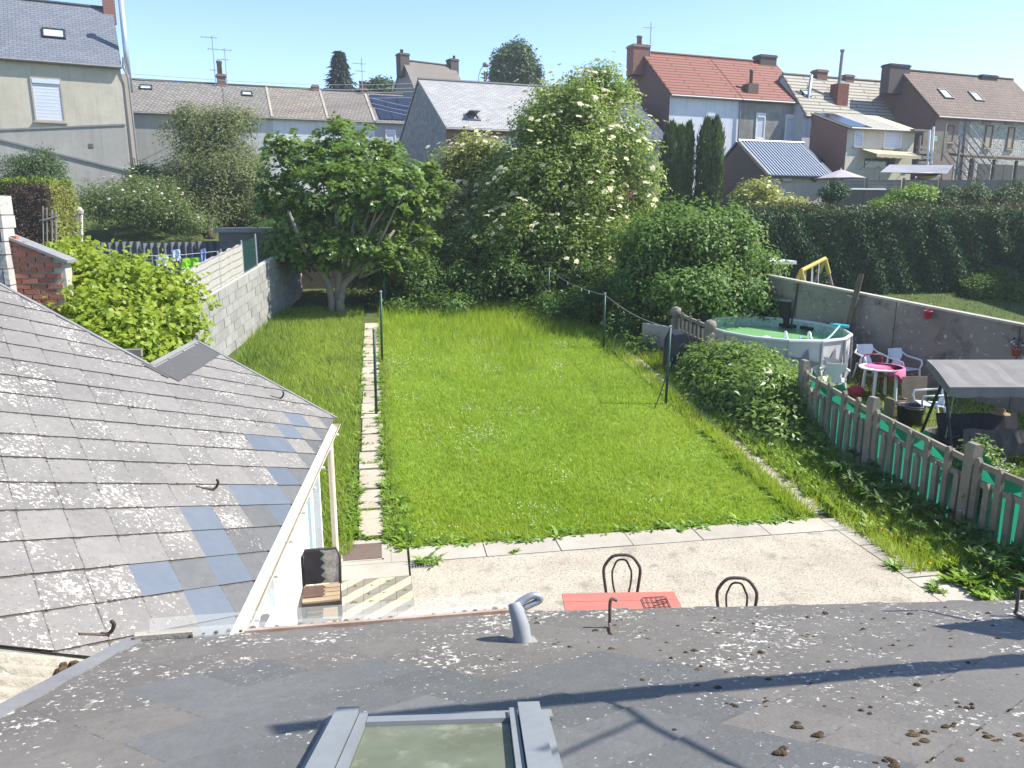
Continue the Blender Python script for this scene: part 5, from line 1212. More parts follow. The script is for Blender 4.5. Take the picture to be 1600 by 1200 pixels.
aerial('shorter thin aerial crossing beside the terrace chimney pot', o+HE1*.62+up_*(top-o[2]), 1.6, ((1.5, 1.5, 4), (.9, .7, 3)))
chimney(T3, 487, 133, 497, .5, brick_r); ch, o, top = chimney(T4, 561, 138, 573, .6, brick_c, pots=((.25, .12, .5, brick_c), (.75, .12, .5, brick_c)))
aerial('faint curved aerial above the terrace chimney by the solar panels', o+up_*(top-o[2])+HE1*.2, 2.0, ((1.6, .9, 4), (1.1, .7, 4)))
for H_ in (T2, T3, T4): 
    q = H_.E0-H_.e1*.02; up2 = unit(np.cross(H_.nf, H_.e1)); up2 = up2 if up2[2] > 0 else -up2; ln = float(np.linalg.norm(H_.e2*H_.s+up_*(H_.rz-H_.ez)))*1.04
    MB().obox(q+H_.e1*H_.L+H_.nf*.1, H_.e1*.14, up2*ln, H_.nf*.07).build('verge', mat['slab'], H_.t)
up2 = unit(np.cross(T5.nf, T5.e1)); up2 = up2 if up2[2] > 0 else -up2; spm = M('solar_glass', (.012, .016, .035), (.02, .026, .05), 1, rough=.12, spec=.8)
for j in range(2):
    for i in range(4): MB().obox(T5.E0+T5.nf*.16+T5.e1*(.3+i*.92+.12*(1-j))+up2*(.25+1.72*j), T5.e1*.88, up2*1.66, T5.nf*.04).build('solar_panel', spm, T5.t)
window(T5, 603, 203, 618, 236); window(T4, 548, 197, 565, 215); window(T2, 372, 186, 388, 200)
# street wires
pw = thing('power_lines', 'bundle of thin power lines sagging in front of the sky and terrace', 'power lines', (0, 46, 12))
for k, (y0, y1) in enumerate(((115, 124), (123, 131), (127, 137), (133, 147), (152, 165), (160, 172), (166, 178))):
    p, q = atd(202 if k < 4 else 575, y0, 44.5), atd(760, y1, 58); MB().tube([p+(q-p)*f-up_*(.5*math.sin(math.pi*f)) for f in np.linspace(0, 1, 9)], .013, 4, caps=False).build('wire', mat['pin_metal'], pw)
# --- grey roofed house further back
hb_ = house('steep grey brown roofed house with two end chimneys behind the flint barn', 'house', 60, (660, 170), (741, 174), (629, 96), 5.5, plaster_g, M('grey_side_render', (.26, .25, .24), (.21, .2, .195), .7, streak=0.5, rough=.95), rf_grey, over=.1, e1=np.array((math.sin(R(66)), math.cos(R(66)), 0)))
chimney(hb_, 622, 83, 636, .8, brick_d, pots=((.4, .12, .3, brick_d),), drop=1.2); chimney(hb_, 701, 92, 713, .8, brick_d, drop=1., pots=((.7, .1, .3, brick_d),))
# --- flint barn
fb = house('flint gabled barn house with long pale slate roof and brick front', 'house', 39, (697, 200), (1000, 216), (654, 127), 3.4, brick_r, rub_g, rf_pale, over=.12)
skylight(fb, 738, 184, .75, .75, openm=True); window(fb, 742, 217, 815, 255, mat['glass_sky'], framem='lead')
window(fb, 699, 229, 720, 262, mat['glass_sky'])
MB().obox(onplane(735, 216, fb.A, fb.n), fb.e1*3, fb.n*.05, up_*.16).build('lintel', mat['slab'], fb.t)
# --- blue slated lean-to with rubble front, against the red roofed house
an = house('low rubble fronted annexe with dark blue slates against the brick gable', 'annexe', 42.5, (945, 214), (1040, 214), (908, 160), 4.0, rub_g, rub_g, rf_blue, over=.25)
skylight(an, 997, 197, .6, .8, openm=False)
MB().obox(onplane(1001, 232, an.A, an.n), an.e1*.22, an.n*.03, up_*.3).build('air_vent', mat['brown'], an.t)
# --- red roofed pair
F1 = house('red tiled house with blank white rendered wall and dark brick gable', 'house', 45, (1047, 146), (1156, 152), (1002, 84), 5.0, plaster_w, brick_b, rf_red, over=.2)
q = F1.A+F1.e1*(F1.L+.01); rl = F1.A+F1.e2*F1.s+F1.e1*(F1.L+.01); rl[2] = F1.rz
F2 = house('red tiled house with stained grey render joined to the white walled house', 'house', float((q-_C) @ _fw), pr_(q), (1262, 158), pr_(rl), 5.0, plaster_d, plaster_d, rf_red, over=.2)
window(F1, 1102, 175, 1117, 194, 'shutter'); window(F2, 1179, 177, 1196, 217); window(F2, 1225, 180, 1245, 219)
ch, o, top = chimney(F1, 985, 70, 1010, .85, brick_r, pots=((.55, .16, .55, brick_r),), drop=1.3)
aerial('small aerial beside the red brick chimney of the red tiled house', o+HE1*1.15+up_*(top-o[2]-.6), 1.9, ((1.6, .6, 4), (.6, .3, 2)))
chimney(F2, 1183, 86, 1208, .8, brick_d, drop=1.2); chimney(F2, 1165, 131, 1181, .6, M('brown_chimney_render', (.17, .11, .09), (.14, .09, .075), 2, rough=.9), s=.5, drop=1.2, band=False, pots=((.5, .1, .85, mat['brown']),))
MB().tube([F1.A+F1.e1*F1.L+F1.n*.1-up_*.1, np.array([*(F1.A+F1.e1*F1.L+F1.n*.1)[:2], 5.5])], .05, 8).build('downpipe', mat['lead'], F1.t)
q = F2.A+F2.e1*(F2.L-.02)+F2.n*.15; MB().tube([onplane(1254, 218, q, F2.n), onplane(1268, 117, q, F2.n)], .10, 10).build('flue', bpy.data.materials['pale_metal_flue'], F2.t, True)
# --- pale tiled house
G = house('pale tiled house with tall brick chimney and black stovepipe', 'house', 47.5, (1256, 175), (1409, 186), (1222, 118), 5.0, plaster_p, plaster_p, rf_cream, over=.25)
chimney(G, 1273, 109, 1289, .6, brick_c, drop=1.); chimney(G, 1317, 117, 1330, .6, brick_c, drop=1.)
ch, o, top = chimney(G, 1304, 131, 1321, .7, M('brick_red_render', (.20, .075, .055), (.16, .06, .045), 3, rough=.9), s=.7, drop=1.2, band=False)
MB().tube([o+HE1*.35+HE2*.35+up_*(top-o[2]-.1), o+HE1*.40+HE2*.35+up_*(top-o[2]+1.95)], .1, 9).build('stovepipe', mat['lead'], ch); MB().lathe([(.15, 0), (.15, .1), (0, .14)], o+HE1*.40+HE2*.35+up_*(top-o[2]+1.95), 9).build('cowl', mat['lead'], ch)
skylight(G, 1259, 146, .6, .6)
# annexe of that house: mono-pitch roof half solar blue, half cream
H2 = house('brick sided annexe with half blue half cream sheet roof and pale yellow awning', 'annexe', 42.0, (1325, 199), (1430, 205), (1267, 177), 4.6, M('ivory_render', (.60, .56, .46), (.53, .49, .40), .8, streak=0.6, rough=.95, specks=[((.42, .39, .33), 1.5, .6, .25)]), brick_r, M('cream_sheet_roof', (.58, .50, .30), (.5, .43, .26), .8, rough=.6), over=.25, back=2.9, thick=.07)
H2u = unit(np.cross(H2.nf, H2.e1)); H2u = H2u if H2u[2] > 0 else -H2u; ln = float(np.linalg.norm(H2.e2*H2.s+up_*(H2.rz-H2.ez)))
for i in range(3): MB().obox(H2.E0+H2.nf*.075+H2.e1*(.05+.5*i)+H2u*.06, H2.e1*.48, H2u*(ln), H2.nf*.03).build('solar_panel', spm, H2.t)
for i in range(7): MB().obox(H2.E0+H2.nf*.072+H2.e1*(1.62+.33*i)+H2u*.02, H2.e1*.05, H2u*(ln+.2), H2.nf*.035).build('roof_rib', mat['white'], H2.t)
window(H2, 1333, 204, 1349, 229); window(H2, 1379, 205, 1409, 231)
a0, a1 = onplane(1344, 233, H2.A, H2.n), onplane(1416, 237, H2.A, H2.n); aw = a1-a0; avd = H2.n*1.2-up_*.35
MB().obox(a0, aw, avd, up_*.03).build('awning', M('yellow_awning', (.50, .43, .29), (.45, .38, .25), 2, rough=.85), H2.t)
b = MB()
for k in range(12): b.obox(a0+aw*k/12+avd+H2.n*.002-up_*(.14+.02*(k % 2)), aw/12.4, H2.n*.015, up_*.15)
tag(b.build('awning_fringe', bpy.data.materials['yellow_awning'], H2.t), kind='stuff')
for f in (.02, .98): MB().tube([a0+aw*f+avd, a0+aw*f-up_*1.1+H2.n*.04], .02, 5).build('awning_arm', mat['lead'], H2.t)
MB().obox(onplane(1350, 262, H2.A, H2.n), H2.e1*2.2, H2.n*.05, up_*.5).build('door', mat['glass'], H2.t)
# --- garage with ribbed metal roof
Gd = 40.; GE1 = HE1
gr_h = house('garage with blue ribbed metal roof, dark brick gable and cream front', 'garage', Gd, (1196, 271), (1299, 271), (1153, 223), 3.8, M('dirty_cream_render', (.52, .49, .42), (.44, .41, .35), 1, streak=0.7, rough=.95, specks=[((.33, .31, .27), 1.4, .6, .25)]), brickmat('garage_brickwork', (.15, .11, .085), (.12, .09, .07), (.2, .17, .15)), M('blue_sheet_metal', (.085, .11, .155), (.10, .125, .17), 1, rough=.4, metal=.2), over=.3, gut=False)
gu = unit(np.cross(gr_h.nf, gr_h.e1)); gu = gu if gu[2] > 0 else -gu; ln = float(np.linalg.norm(gr_h.e2*gr_h.s+up_*(gr_h.rz-gr_h.ez)))+.3
ribm = M('pale_rib', (.40, .45, .52), (.36, .41, .48), 2, rough=.4)
k = int((gr_h.L)/.2)
rib = None
for i in range(k):
    o = gr_h.E0+gr_h.nf*.12+gr_h.e1*(.08+.2*i)
    MB().obox(o, gr_h.e1*.055, gu*ln, gr_h.nf*.045).build('roof_rib', ribm, gr_h.t)
MB().obox(gr_h.E0-gr_h.e1*.05+gr_h.nf*.03, gr_h.e1*.06, gu*ln, gr_h.nf*.16).build('verge', mat['slab'], gr_h.t)
window(gr_h, 1222, 272, 1236, 282, 'shutter'); MB().tube([onplane(1266, 278, gr_h.A, gr_h.n), onplane(1268, 284, gr_h.A, gr_h.n)+gr_h.n*.25, onplane(1271, 280, gr_h.A, gr_h.n)+gr_h.n*.3], .05, 6).build('wall_lamp', mat['black_plastic'], gr_h.t)
lr = thing('flat_roof_link', 'dark flat roofed link building between grey house and brick sided annexe', 'outbuilding', atd(1260, 240, 42))
P, Q = atd(1240, 222, 43.5), atd(1318, 250, 42); MB().obox((P[0], P[1]-.5, 4.5), (4.2, .8, 0), (-.3, 2.4, 0), (0, 0, Q[2]-4.5)).build('wall', plaster_d, lr)
MB().obox((P[0]-.2, P[1]-.7, Q[2]), (4.6, .85, 0), (-.3, 2.8, .9), (0, 0, .12)).build('roof', rf_blue, lr)
# --- brick and limestone house at the right
J = house('long brick and limestone house with brown tiled roof and two slab chimneys', 'house', 47, (1463, 179), (1640, 189), (1406, 112), 5.0, rub_w, brick_b, rf_dark, over=.2)
MB().obox(np.array((*J.A[:2], 5))+J.n*.0, J.e1*2.0, J.n*.03, up_*(J.ez-5.1)).build('brick_bay', brick_r, J.t); set_uv(J.t.children[-1], J.e1, J.e2)
P = onplane(1500, 200, J.A, J.n); MB().obox(np.array((P[0], P[1], 5))+J.e1*.45, J.e1*.35, J.n*.05, up_*(J.ez-5.2)).build('brick_pier', brick_r, J.t); set_uv(J.t.children[-1], J.e1, J.e2)
skylight(J, 1477, 147, .8, .95); skylight(J, 1525, 151, .8, .95)
chimney(J, 1385, 100, 1416, .7, brick_d, drop=1.4, cap=mat['black_plastic']); chimney(J, 1528, 117, 1552, .7, brick_d, drop=1.2, cap=mat['black_plastic'])
bm_ = M('buff_blind', (.40, .33, .25), (.36, .30, .23), 4, rough=.8)
for q in ((1477, 196, 1491, 222), (1536, 196, 1552, 231), (1571, 199, 1586, 233)): window(J, *q, bm_, framem='brown')
for x in (1535, 1570):
    P = onplane(x-1, 195, J.A, J.n); MB().obox(P, J.e1*.75, J.n*.06, up_*.22).build('lintel', brick_r, J.t)
MB().tube([onplane(1511, 183, J.A+J.n*.1, J.n), np.array([*onplane(1507, 240, J.A+J.n*.1, J.n)[:2], 5.2])], .05, 7).build('downpipe', mat['lead'], J.t)
# veranda, stair, sails, parasol and yard walls in front of it
ver = thing('veranda', 'flat dark roofed glazed veranda against the limestone house', 'veranda', atd(1560, 270, 43))
P, Q = atd(1506, 246, 43), atd(1640, 256, 44.5); e = Q-P; e[2] = -.15
MB().obox(P, e, (.3, 1.6, .25), up_*.14).build('roof', mat['brown'], ver)
for f in (.12, .38, .64, .9): MB().obox(P+e*f+np.array((0, .2, -1.6)), HE1*.12, HE2*.12, up_*1.6).build('post', mat['brown'], ver)
for f0, f1 in ((.22, .37), (.40, .52), (.52, .63), (.66, .88)): MB().obox(P+e*f0+np.array((0, .3, -1.5)), e*(f1-f0)*.96, HE2*.05, up_*1.25).build('pane', M('amber_glass', (.22, .17, .11), (.12, .10, .08), 1.5, rough=.15) if 'amber_glass' not in bpy.data.materials else bpy.data.materials['amber_glass'], ver)
sta = thing('outdoor_stair', 'grey timber stair with slatted balustrade beside the limestone house', 'stair', atd(1500, 260, 42))
P, Q = atd(1476, 216, 42.5), atd(1520, 274, 41.5)
for s in range(8):
    o = np.array((.085*s, -.02*s, .0+.11*s)); MB().obox(P+o*2.0-up_*.9, Q-P, (.05, .03, 0), up_*.07).build('slat', mat['wood_grey'], sta)
for f in (0, .5, 1): q = P+(Q-P)*f; MB().obox(q-up_*1.2, HE1*.1, HE2*.1, up_*2.0).build('post', mat['wood_grey'], sta)
pg = thing('timber_screen', 'weathered timber screen of posts and boards behind the shade sail', 'screen', atd(1450, 240, 43))
for k in range(5): P = atd(1432, 232+k*8, 43); MB().obox(P, HE1*1.5, HE2*.04, up_*.16).build('board', mat['wood_grey'], pg)
for x, y0, y1, m_ in ((1434, 212, 255, 'wood_grey'), (1449, 203, 258, 'white'), (1455, 198, 256, 'white')): MB().tube([atd(x, y1, 42.8), atd(x+4, y0, 42.8)], .06, 6).build('post', mat[m_], pg)
MB().obox(atd(1428, 204, 43), HE1*1.1-up_*.02, HE2*1.3, up_*.1).build('beam', mat['wood_grey'], pg)
MB().obox(atd(1440, 238, 44), HE1*1.9, HE2*.1, up_*1.2).build('panel', mat['concrete_old'], pg)
MB().obox(atd(1458, 220, 43.6), HE1*.32, HE2*.02, up_*.26).build('sign', M('green_sign', (.1, .42, .32), (.5, .6, .55), 8, rough=.5), pg)
def sail(label, pts, col, name='shade_sail'):
    a, b_, c, d_ = pts; n_ = 8; vs = []
    for i in range(n_+1):
        for j in range(n_+1):
            u_, v_ = i/n_, j/n_; p = (a*(1-u_)+b_*u_)*(1-v_)+(d_*(1-u_)+c*u_)*v_; vs.append(p-up_*(.25*math.sin(math.pi*u_)*math.sin(math.pi*v_)))
    b = MB().add(vs, [(i*(n_+1)+j, (i+1)*(n_+1)+j, (i+1)*(n_+1)+j+1, i*(n_+1)+j+1) for i in range(n_) for j in range(n_)])
    t = thing(name, label, 'shade sail', a); b.build('cloth', col, t, True)
    for q in (a, c): MB().tube([np.array((q[0], q[1], 4.9)), q], .03, 6).build('pole', mat['lead'], t)
sail('grey shade sail stretched across the yard below the awning', [atd(1375, 269, 39), atd(1480, 271, 38.5), atd(1490, 258, 41.5), atd(1390, 257, 42)], M('grey_sail', (.25, .26, .29), (.21, .22, .25), 1, rough=.9))
sail('cream shade sail hanging low over the yard wall', [atd(1430, 277, 38.5), atd(1468, 274, 38.3), atd(1472, 269, 40), atd(1434, 270, 40)], M('cream_sail', (.62, .55, .44), (.56, .49, .4), 1, rough=.9))
pa2 = thing('parasol', 'lilac white open parasol beside the ribbed roof garage', 'parasol', atd(1318, 275, 39)); P = atd(1314, 266, 39)
b = MB(); n_ = 8; vs = [P+up_*.05]
for k in range(n_): a = 2*math.pi*k/n_; vs.append(P+np.array((1.25*math.cos(a), 1.25*math.sin(a), -.40)))
b.add(vs, [(0, k+1, (k+1) % n_+1) for k in range(n_)]); b.build('canopy', M('lilac_cloth', (.40, .36, .40), (.36, .32, .36), 2, rough=.9), pa2); MB().tube([P-up_*2.2, P+up_*.12], .03, 7).build('pole', mat['white'], pa2)
yw = thing('yard_wall', 'long grey board topped concrete yard wall under the parasol and sails', 'wall', atd(1400, 290, 37)); P, Q = atd(1296, 281, 37.5), atd(1640, 288, 37.5); e = Q-P; e[2] = 0
MB().obox(np.array((P[0], P[1], 2.5)), e, (0, .2, 0), (0, 0, P[2]-2.5-.45)).build('wall', M('dull_wall', (.21, .19, .165), (.16, .145, .125), 1, rough=.95), yw)
nb_ = 6
for k in range(nb_):
    for j in range(3): MB().obox(np.array((P[0], P[1], P[2]-.45))+e*(k/nb_+.004)+up_*(.15*j+.005)+np.array((0, -.02, 0)), e*(.93/nb_), (0, .04, 0), up_*.14).build('board', mat['wood_grey'], yw)
    MB().obox(np.array((P[0], P[1], P[2]-1.0))+e*(k/nb_)-np.array((0, .08, 0)), e*.006, (0, .12, 0), up_*1.08).build('post', mat['concrete_old'], yw)
MB().obox(atd(1330, 296, 36.8), HE1*3.2, HE2*.1, up_*.07).build('rail', mat['white'], yw)
fh = thing('house', 'sliver of a distant dark roof beyond the limestone house', 'house', atd(1595, 180, 62)); P = atd(1590, 200, 62); b = MB()
b.obox(P, HE1*6, HE2*5, up_*.4); b.build('wall', plaster_g, fh); MB().prism([P+up_*.4-HE2*.3, P+up_*.4+HE2*5.3, P+up_*1.2+HE2*2.5], HE1*6).build('roof', rf_dark, fh)
# street lamp and pole
slm = thing('street_lamp', 'curved arm street lamp above the flint barn roof', 'street lamp', atd(748, 135, 56)); P = atd(748, 132, 56)
MB().tube([np.array((P[0], P[1], 5.6)), P], .09, 7).build('pole', mat['wood_grey'], slm); Q = atd(757, 101, 56); MB().tube([P, atd(748, 118, 56), atd(751, 109, 56), Q], .035, 6).build('arm', mat['pin_metal'], slm, True)
MB().lathe([(.0, .12), (.2, .08), (.26, -.1), (.2, -.2), (0, -.22)], Q+np.array((.1, 0, .05)), 10).build('lamp_head', mat['lead'], slm, True)
up_pole = thing('utility_pole', 'slim dark utility pole with crossarms beside the street lamp', 'utility pole', atd(757, 132, 58)); P = atd(757, 111, 58); MB().tube([np.array((P[0], P[1], 5.6)), P], .06, 6).build('pole', mat['brown'], up_pole)
for z in (.2, .5, .8): MB().obox(P-up_*z-HE1*.3, HE1*.6, HE2*.05, up_*.06).build('crossarm', mat['brown'], up_pole)

# --- unseen house added beyond the right border to shade the hedge
nh = thing('house', 'unseen tall brick house added beyond the concrete wall to shade the hedge', 'house', (31, 19, 1.2))
MB().prism([(28.6, 14.0, .6), (28.6, 25.0, .6), (28.6, 25.0, 9.2), (28.6, 14.0, 9.2)], (8, 0, 0)).build('wall', brick_b, nh)
MB().prism([(28.3, 13.8, 9.2), (36.9, 13.8, 9.2), (32.6, 13.8, 12.2)], (0, 11.4, 0)).build('roof', rf_dark, nh)
# ================================================================== VEGETATION
def leaf_quads(P, N, T, L, W, fold=.12, droop=0.):
    """folded diamond leaves: arrays of base points, normals, directions, lengths, widths -> V,F"""
    n = len(P); T = unit(T-N*np.sum(T*N, 1, keepdims=True)); B = np.cross(N, T); L = L[:, None]; W = W[:, None]
    V = np.empty((n, 4, 3)); V[:, 0] = P; V[:, 1] = P+T*L*.48+B*W*.5+N*L*fold; V[:, 2] = P+T*L-N*L*droop; V[:, 3] = P+T*L*.48-B*W*.5+N*L*fold
    F = np.arange(n*4).reshape(n, 4); return V.reshape(-1, 3), F
def sph(n): return unit(rng.normal(size=(n, 3)))
def crown_points(lobes, n_cl, shell=.28, inner=.25, flat=0.):
    """clump centres on and in overlapping ellipsoids, with outward directions; lobes (x,y,z,rx,ry,rz)"""
    lob = np.array(lobes, float); wgt = (lob[:, 3]*lob[:, 4]+lob[:, 4]*lob[:, 5]+lob[:, 3]*lob[:, 5]); wgt /= wgt.sum()
    k = rng.choice(len(lob), n_cl, p=wgt); d = sph(n_cl); d[:, 2] = np.where(d[:, 2] < -.5, -d[:, 2]*.6, d[:, 2])
    r = 1-np.abs(rng.normal(size=n_cl))*shell; r = np.where(rng.random(n_cl) < inner, rng.random(n_cl)*.8, r)
    r += .10*np.sin(d[:, 0]*5+k)+.08*np.sin(d[:, 2]*7+k*2)+.05*np.sin(d[:, 1]*9+k*3)
    r = np.maximum(r, .15)
    C_ = lob[k, :3]+d*lob[k, 3:]*r[:, None]; O = unit(d/lob[k, 3:]); return C_, O
def foliage(name, C_, O, per, rad, L, W, material, parent, up=.5, rnd=.8, out_=.5, fold=.12, kind=None, zmin=None, droop=0.):
    n = len(C_)*per; ci = np.repeat(np.arange(len(C_)), per)
    of = rng.normal(size=(n, 3))*.75; of = of/np.maximum(1, np.linalg.norm(of, axis=1, keepdims=True)/1.5)
    P = C_[ci]+of*rad*np.array((1, 1, .8)); N = unit(O[ci]*out_*.6+of*.45+np.array((0, 0, up))+rng.normal(size=(n, 3))*rnd*.42)
    T = unit(O[ci]*.6+rng.normal(size=(n, 3))); L_ = L*rng.uniform(.6, 1.3, n); W_ = W*rng.uniform(.7, 1.25, n)
    if zmin is not None:
        g = np.array([gz(0, q) for q in P[:, 1]]); ok = P[:, 2] > g+zmin; P, N, T, L_, W_ = P[ok], N[ok], T[ok], L_[ok], W_[ok]
    V, F = leaf_quads(P, N, T, L_, W_, fold, droop); o = big_mesh(name, V, F, material, parent)
    if kind: tag(o, kind=kind)
    return o
def limbs(parent, base, r0, targets, m, fork=.35, name='trunk', r1=.012, wig=.06, nb=10):
    """trunk plus limbs reaching for crown points"""
    base = np.array(base, float); top = base+(np.mean(targets, 0)-base)*fork
    b = MB(); mid = (base+top)/2+np.array((random.uniform(-wig, wig), random.uniform(-wig, wig), 0))
    b.tube([base-up_*.1, base+up_*.12, mid, top], [r0*1.4, r0*1.05, r0*.9, r0*.75], 9); b.build(name, m, parent, True)
    b = MB()
    for t in targets:
        t = np.array(t); q1 = top+(t-top)*.4+np.array((random.uniform(-wig, wig)*2, random.uniform(-wig, wig)*2, .08*np.linalg.norm(t-top))); L_ = np.linalg.norm(t-top); ra = min(r0*.55, .02+L_*.02)
        b.tube([top-(top-mid)*.1, q1, top+(t-top)*.75+np.array((0, 0, .06*L_)), t], [ra, ra*.75, ra*.45, r1], 6)
    tag(b.build('branches', m, parent, True), kind='stuff')
def lob(px, py, d, rx, ry, rd=None):
    c = atd(px, py, d); k = d/FPX; return (c[0], c[1], c[2], rx*k, (rd if rd else rx)*k, ry*k)
def shrub(name, label, cat, base, lobes, n_cl, per, rad, L, W, material, group=None, trunk=None, r0=.06, dots=None, **kw):
    t = thing(name, label, cat, base, group); C_, O = crown_points(lobes, n_cl, kw.pop('shell', .28), kw.pop('inner', .25))
    foliage('crown', C_, O, per, rad, L, W, material, t, **kw)
    if trunk is not None:
        idx = rng.choice(len(C_), 14); limbs(t, base, r0, C_[idx]*.85+np.mean(C_, 0)*.15, trunk)
    if dots:
        nd, sz, dm, nm = dots; k = rng.choice(len(C_), nd); P = C_[k]+O[k]*rad*1.3+rng.normal(size=(nd, 3))*rad*.5; ok = O[k][:, 2] > -.3; P = P[ok]; Nn = unit(O[k][ok]*.7+np.array((0, -.1, .8))+rng.normal(size=(len(P), 3))*.2)
        V = []; F = []
        for q in range(5):
            a = 2*math.pi*q/5; X = unit(np.cross(Nn, np.array((.3, .5, .1)))); Y = np.cross(Nn, X); T = X*math.cos(a)+Y*math.sin(a)
            v, f = leaf_quads(P, Nn, T, np.full(len(P), sz*.55)*rng.uniform(.7, 1.2, len(P)), np.full(len(P), sz*.5), .05, .1); F.append(f+4*len(P)*q); V.append(v)
        tag(big_mesh(nm, np.concatenate(V), np.concatenate(F), dm, t), kind='stuff')
    return t
LM = {}
LM['fig'] = leafmat('fig_leaves', (0.1, 0.18, 0.032), (0.215, 0.32, 0.06), .38, 0.42)
LM['elder'] = leafmat('elder_leaves', (0.17, 0.26, 0.05), (0.3, 0.41, 0.085), .5, 0.5, (.20, .20, .05), .93)
LM['elder_y'] = leafmat('bright_elder_leaves', (0.25, 0.31, 0.06), (0.41, 0.45, 0.11), .5, 0.5, (.30, .27, .10), .88)
LM['flower'] = leafmat('cream_umbels', (.56, .53, .30), (.70, .67, .42), .7, .2)
LM['pinkwhite'] = leafmat('pale_roses', (.55, .45, .42), (.66, .58, .54), .7, .2)
LM['bush'] = leafmat('glossy_bush_leaves', (0.085, 0.175, 0.03), (0.185, 0.3, 0.055), .55, 0.42)
LM['fence'] = leafmat('fence_shrub_leaves', (0.13, 0.22, 0.035), (0.24, 0.36, 0.075), .4, 0.38)
LM['olive'] = leafmat('olive_green_leaves', (0.14, 0.175, 0.07), (0.22, 0.255, 0.1), .55, 0.42)
LM['rose'] = leafmat('hedgerow_leaves', (0.12, 0.18, 0.055), (0.2, 0.255, 0.09), .5, 0.42)
LM['vine'] = leafmat('young_vine_leaves', (0.27, 0.37, 0.03), (0.46, 0.53, 0.075), .45, 0.50, (.10, .19, .02), .8)
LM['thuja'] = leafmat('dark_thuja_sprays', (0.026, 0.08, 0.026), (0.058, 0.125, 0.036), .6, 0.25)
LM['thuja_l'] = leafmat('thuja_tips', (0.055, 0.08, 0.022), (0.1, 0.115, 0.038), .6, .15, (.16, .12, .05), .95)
LM['cypress'] = leafmat('cypress_sprays', (0.035, 0.09, 0.018), (0.1, 0.16, 0.028), .6, 0.25, (.07, .085, .015), .9)
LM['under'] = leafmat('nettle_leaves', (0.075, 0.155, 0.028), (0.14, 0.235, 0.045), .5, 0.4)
LM['weed'] = leafmat('weed_leaves', (0.14, 0.26, 0.025), (0.26, 0.4, 0.05), .45, .3)
LM['far'] = leafmat('distant_leaves', (0.06, 0.11, 0.035), (0.115, 0.17, 0.055), .6, .2)
LM['conifer'] = leafmat('distant_spruce', (0.03, 0.06, 0.04), (0.05, 0.085, 0.055), .7, 0.20)
LM['brown'] = leafmat('dead_hedge_twigs', (.12, .08, .055), (.20, .14, .10), .9, .1, (.05, .04, .03), .7)
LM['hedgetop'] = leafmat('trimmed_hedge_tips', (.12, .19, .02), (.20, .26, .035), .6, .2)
LM['grass'] = leafmat('grass_blades', (0.225, 0.35, 0.018), (0.38, 0.5, 0.034), .5, .45, (.46, .44, .14), .96, patch=(.40, .46, .06))
LM['grass2'] = leafmat('rough_grass_blades', (0.27, 0.39, 0.055), (0.41, 0.5, 0.095), .55, .45, (.30, .27, .12), .94)
LM['daisy'] = leafmat('daisy_petals', (.62, .62, .58), (.75, .75, .7), .7, .2)
LM['dandelion'] = leafmat('dandelion_petals', (.70, .50, .02), (.75, .55, .03), .7, .2)

# --- fig tree: rosettes of lobed leaves at the branch ends
def lobed(me_name, material, lobes=5, base=(.0, .0)):
    pts = []; k = 2*lobes+1
    prof = {5: [(0, 0), (.20, .06), (.42, .20), (.24, .34), (.46, .58), (.20, .60), (0, 1.0)], 3: [(0, 0), (.3, .02), (.48, .32), (.30, .45), (.30, .68), (.14, .74), (0, .98)]}[lobes]
    b = MB(); n = len(prof); R_ = [(x, y, -.10*y*y+.12*abs(x)) for x, y in prof]; Lf = [(-x, y, z) for x, y, z in R_]; C_ = [(0, y, -.10*y*y) for x, y in prof]
    for side in (R_, Lf):
        for i in range(n-1):
            q = [C_[i], side[i], side[i+1], C_[i+1]]
            if i == 0: q = [C_[0], side[1], C_[1]]
            elif i == n-2: q = [C_[i], side[i], C_[i+1]]
            if side is Lf: q = q[::-1]
            b.poly(q)
    return b.mesh(me_name, material)
def place_leaf(nm, me, parent, P, N, T, s):
    T = unit(T-N*(T @ N)); B = np.cross(T, N)
    return inst(nm, me, parent, Matrix(((B[0]*s, T[0]*s, N[0]*s, P[0]), (B[1]*s, T[1]*s, N[1]*s, P[1]), (B[2]*s, T[2]*s, N[2]*s, P[2]), (0, 0, 0, 1))))
def lobed_leaves(parent, me, Pt, N, T, S, n_obj, nm='leaf', mname='leaves'):
    """the leaves that show largest become objects, the rest one mesh"""
    vis = np.sum(unit(_C-Pt)*N, 1)*S/np.linalg.norm(Pt-_C, axis=1)+rng.normal(size=len(Pt))*.0005
    order = np.argsort(-vis); pick, rest = order[:n_obj], order[n_obj:]
    for i in pick: place_leaf(nm, me, parent, Pt[i], N[i], T[i], float(S[i]))
    v0 = np.array([v.co for v in me.vertices]); fs = [tuple(p.vertices) for p in me.polygons]; tri = []
    for f in fs: tri += [(f[0], f[j], f[j+1]) for j in range(1, len(f)-1)]
    tri = np.array(tri); Tn = unit(T-N*np.sum(T*N, 1, keepdims=True)); B = np.cross(Tn, N); k = rest; m = len(v0)
    V = Pt[k][:, None, :]+S[k][:, None, None]*(v0[None, :, 0:1]*B[k][:, None, :]+v0[None, :, 1:2]*Tn[k][:, None, :]+v0[None, :, 2:3]*N[k][:, None, :])
    F = (tri[None]+(np.arange(len(k))*m)[:, None, None]).reshape(-1, 3)
    tag(big_mesh(mname, V.reshape(-1, 3), F, me.materials[0], parent, 3), kind='stuff')
ft = thing('fig_tree', 'spreading fig tree with big lobed leaves at the end of the stepping path', 'tree', grd(527, 489))
fd = 25.2
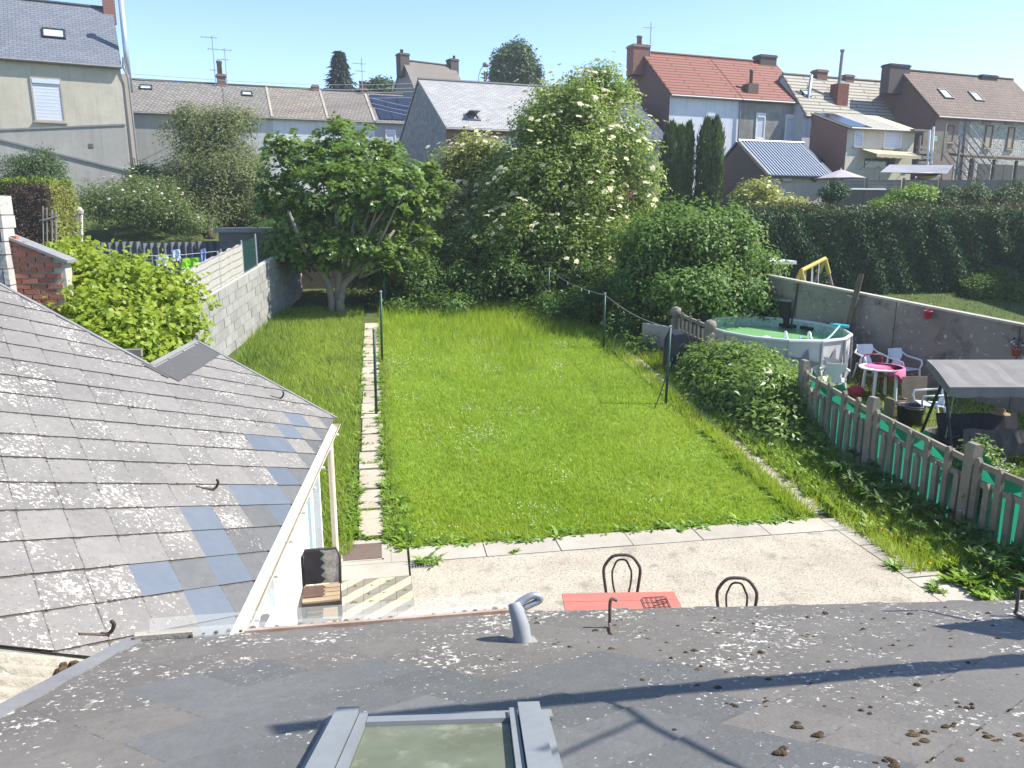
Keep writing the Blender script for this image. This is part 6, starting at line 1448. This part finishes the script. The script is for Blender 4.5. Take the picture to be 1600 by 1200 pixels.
flob = [lob(470, 262, fd, 62, 58), lob(545, 250, fd, 70, 58), lob(628, 290, fd, 62, 48), lob(590, 350, fd, 75, 45), lob(480, 355, fd-.4, 58, 55), lob(655, 320, fd, 42, 34), lob(530, 215, fd, 26, 22), lob(620, 392, fd-.5, 48, 26), lob(530, 300, fd-1.2, 80, 70), lob(460, 410, fd-.5, 45, 24), lob(545, 385, fd-1.0, 70, 34), lob(500, 415, fd-.9, 40, 22), lob(600, 300, fd-1.3, 70, 60), lob(440, 310, fd, 42, 60), lob(450, 385, fd-.6, 46, 36), lob(690, 296, fd, 26, 15), lob(528, 196, fd, 15, 18), lob(440, 228, fd, 30, 18), lob(600, 235, fd, 34, 22), lob(665, 265, fd, 26, 16), lob(412, 330, fd, 20, 40), lob(660, 372, fd-.4, 30, 18), lob(575, 405, fd-1.1, 50, 26), lob(505, 385, fd-1.2, 50, 30)]
C_, O = crown_points(flob, 1900, .2, .16); per = 10
ci = np.repeat(np.arange(len(C_)), per); n = len(ci); ang_ = np.tile(np.arange(per), len(C_))*2.4+rng.random(n)
ax_ = unit(O*.55+np.array((0, 0, .75))+rng.normal(size=O.shape)*.25)[ci]; X = unit(np.cross(ax_, np.array((.2, .7, .3)))); Y = np.cross(ax_, X)
Tl = X*np.cos(ang_)[:, None]+Y*np.sin(ang_)[:, None]; el_ = rng.uniform(-.3, .6, n)[:, None]; Tl = unit(Tl+ax_*el_); Nl = unit(ax_*1.0-Tl*el_*.7+rng.normal(size=(n, 3))*.25)
Pl = C_[ci]+Tl*.05+ax_*rng.uniform(-.12, .06, n)[:, None]
fig_me = lobed('leaf', LM['fig'], 5); lobed_leaves(ft, fig_me, Pl, Nl, Tl, rng.uniform(.12, .22, n), 300)
bF = np.array(grd(527, 489)); fork = bF+np.array((.05, 0, .75))
for k, (dx_, dy_, tops) in enumerate(((-.28, 0, (-1.3, -.2, 3.2)), (0.05, .1, (.1, .3, 3.6)), (.22, -.1, (1.9, -.2, 2.6)))):
    q = bF+np.array(tops); MB().tube([bF+np.array((dx_*.6, dy_, -.1)), bF+np.array((dx_*.5, dy_, .35)), fork+np.array((dx_*1.0, 0, .2)), fork+(q-fork)*.5+np.array((dx_, 0, .1)), q], [.17, .13, .11, .085, .04], 9).build('trunk', mat['bark'], ft, True)
b = MB()
for k in range(46):
    q = C_[rng.integers(len(C_))]; s0_ = fork+np.array(((q[0]-fork[0])*.3, (q[1]-fork[1])*.3, random.uniform(.2, 1.3))); m_ = (s0_+q)/2+np.array((0, 0, -.1)); b.tube([s0_, m_, q], [.05, .035, .014], 6)
tag(b.build('branches', mat['bark'], ft, True), kind='stuff')

# --- the two flowering elders
shrub('elder_tree', 'tall flowering elder tree with cream flower heads in front of the red tiled house', 'tree', grd(890, 462), [lob(905, 165, 28, 58, 52), lob(962, 150, 28, 32, 26), lob(940, 125, 28, 30, 24), lob(860, 215, 28, 70, 70), lob(935, 250, 27.5, 78, 85), lob(985, 285, 27.5, 42, 55), lob(825, 290, 27.5, 62, 80), lob(900, 340, 27, 90, 80), lob(790, 330, 27.5, 45, 70), lob(985, 345, 27.5, 45, 40), lob(880, 280, 26.6, 90, 80), lob(840, 370, 26.6, 90, 60), lob(930, 390, 26.4, 80, 50), lob(770, 380, 26.8, 60, 50), lob(895, 190, 27.6, 80, 60)],
      1500, 56, .34, .14, .075, LM['elder'], trunk=mat['bark_dark'], r0=.16, dots=(1150, .23, LM['flower'], 'blossom'), shell=.24)
shrub('elder_tree', 'smaller yellowish elder bush flowering between fig tree and tall elder', 'tree', grd(745, 440), [lob(735, 255, 30, 50, 38), lob(780, 262, 30, 40, 36), lob(715, 300, 30, 40, 55), lob(760, 320, 30, 55, 60), lob(720, 350, 29.5, 60, 50)],
      560, 52, .34, .14, .075, LM['elder_y'], trunk=mat['bark_dark'], r0=.1, dots=(520, .22, LM['flower'], 'blossom'))
shrub('leafy_bush', 'rounded glossy green bush behind the pool fence', 'bush', grd(1085, 500), [lob(1060, 385, 23.0, 85, 62), lob(1130, 400, 23.0, 62, 65), lob(1010, 430, 23.0, 48, 62), lob(1085, 455, 22.5, 105, 50), lob(1180, 450, 22.3, 34, 55), lob(1150, 470, 22.2, 60, 34)],
      1000, 46, .32, .14, .08, LM['bush'], trunk=mat['bark_dark'], r0=.1, shell=.18, droop=.1)
shrub('fence_shrub', 'dense leafy shrub sprawling over the gap in the picket fence by the pool', 'shrub', grd(1190, 680), [lob(1140, 600, 17.5, 62, 42), lob(1105, 598, 18.5, 42, 44), lob(1180, 625, 16.5, 82, 62), lob(1230, 640, 16, 52, 52), lob(1205, 675, 15.3, 66, 40), lob(1140, 640, 17, 55, 45), lob(1195, 572, 17, 26, 20), lob(1265, 625, 16.2, 26, 30), lob(1108, 572, 18, 34, 26), lob(1160, 568, 17.5, 40, 28), lob(1100, 640, 17.6, 40, 40), lob(1150, 690, 15.6, 50, 26), lob(1240, 690, 15, 44, 30)],
      760, 48, .25, .15, .06, LM['fence'], shell=.16, droop=.15, zmin=.02)
shrub('olive_tree', 'loose olive green tree in front of the terraced houses', 'tree', grd(330, 372), [lob(330, 235, 36, 66, 62), lob(305, 295, 36, 58, 60), lob(378, 285, 36, 52, 70), lob(300, 190, 36, 34, 26), lob(360, 195, 36, 40, 30), lob(270, 330, 35, 40, 34), lob(400, 330, 35, 40, 40), lob(330, 340, 34.6, 60, 40), lob(340, 290, 35, 70, 60)],
      1000, 50, .42, .16, .06, LM['olive'], trunk=mat['bark_dark'], r0=.15, shell=.3)
shrub('rose_thicket', 'broad flowering rose thicket behind the corrugated fence', 'shrub', grd(230, 380), [lob(200, 325, 32, 62, 46), lob(262, 335, 32, 56, 42), lob(155, 330, 32, 34, 46), lob(305, 355, 31.5, 32, 24), lob(225, 300, 33, 50, 26)],
      900, 22, .24, .10, .06, LM['rose'], dots=(170, .12, LM['pinkwhite'], 'blossom'), shell=.2)
shrub('feathery_shrub', 'feathery green shrub standing against the grey render of the cream house', 'shrub', grd(60, 372), [lob(55, 265, 31, 46, 30), lob(85, 300, 31, 28, 55), lob(30, 290, 31, 30, 30), lob(100, 335, 30.5, 22, 40)], 460, 26, .2, .13, .035, LM['far'], trunk=mat['bark_dark'], shell=.22)
shrub('young_tree', 'small green sapling beside the wall foot of the cream house', 'tree', grd(228, 340), [lob(222, 270, 37, 20, 16), lob(245, 285, 37, 34, 22), lob(208, 290, 37, 14, 18)], 180, 20, .25, .14, .08, LM['far'])
nt_ = thing('debris_netting', 'dark green netting strung behind the sapling and olive tree', 'netting', atd(250, 290, 39)); P, Q = atd(208, 262, 39), atd(300, 280, 39); b = MB(); b.poly([P, Q, Q-up_*2.2, P-up_*2.2]); b.build('net', M('dark_teal_net', (.0, .07, .06), (.0, .09, .075), 4), nt_)

# --- box hedge with a bald brown end, left
bh = thing('box_hedge', 'square clipped hedge with bright top and bald brown end beside the feathery shrub', 'hedge', (-11, 26.6, 1.7))
HX0, HX1, HY0, HY1, HZ0, HZ1 = -16., -9.75, 26.2, 28.2, 1.6, 5.55
def box_leaves(x0, x1, y0, y1, z0, z1, n, faces, jit=.06):
    P = []; N = []
    for f, share in faces:
        k = int(n*share); u_, v_ = rng.random(k), rng.random(k)
        if f == 'top': p = np.stack((x0+(x1-x0)*u_, y0+(y1-y0)*v_, np.full(k, z1)), 1); nn = (0, 0, 1)
        elif f == 'front': p = np.stack((x0+(x1-x0)*u_, np.full(k, y0), z0+(z1-z0)*v_), 1); nn = (0, -1, .2)
        elif f == 'right': p = np.stack((np.full(k, x1), y0+(y1-y0)*u_, z0+(z1-z0)*v_), 1); nn = (1, 0, .2)
        else: p = np.stack((np.full(k, x0), y0+(y1-y0)*u_, z0+(z1-z0)*v_), 1); nn = (-1, 0, .2)
        P.append(p+rng.normal(size=(k, 3))*jit); N.append(np.tile(np.array(nn, float), (k, 1)))
    return np.concatenate(P), unit(np.concatenate(N))
MB().obox((HX0, HY0+.12, HZ0), (HX1-HX0-.14, 0, 0), (0, HY1-HY0-.2, 0), (0, 0, HZ1-HZ0-.12)).build('core', mat['bark_dark'], bh)
def hleaves(nm, P, N, L, W, m, par, up=.3, rnd=.9):
    n = len(P); T = unit(rng.normal(size=(n, 3))+N*.8); Nn = unit(N+rng.normal(size=(n, 3))*rnd); V, F = leaf_quads(P, Nn, T, L*rng.uniform(.6, 1.3, n), W*rng.uniform(.7, 1.3, n)); return big_mesh(nm, V, F, m, par)
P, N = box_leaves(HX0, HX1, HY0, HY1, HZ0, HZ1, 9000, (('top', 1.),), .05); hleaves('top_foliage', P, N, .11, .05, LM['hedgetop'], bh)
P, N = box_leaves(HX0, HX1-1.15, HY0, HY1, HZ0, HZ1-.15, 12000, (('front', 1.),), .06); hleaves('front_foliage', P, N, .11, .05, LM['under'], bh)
P, N = box_leaves(HX1-1.25, HX1, HY0, HY1, HZ0, HZ1-.1, 7000, (('front', .8), ('right', .2)), .07); hleaves('dead_twigs', P, N, .12, .025, LM['brown'], bh)
P, N = box_leaves(HX0, HX1, HY0, HY1, HZ0, HZ1, 4000, (('right', 1.),), .08); hleaves('end_foliage', P, N, .11, .05, LM['elder_y'], bh)
gp = thing('wire_gate', 'grey weathered picket and wire remnant by the hedge end', 'fence', atY(85, 380, 26)); 
for x in (68, 74, 82, 88): MB().tube([atY(x, 390, 25.8), atY(x-1, 322+(x-68)*.4, 25.8)], .022, 6).build('post', mat['wood_grey'], gp)
MB().tube([atY(66, 345, 25.8), atY(90, 338, 25.8)], .03, 5).build('rail', mat['wood_grey'], gp)
tpst = thing('twin_posts', 'pair of white painted thin posts with a cap behind the vine', 'post', atY(124, 375, 29))
for x in (121, 127): MB().tube([atY(x, 378, 29), atY(x, 334, 29)], .055, 7).build('post', mat['white'], tpst)
MB().lathe([(.14, 0), (.16, .1), (.08, .22), (0, .25)], atY(124, 334, 29), 8).build('cap', mat['slab'], tpst)

# --- tall dark hedge on the right, its round bush, and the conifers behind
dh = thing('thuja_hedge', 'long tall dark thuja hedge behind the concrete wall', 'hedge', (22, 30, 2))
hx0, hx1, hy0, hy1, hz0, hz1 = 12.6, 36., 26.4, 28.4, 1.2, 4.72
MB().obox((hx0+.2, hy0+.2, hz0), (hx1-hx0, 0, 0), (0, hy1-hy0-.4, 0), (0, 0, hz1-hz0-.25)).build('core', mat['bark_dark'], dh)
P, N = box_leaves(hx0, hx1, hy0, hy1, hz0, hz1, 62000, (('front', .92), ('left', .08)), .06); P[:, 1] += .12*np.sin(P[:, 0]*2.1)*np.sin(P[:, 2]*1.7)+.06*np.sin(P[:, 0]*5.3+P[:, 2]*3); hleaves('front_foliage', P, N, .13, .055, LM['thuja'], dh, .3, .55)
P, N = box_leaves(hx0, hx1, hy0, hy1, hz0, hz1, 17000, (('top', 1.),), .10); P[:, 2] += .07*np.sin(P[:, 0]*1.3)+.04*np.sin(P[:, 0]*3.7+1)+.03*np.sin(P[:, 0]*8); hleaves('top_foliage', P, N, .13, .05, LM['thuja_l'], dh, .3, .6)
shrub('round_bush', 'round clipped bush on the shaded lawn in front of the dark hedge', 'bush', grd(1553, 488), [lob(1552, 456, 29, 40, 32)], 420, 26, .14, .11, .06, LM['bush'], shell=.08)
for q, lb in (((1044, 200, 318, 15), 'slim dark cypress at the far side of the cypress pair by the white wall'), ((1059, 205, 318, 13), 'thin dark cypress between taller cypress spires'), ((1071, 200, 316, 8), 'thinnest dark cypress spire of the row'), ((1098, 195, 318, 14), 'tall dark cypress in front of the white rendered wall'), ((1112, 193, 318, 13), 'tallest dark cypress with yellowish sunlit side next to the garage')):
    x, y0, y1, hw = q; d_ = 39.; base = atd(x, y1+12, d_); topp = atd(x, y0, d_); t = thing('cypress', lb, 'tree', base, 'dark cypresses before the white house'); k = 2600; H_ = topp[2]-base[2]
    f = rng.random(k); a = rng.random(k)*2*math.pi; r = hw*d_/FPX*np.minimum(1, (1-f)*4.2)**.6*(.82+.22*rng.random(k))*(1+.12*np.sin(a*3+f*9))
    P = np.stack((base[0]+r*np.cos(a), base[1]+r*np.sin(a), base[2]+H_*f), 1); N = unit(np.stack((np.cos(a), np.sin(a), np.full(k, .1)), 1)+rng.normal(size=(k, 3))*.3); T = unit(np.tile((0, 0, 1.), (k, 1))+rng.normal(size=(k, 3))*.25)
    V, F = leaf_quads(P, N, T, rng.uniform(.22, .42, k), rng.uniform(.05, .1, k), .05); big_mesh('crown', V, F, LM['cypress'], t)
    MB().tube([base-up_*1.5, base+up_*H_*.7], [hw*d_/FPX*.55, .05], 7).build('trunk', mat['bark_dark'], t)
shrub('flowering_elder', 'small cream flowered elder in front of the ribbed roof garage', 'shrub', atd(1200, 330, 36), [lob(1185, 306, 36, 34, 22), lob(1225, 324, 35, 44, 12), lob(1165, 314, 36, 24, 18)], 420, 20, .22, .14, .08, LM['elder_y'], dots=(120, .2, LM['flower'], 'blossom'))
shrub('dark_shrub', 'dark upright shrub at the corner of garage and yard wall', 'shrub', atd(1304, 325, 36), [lob(1303, 305, 36, 18, 20)], 130, 20, .2, .14, .07, LM['thuja'])
shrub('bright_bush', 'bright green bush rising above the dark hedge before the yard wall', 'bush', atd(1425, 325, 34), [lob(1425, 310, 34, 36, 18), lob(1390, 320, 34, 30, 10)], 260, 22, .18, .13, .08, LM['weed'])
for k, (x, y) in enumerate(((1478, 312), (1520, 306), (1562, 312), (1590, 305))):
    shrub('conifer_bush', ('feathery conifer next to the bright green bush', 'feathery taller conifer second from the bright green bush', 'low feathery conifer third from the bright green bush', 'feathery conifer at the picture edge by the yard wall')[k], 'conifer', atd(x, 335, 34.5), [lob(x, y+8, 34.5, 24, 22), lob(x+3, y-6, 34.5, 12, 14)], 170, 22, .2, .16, .04, LM['far'], group='conifers along the yard wall')
# --- trees on the skyline
sp_ = thing('spruce_tree', 'dark spruce rising behind the terrace roofs', 'tree', atd(535, 150, 80)); base = atd(535, 200, 80); topz = atd(535, 85, 80)[2]; H_ = topz-base[2]; P = []; N = []; T = []
for k in range(4200):
    f = random.random()**.9; a = random.random()*2*math.pi; tier = math.floor(f*13)/13; rr = (1-f*.97)*3.3*(.2+.8*random.random())*(1.25-(f*11) % 1*.85)
    P.append(base+np.array((rr*math.cos(a), rr*math.sin(a), H_*f-rr*.25))); N.append((math.cos(a)*.4, math.sin(a)*.4, .8)); T.append((math.cos(a), math.sin(a), -.25))
P, N, T = np.array(P), unit(np.array(N)+rng.normal(size=(4200, 3))*.3), np.array(T); V, F = leaf_quads(P, N, T, rng.uniform(.35, .8, 4200), rng.uniform(.12, .25, 4200)); big_mesh('crown', V, F, LM['conifer'], sp_); MB().tube([base-up_*6, base+up_*H_], [.25, .03], 7).build('trunk', mat['bark_dark'], sp_)
shrub('skyline_tree', 'round green tree standing on the skyline behind the flint barn', 'tree', atd(805, 150, 78)-up_*4, [lob(805, 105, 78, 34, 34), lob(790, 118, 78, 24, 20), lob(822, 122, 78, 22, 22)], 620, 20, .5, .36, .22, LM['far'], trunk=mat['bark_dark'], r0=.3, shell=.14)
shrub('skyline_bush', 'green treetop peeping over the roofs beside the spruce', 'tree', atd(597, 160, 74)-up_*4, [lob(597, 140, 74, 22, 15), lob(580, 148, 74, 18, 12)], 200, 18, .45, .34, .2, LM['far'])
# --- undergrowth at the end of the lawn (nobody could count it)
ulob = [lob(640, 440, 26.2, 70, 40), lob(720, 440, 26.4, 70, 46), lob(700, 395, 27.6, 52, 30), lob(800, 440, 26.4, 75, 60), lob(890, 440, 26, 75, 62), lob(960, 455, 25, 55, 52), lob(585, 440, 26.5, 45, 34), lob(740, 385, 28.5, 50, 40), lob(830, 395, 27.5, 60, 40), lob(1010, 480, 23.5, 48, 34), lob(470, 352, 33, 60, 34), lob(560, 350, 33, 70, 40), lob(650, 350, 32, 60, 40), lob(720, 340, 32, 60, 50), lob(430, 375, 31, 40, 30), lob(920, 480, 24, 60, 26), lob(860, 480, 24.6, 60, 22), lob(980, 510, 22, 40, 26), lob(1000, 545, 20.5, 30, 20), lob(620, 478, 25.2, 40, 16), lob(700, 475, 25.2, 50, 18)]
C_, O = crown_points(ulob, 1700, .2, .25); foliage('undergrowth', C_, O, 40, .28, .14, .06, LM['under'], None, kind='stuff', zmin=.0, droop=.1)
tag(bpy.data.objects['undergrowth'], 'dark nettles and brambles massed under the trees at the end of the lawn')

# --- the vine over the neighbour's wall
vn = thing('grape_vine', 'lime green grape vine heaped behind the notch of the slate roof', 'vine', (-4.6, 11.3, 0))
vlob = [lob(150, 470, 12.3, 66, 60), lob(235, 470, 12.5, 62, 62), lob(195, 530, 11.3, 70, 45), lob(285, 470, 12.5, 32, 46), lob(100, 440, 12.6, 36, 44), lob(115, 490, 11.8, 50, 34), lob(240, 540, 11.3, 40, 32), lob(135, 395, 12.7, 15, 26), lob(165, 500, 11.5, 70, 50), lob(80, 470, 11.9, 30, 36), lob(105, 410, 12.2, 30, 26), lob(215, 560, 10.9, 40, 26), lob(180, 440, 12.2, 60, 40), lob(78, 455, 12.0, 24, 40), lob(120, 450, 12.2, 50, 50), lob(290, 520, 11.6, 26, 40)]
C_, O = crown_points(vlob, 2000, .14, .25); per = 7; ci = np.repeat(np.arange(len(C_)), per); n = len(ci)
Pl = C_[ci]+rng.normal(size=(n, 3))*.11; Nl = unit(O[ci]*.45+np.array((.1, -.2, .6))+rng.normal(size=(n, 3))*.45); Tl = unit(O[ci]*.5+np.array((0, 0, -.4))+rng.normal(size=(n, 3))*.7)
for k in range(26):                                     # loose shoots
    q = C_[rng.integers(len(C_))]; d_ = unit(np.array((random.uniform(-.5, .5), random.uniform(-.3, .3), 1.)))
    if q[2] < 3.0: continue
    m_ = 6; pts = [q+d_*.09*j+np.array((.02*math.sin(j*1.5+k), 0, 0)) for j in range(m_)]
    Pl = np.concatenate((Pl, np.array(pts))); Nl = np.concatenate((Nl, unit(rng.normal(size=(m_, 3))*.5+np.array((0, -.3, .7))))); Tl = np.concatenate((Tl, unit(rng.normal(size=(m_, 3)))))
vine_me = lobed('leaf', LM['vine'], 3); lobed_leaves(vn, vine_me, Pl, Nl, Tl, rng.uniform(.06, .125, len(Pl)), 300)
b = MB()
for k in range(26):
    p, q = C_[rng.integers(len(C_))], C_[rng.integers(len(C_))]; b.tube([p, (p+q)/2+np.array((0, 0, random.uniform(-.2, .1))), q], [.012, .012, .006], 5)
b.tube([(-4.4, 11.4, 0), (-4.35, 11.3, 1.2), (-4.5, 11.4, 2.4)], [.05, .045, .03], 7)
tag(b.build('stems', mat['bark'], vn, True), kind='stuff')
vw = thing('vine_arbour', 'rough wooden arbour hidden under the grape vine', 'arbour', (-4.6, 11.5, 0))
for x, y in ((-5.6, 11.0), (-3.4, 11.0), (-5.6, 12.4), (-3.6, 12.6)): MB().obox((x, y, 0), (.09, 0, 0), (0, .09, 0), up_*2.7).build('post', mat['wood_grey'], vw)
for y in (11.0, 12.4): MB().obox((-5.8, y, 2.7), (2.6, 0, 0), (0, .08, 0), up_*.1).build('beam', mat['wood_grey'], vw)

# --- grass
def blades(name, P, h, wd, material, lean=.35, label=None):
    n = len(P); a = rng.random(n)*2*math.pi; side_ = np.stack((np.cos(a), np.sin(a), np.zeros(n)), 1); h = h*rng.uniform(.5, 1.4, n); w_ = wd*rng.uniform(.7, 1.4, n)
    tip = P+np.stack((rng.normal(size=n)*lean, rng.normal(size=n)*lean, np.ones(n)), 1)*h[:, None]
    V = np.stack((P-side_*w_[:, None]/2, P+side_*w_[:, None]/2, tip), 1).reshape(-1, 3); o = big_mesh(name, V, np.arange(n*3).reshape(n, 3), material, None, 3); tag(o, label, kind='stuff'); return o
gzv = np.vectorize(lambda y: gz(0, y))
def scatter(n, x0, x1, y0, y1, dens=None):
    x, y = rng.uniform(x0, x1, n), y0+(y1-y0)*rng.random(n)**1.25
    if dens is not None: ok = rng.random(n) < dens(x, y); x, y = x[ok], y[ok]
    return np.stack((x, y, gzv(y)+.01), 1)
wob = lambda x, y: .5+.5*np.sin(x*1.7+np.sin(y*1.1)*1.5)*np.sin(y*1.3+x*.7)
P = scatter(150000, .08, 6.42, 10.12, 25.6, lambda x, y: (x < 6.25+.12*np.sin(y*5)+.1*np.sin(y*1.7))*(.55+.45*wob(x, y)))
blades('lawn_grass', P, .075, .013, LM['grass'], .5, 'bright short lawn grass between the two paths')
P = scatter(24000, .02, 6.5, 18.5, 25.9, lambda x, y: np.clip((y-19-1.2*np.sin(x*1.3)-.6*np.sin(x*3.1))/6, 0, 1)**1.3); blades('long_grass', P, .26, .016, LM['grass'], .3, 'longer grass at the shaded far end of the lawn')
P = np.concatenate((scatter(80000, -3.6, -.47, 10.0, 25.8, lambda x, y: (x < -.46-.06*np.sin(y*4)-.05*np.sin(y*9))*(.6+.4*wob(x, y))), scatter(2500, -.02, .2, 10.4, 24)))
k_ = rng.random(len(P)) < .5; blades('strip_grass', P[k_], .11, .014, LM['grass'], .5, 'green unmown grass mixed along the block wall'); blades('strip_grass', P[~k_], .13, .014, LM['grass2'], .5, 'unmown grass between the block wall and stepping path')
P = np.concatenate((scatter(5000, 6.2, 6.55, 10.2, 22), scatter(9000, 6.75, 8.3, 8.2, 13.5), scatter(14000, 6.7, 8.3, 13.5, 24))); blades('border_grass', P, .20, .013, LM['grass'], .4, 'grass along the fence border')
P = np.concatenate((scatter(26000, 8.5, 14.5, 8.0, 19.8), scatter(4000, 14.5, 15.5, 8, 12))); blades('neighbour_grass', P, .09, .016, LM['grass'], .4, 'grass of the pool garden')
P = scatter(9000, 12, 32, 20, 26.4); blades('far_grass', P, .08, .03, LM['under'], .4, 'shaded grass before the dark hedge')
def flowers(name, P, size, material, label):
    n = len(P); N = unit(np.tile((0, -.25, 1.), (n, 1))+rng.normal(size=(n, 3))*.25); V = []; F = []
    for q in range(3): v, f = leaf_quads(P, N, unit(rng.normal(size=(n, 3))), np.full(n, size), np.full(n, size*.7), .02); F.append(f+4*n*q); V.append(v)
    tag(big_mesh(name, np.concatenate(V), np.concatenate(F), material), label, kind='stuff')
cl_ = rng.uniform((.3, 10.4), (6.2, 22), (42, 2)); i = rng.integers(26, size=800); xy = cl_[i]+rng.normal(size=(800, 2))*(.2, .28); xy = xy[(xy[:, 0] > .1) & (xy[:, 0] < 6.3) & (xy[:, 1] > 10.15)]
flowers('daisies', np.stack((xy[:, 0], xy[:, 1], gzv(xy[:, 1])+.085), 1), .016, LM['daisy'], 'small white daisies and clover in the lawn')
xy = np.concatenate((rng.uniform((.5, 10.3), (6.3, 18), (14, 2)), rng.uniform((-3, 12), (-.6, 22), (30, 2)), rng.uniform((6.9, 8.0), (8.1, 10), (30, 2)))); flowers('dandelions', np.stack((xy[:, 0], xy[:, 1], gzv(xy[:, 1])+.14), 1), .028, LM['dandelion'], 'yellow dandelion heads in the grass')
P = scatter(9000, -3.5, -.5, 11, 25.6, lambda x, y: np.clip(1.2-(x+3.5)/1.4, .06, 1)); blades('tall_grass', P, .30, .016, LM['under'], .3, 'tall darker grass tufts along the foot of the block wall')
# broad leaved weeds: border strip, path edges, tufts on the patio
def rosettes(name, P, n_leaf, L, W, material, label=None, up_a=(.2, .9), parent=None):
    n = len(P); ci = np.repeat(np.arange(n), n_leaf); m = len(ci); a = rng.random(m)*2*math.pi; e = rng.uniform(*up_a, m); T = np.stack((np.cos(a), np.sin(a), e), 1); T = unit(T)
    N = unit(np.stack((-np.cos(a)*e, -np.sin(a)*e, np.ones(m)), 1)+rng.normal(size=(m, 3))*.2); s = rng.uniform(.6, 1.3, n)[ci]*rng.uniform(.7, 1.2, m)
    V, F = leaf_quads(P[ci], N, T, L*s, W*s, .06, .22); o = big_mesh(name, V, F, material, parent); tag(o, label, kind='stuff'); return o
P = np.concatenate((scatter(520, 7.1, 8.28, 5.6, 10.2), scatter(520, 6.95, 8.28, 10, 13.6), scatter(160, 6.9, 7.6, 12, 18))); P = np.array([p for p in P if not (p[1] < 10 and p[0] < 7.12+.12*math.sin(p[1]*3))])
P = np.concatenate((P, P+rng.normal(size=P.shape)*(.1, .14, 0), P[::2]+rng.normal(size=P[::2].shape)*(.1, .2, 0))); rosettes('border_weeds', P, 10, .17, .055, LM['weed'], 'broad leaved weeds filling the border below the picket fence', (.5, 1.6))
P = scatter(200, 7.4, 8.3, 5.6, 12); P[:, 2] += .25; rosettes('tall_weeds', P, 14, .17, .045, LM['under'], 'taller dark weeds against the picket fence', (.3, 1.4))
P = np.concatenate((scatter(90, .0, .35, 10.1, 12.2), scatter(130, .1, 6.4, 10.05, 10.3), scatter(70, -.66, -.42, 10.5, 13), scatter(80, 6.2, 6.5, 10.2, 17), scatter(60, -.05, .1, 12, 20)))
rosettes('edge_weeds', P, 9, .14, .045, LM['weed'], 'dandelion leaves creeping over the lawn edges', (.15, .8))
P = np.array([(-.22+random.uniform(-.2, .2), 10.5+.88*k+random.uniform(-.03, .03), gz(0, 10.5+.88*k)+.01) for k in range(15) for _ in range(7)]); rosettes('joint_weeds', P, 7, .07, .025, LM['weed'], 'weeds in the joints of the stepping path', (.3, 1.))
P = np.array([(.19-.2*i+random.uniform(-.09, .09)*(j % 2), 9.05-.2*j+random.uniform(-.09, .09)*(1-j % 2), .035) for i, j in ((0, 1), (1, 0), (1, 2), (2, 1), (2, 0), (3, 0), (3, 2), (0, 3), (4, 1), (1, 1), (2, 2))]); rosettes('tile_weeds', P, 6, .04, .014, LM['weed'], 'small weeds in the joints of the patterned tiles', (.2, .7))
P = np.concatenate([np.stack((x_+rng.normal(size=90)*.04, rng.uniform(10.5, 23, 90), np.zeros(90)), 1) for x_ in (-.46, .02)]); P[:, 2] = gzv(P[:, 1])+.02; rosettes('path_edge_weeds', P, 9, .12, .035, LM['weed'], 'weeds spilling over both edges of the stepping path', (.2, 1.))
def tuft(label, P, n, L, W, name='weed_tuft'):
    t = thing(name, label, 'weed', P); pts = np.array(P)+rng.normal(size=(n, 3))*(.07, .05, 0); rosettes('leaves', pts, 9, L, W, LM['weed'], None, (.3, 1.3), t)
tuft('spiky weed tuft growing beside the little drain grate', (.52, 9.55, .03), 7, .17, .03); tuft('small spreading weed on the slab edge below the lawn', (1.75, 9.7, .03), 3, .07, .025)
tuft('weed clump in the joint of the patio edge by the border', (6.62, 8.35, .03), 9, .13, .035); tuft('weed clump nearest the roof edge along the patio border', (6.66, 7.75, .03), 8, .12, .035)
tuft('spreading bright weed crossing the corner where patio meets border', (6.95, 9.45, .03), 14, .15, .045)
P = atd(1540, 745, 11.6); cr = shrub('creeper', 'flowering creeper climbing over the pickets near the picture edge', 'creeper', grd(1545, 850), [lob(1530, 715, 11.5, 26, 34), lob(1548, 760, 11.2, 46, 28), lob(1530, 800, 11.2, 22, 50), lob(1590, 752, 11, 34, 18), lob(1515, 745, 11.5, 20, 18)], 300, 16, .08, .075, .04, LM['fence'], dots=(110, .04, LM['daisy'], 'blossom'))
# ------------------------------------------------------------------ the slight summer haze
hz = MB().box((4, 50, 9.5), (120, 150, 23)).build('haze', [])
hm = bpy.data.materials.new('haze_air'); hm.use_nodes = True; hm.node_tree.nodes.clear()
vo = hm.node_tree.nodes.new('ShaderNodeVolumePrincipled'); vo.inputs['Color'].default_value = (.86, .92, 1, 1); vo.inputs['Density'].default_value = .0008; vo.inputs['Anisotropy'].default_value = .2
ho = hm.node_tree.nodes.new('ShaderNodeOutputMaterial'); hm.node_tree.links.new(vo.outputs[0], ho.inputs['Volume']); hz.data.materials.append(hm); tag(hz, kind='stuff')
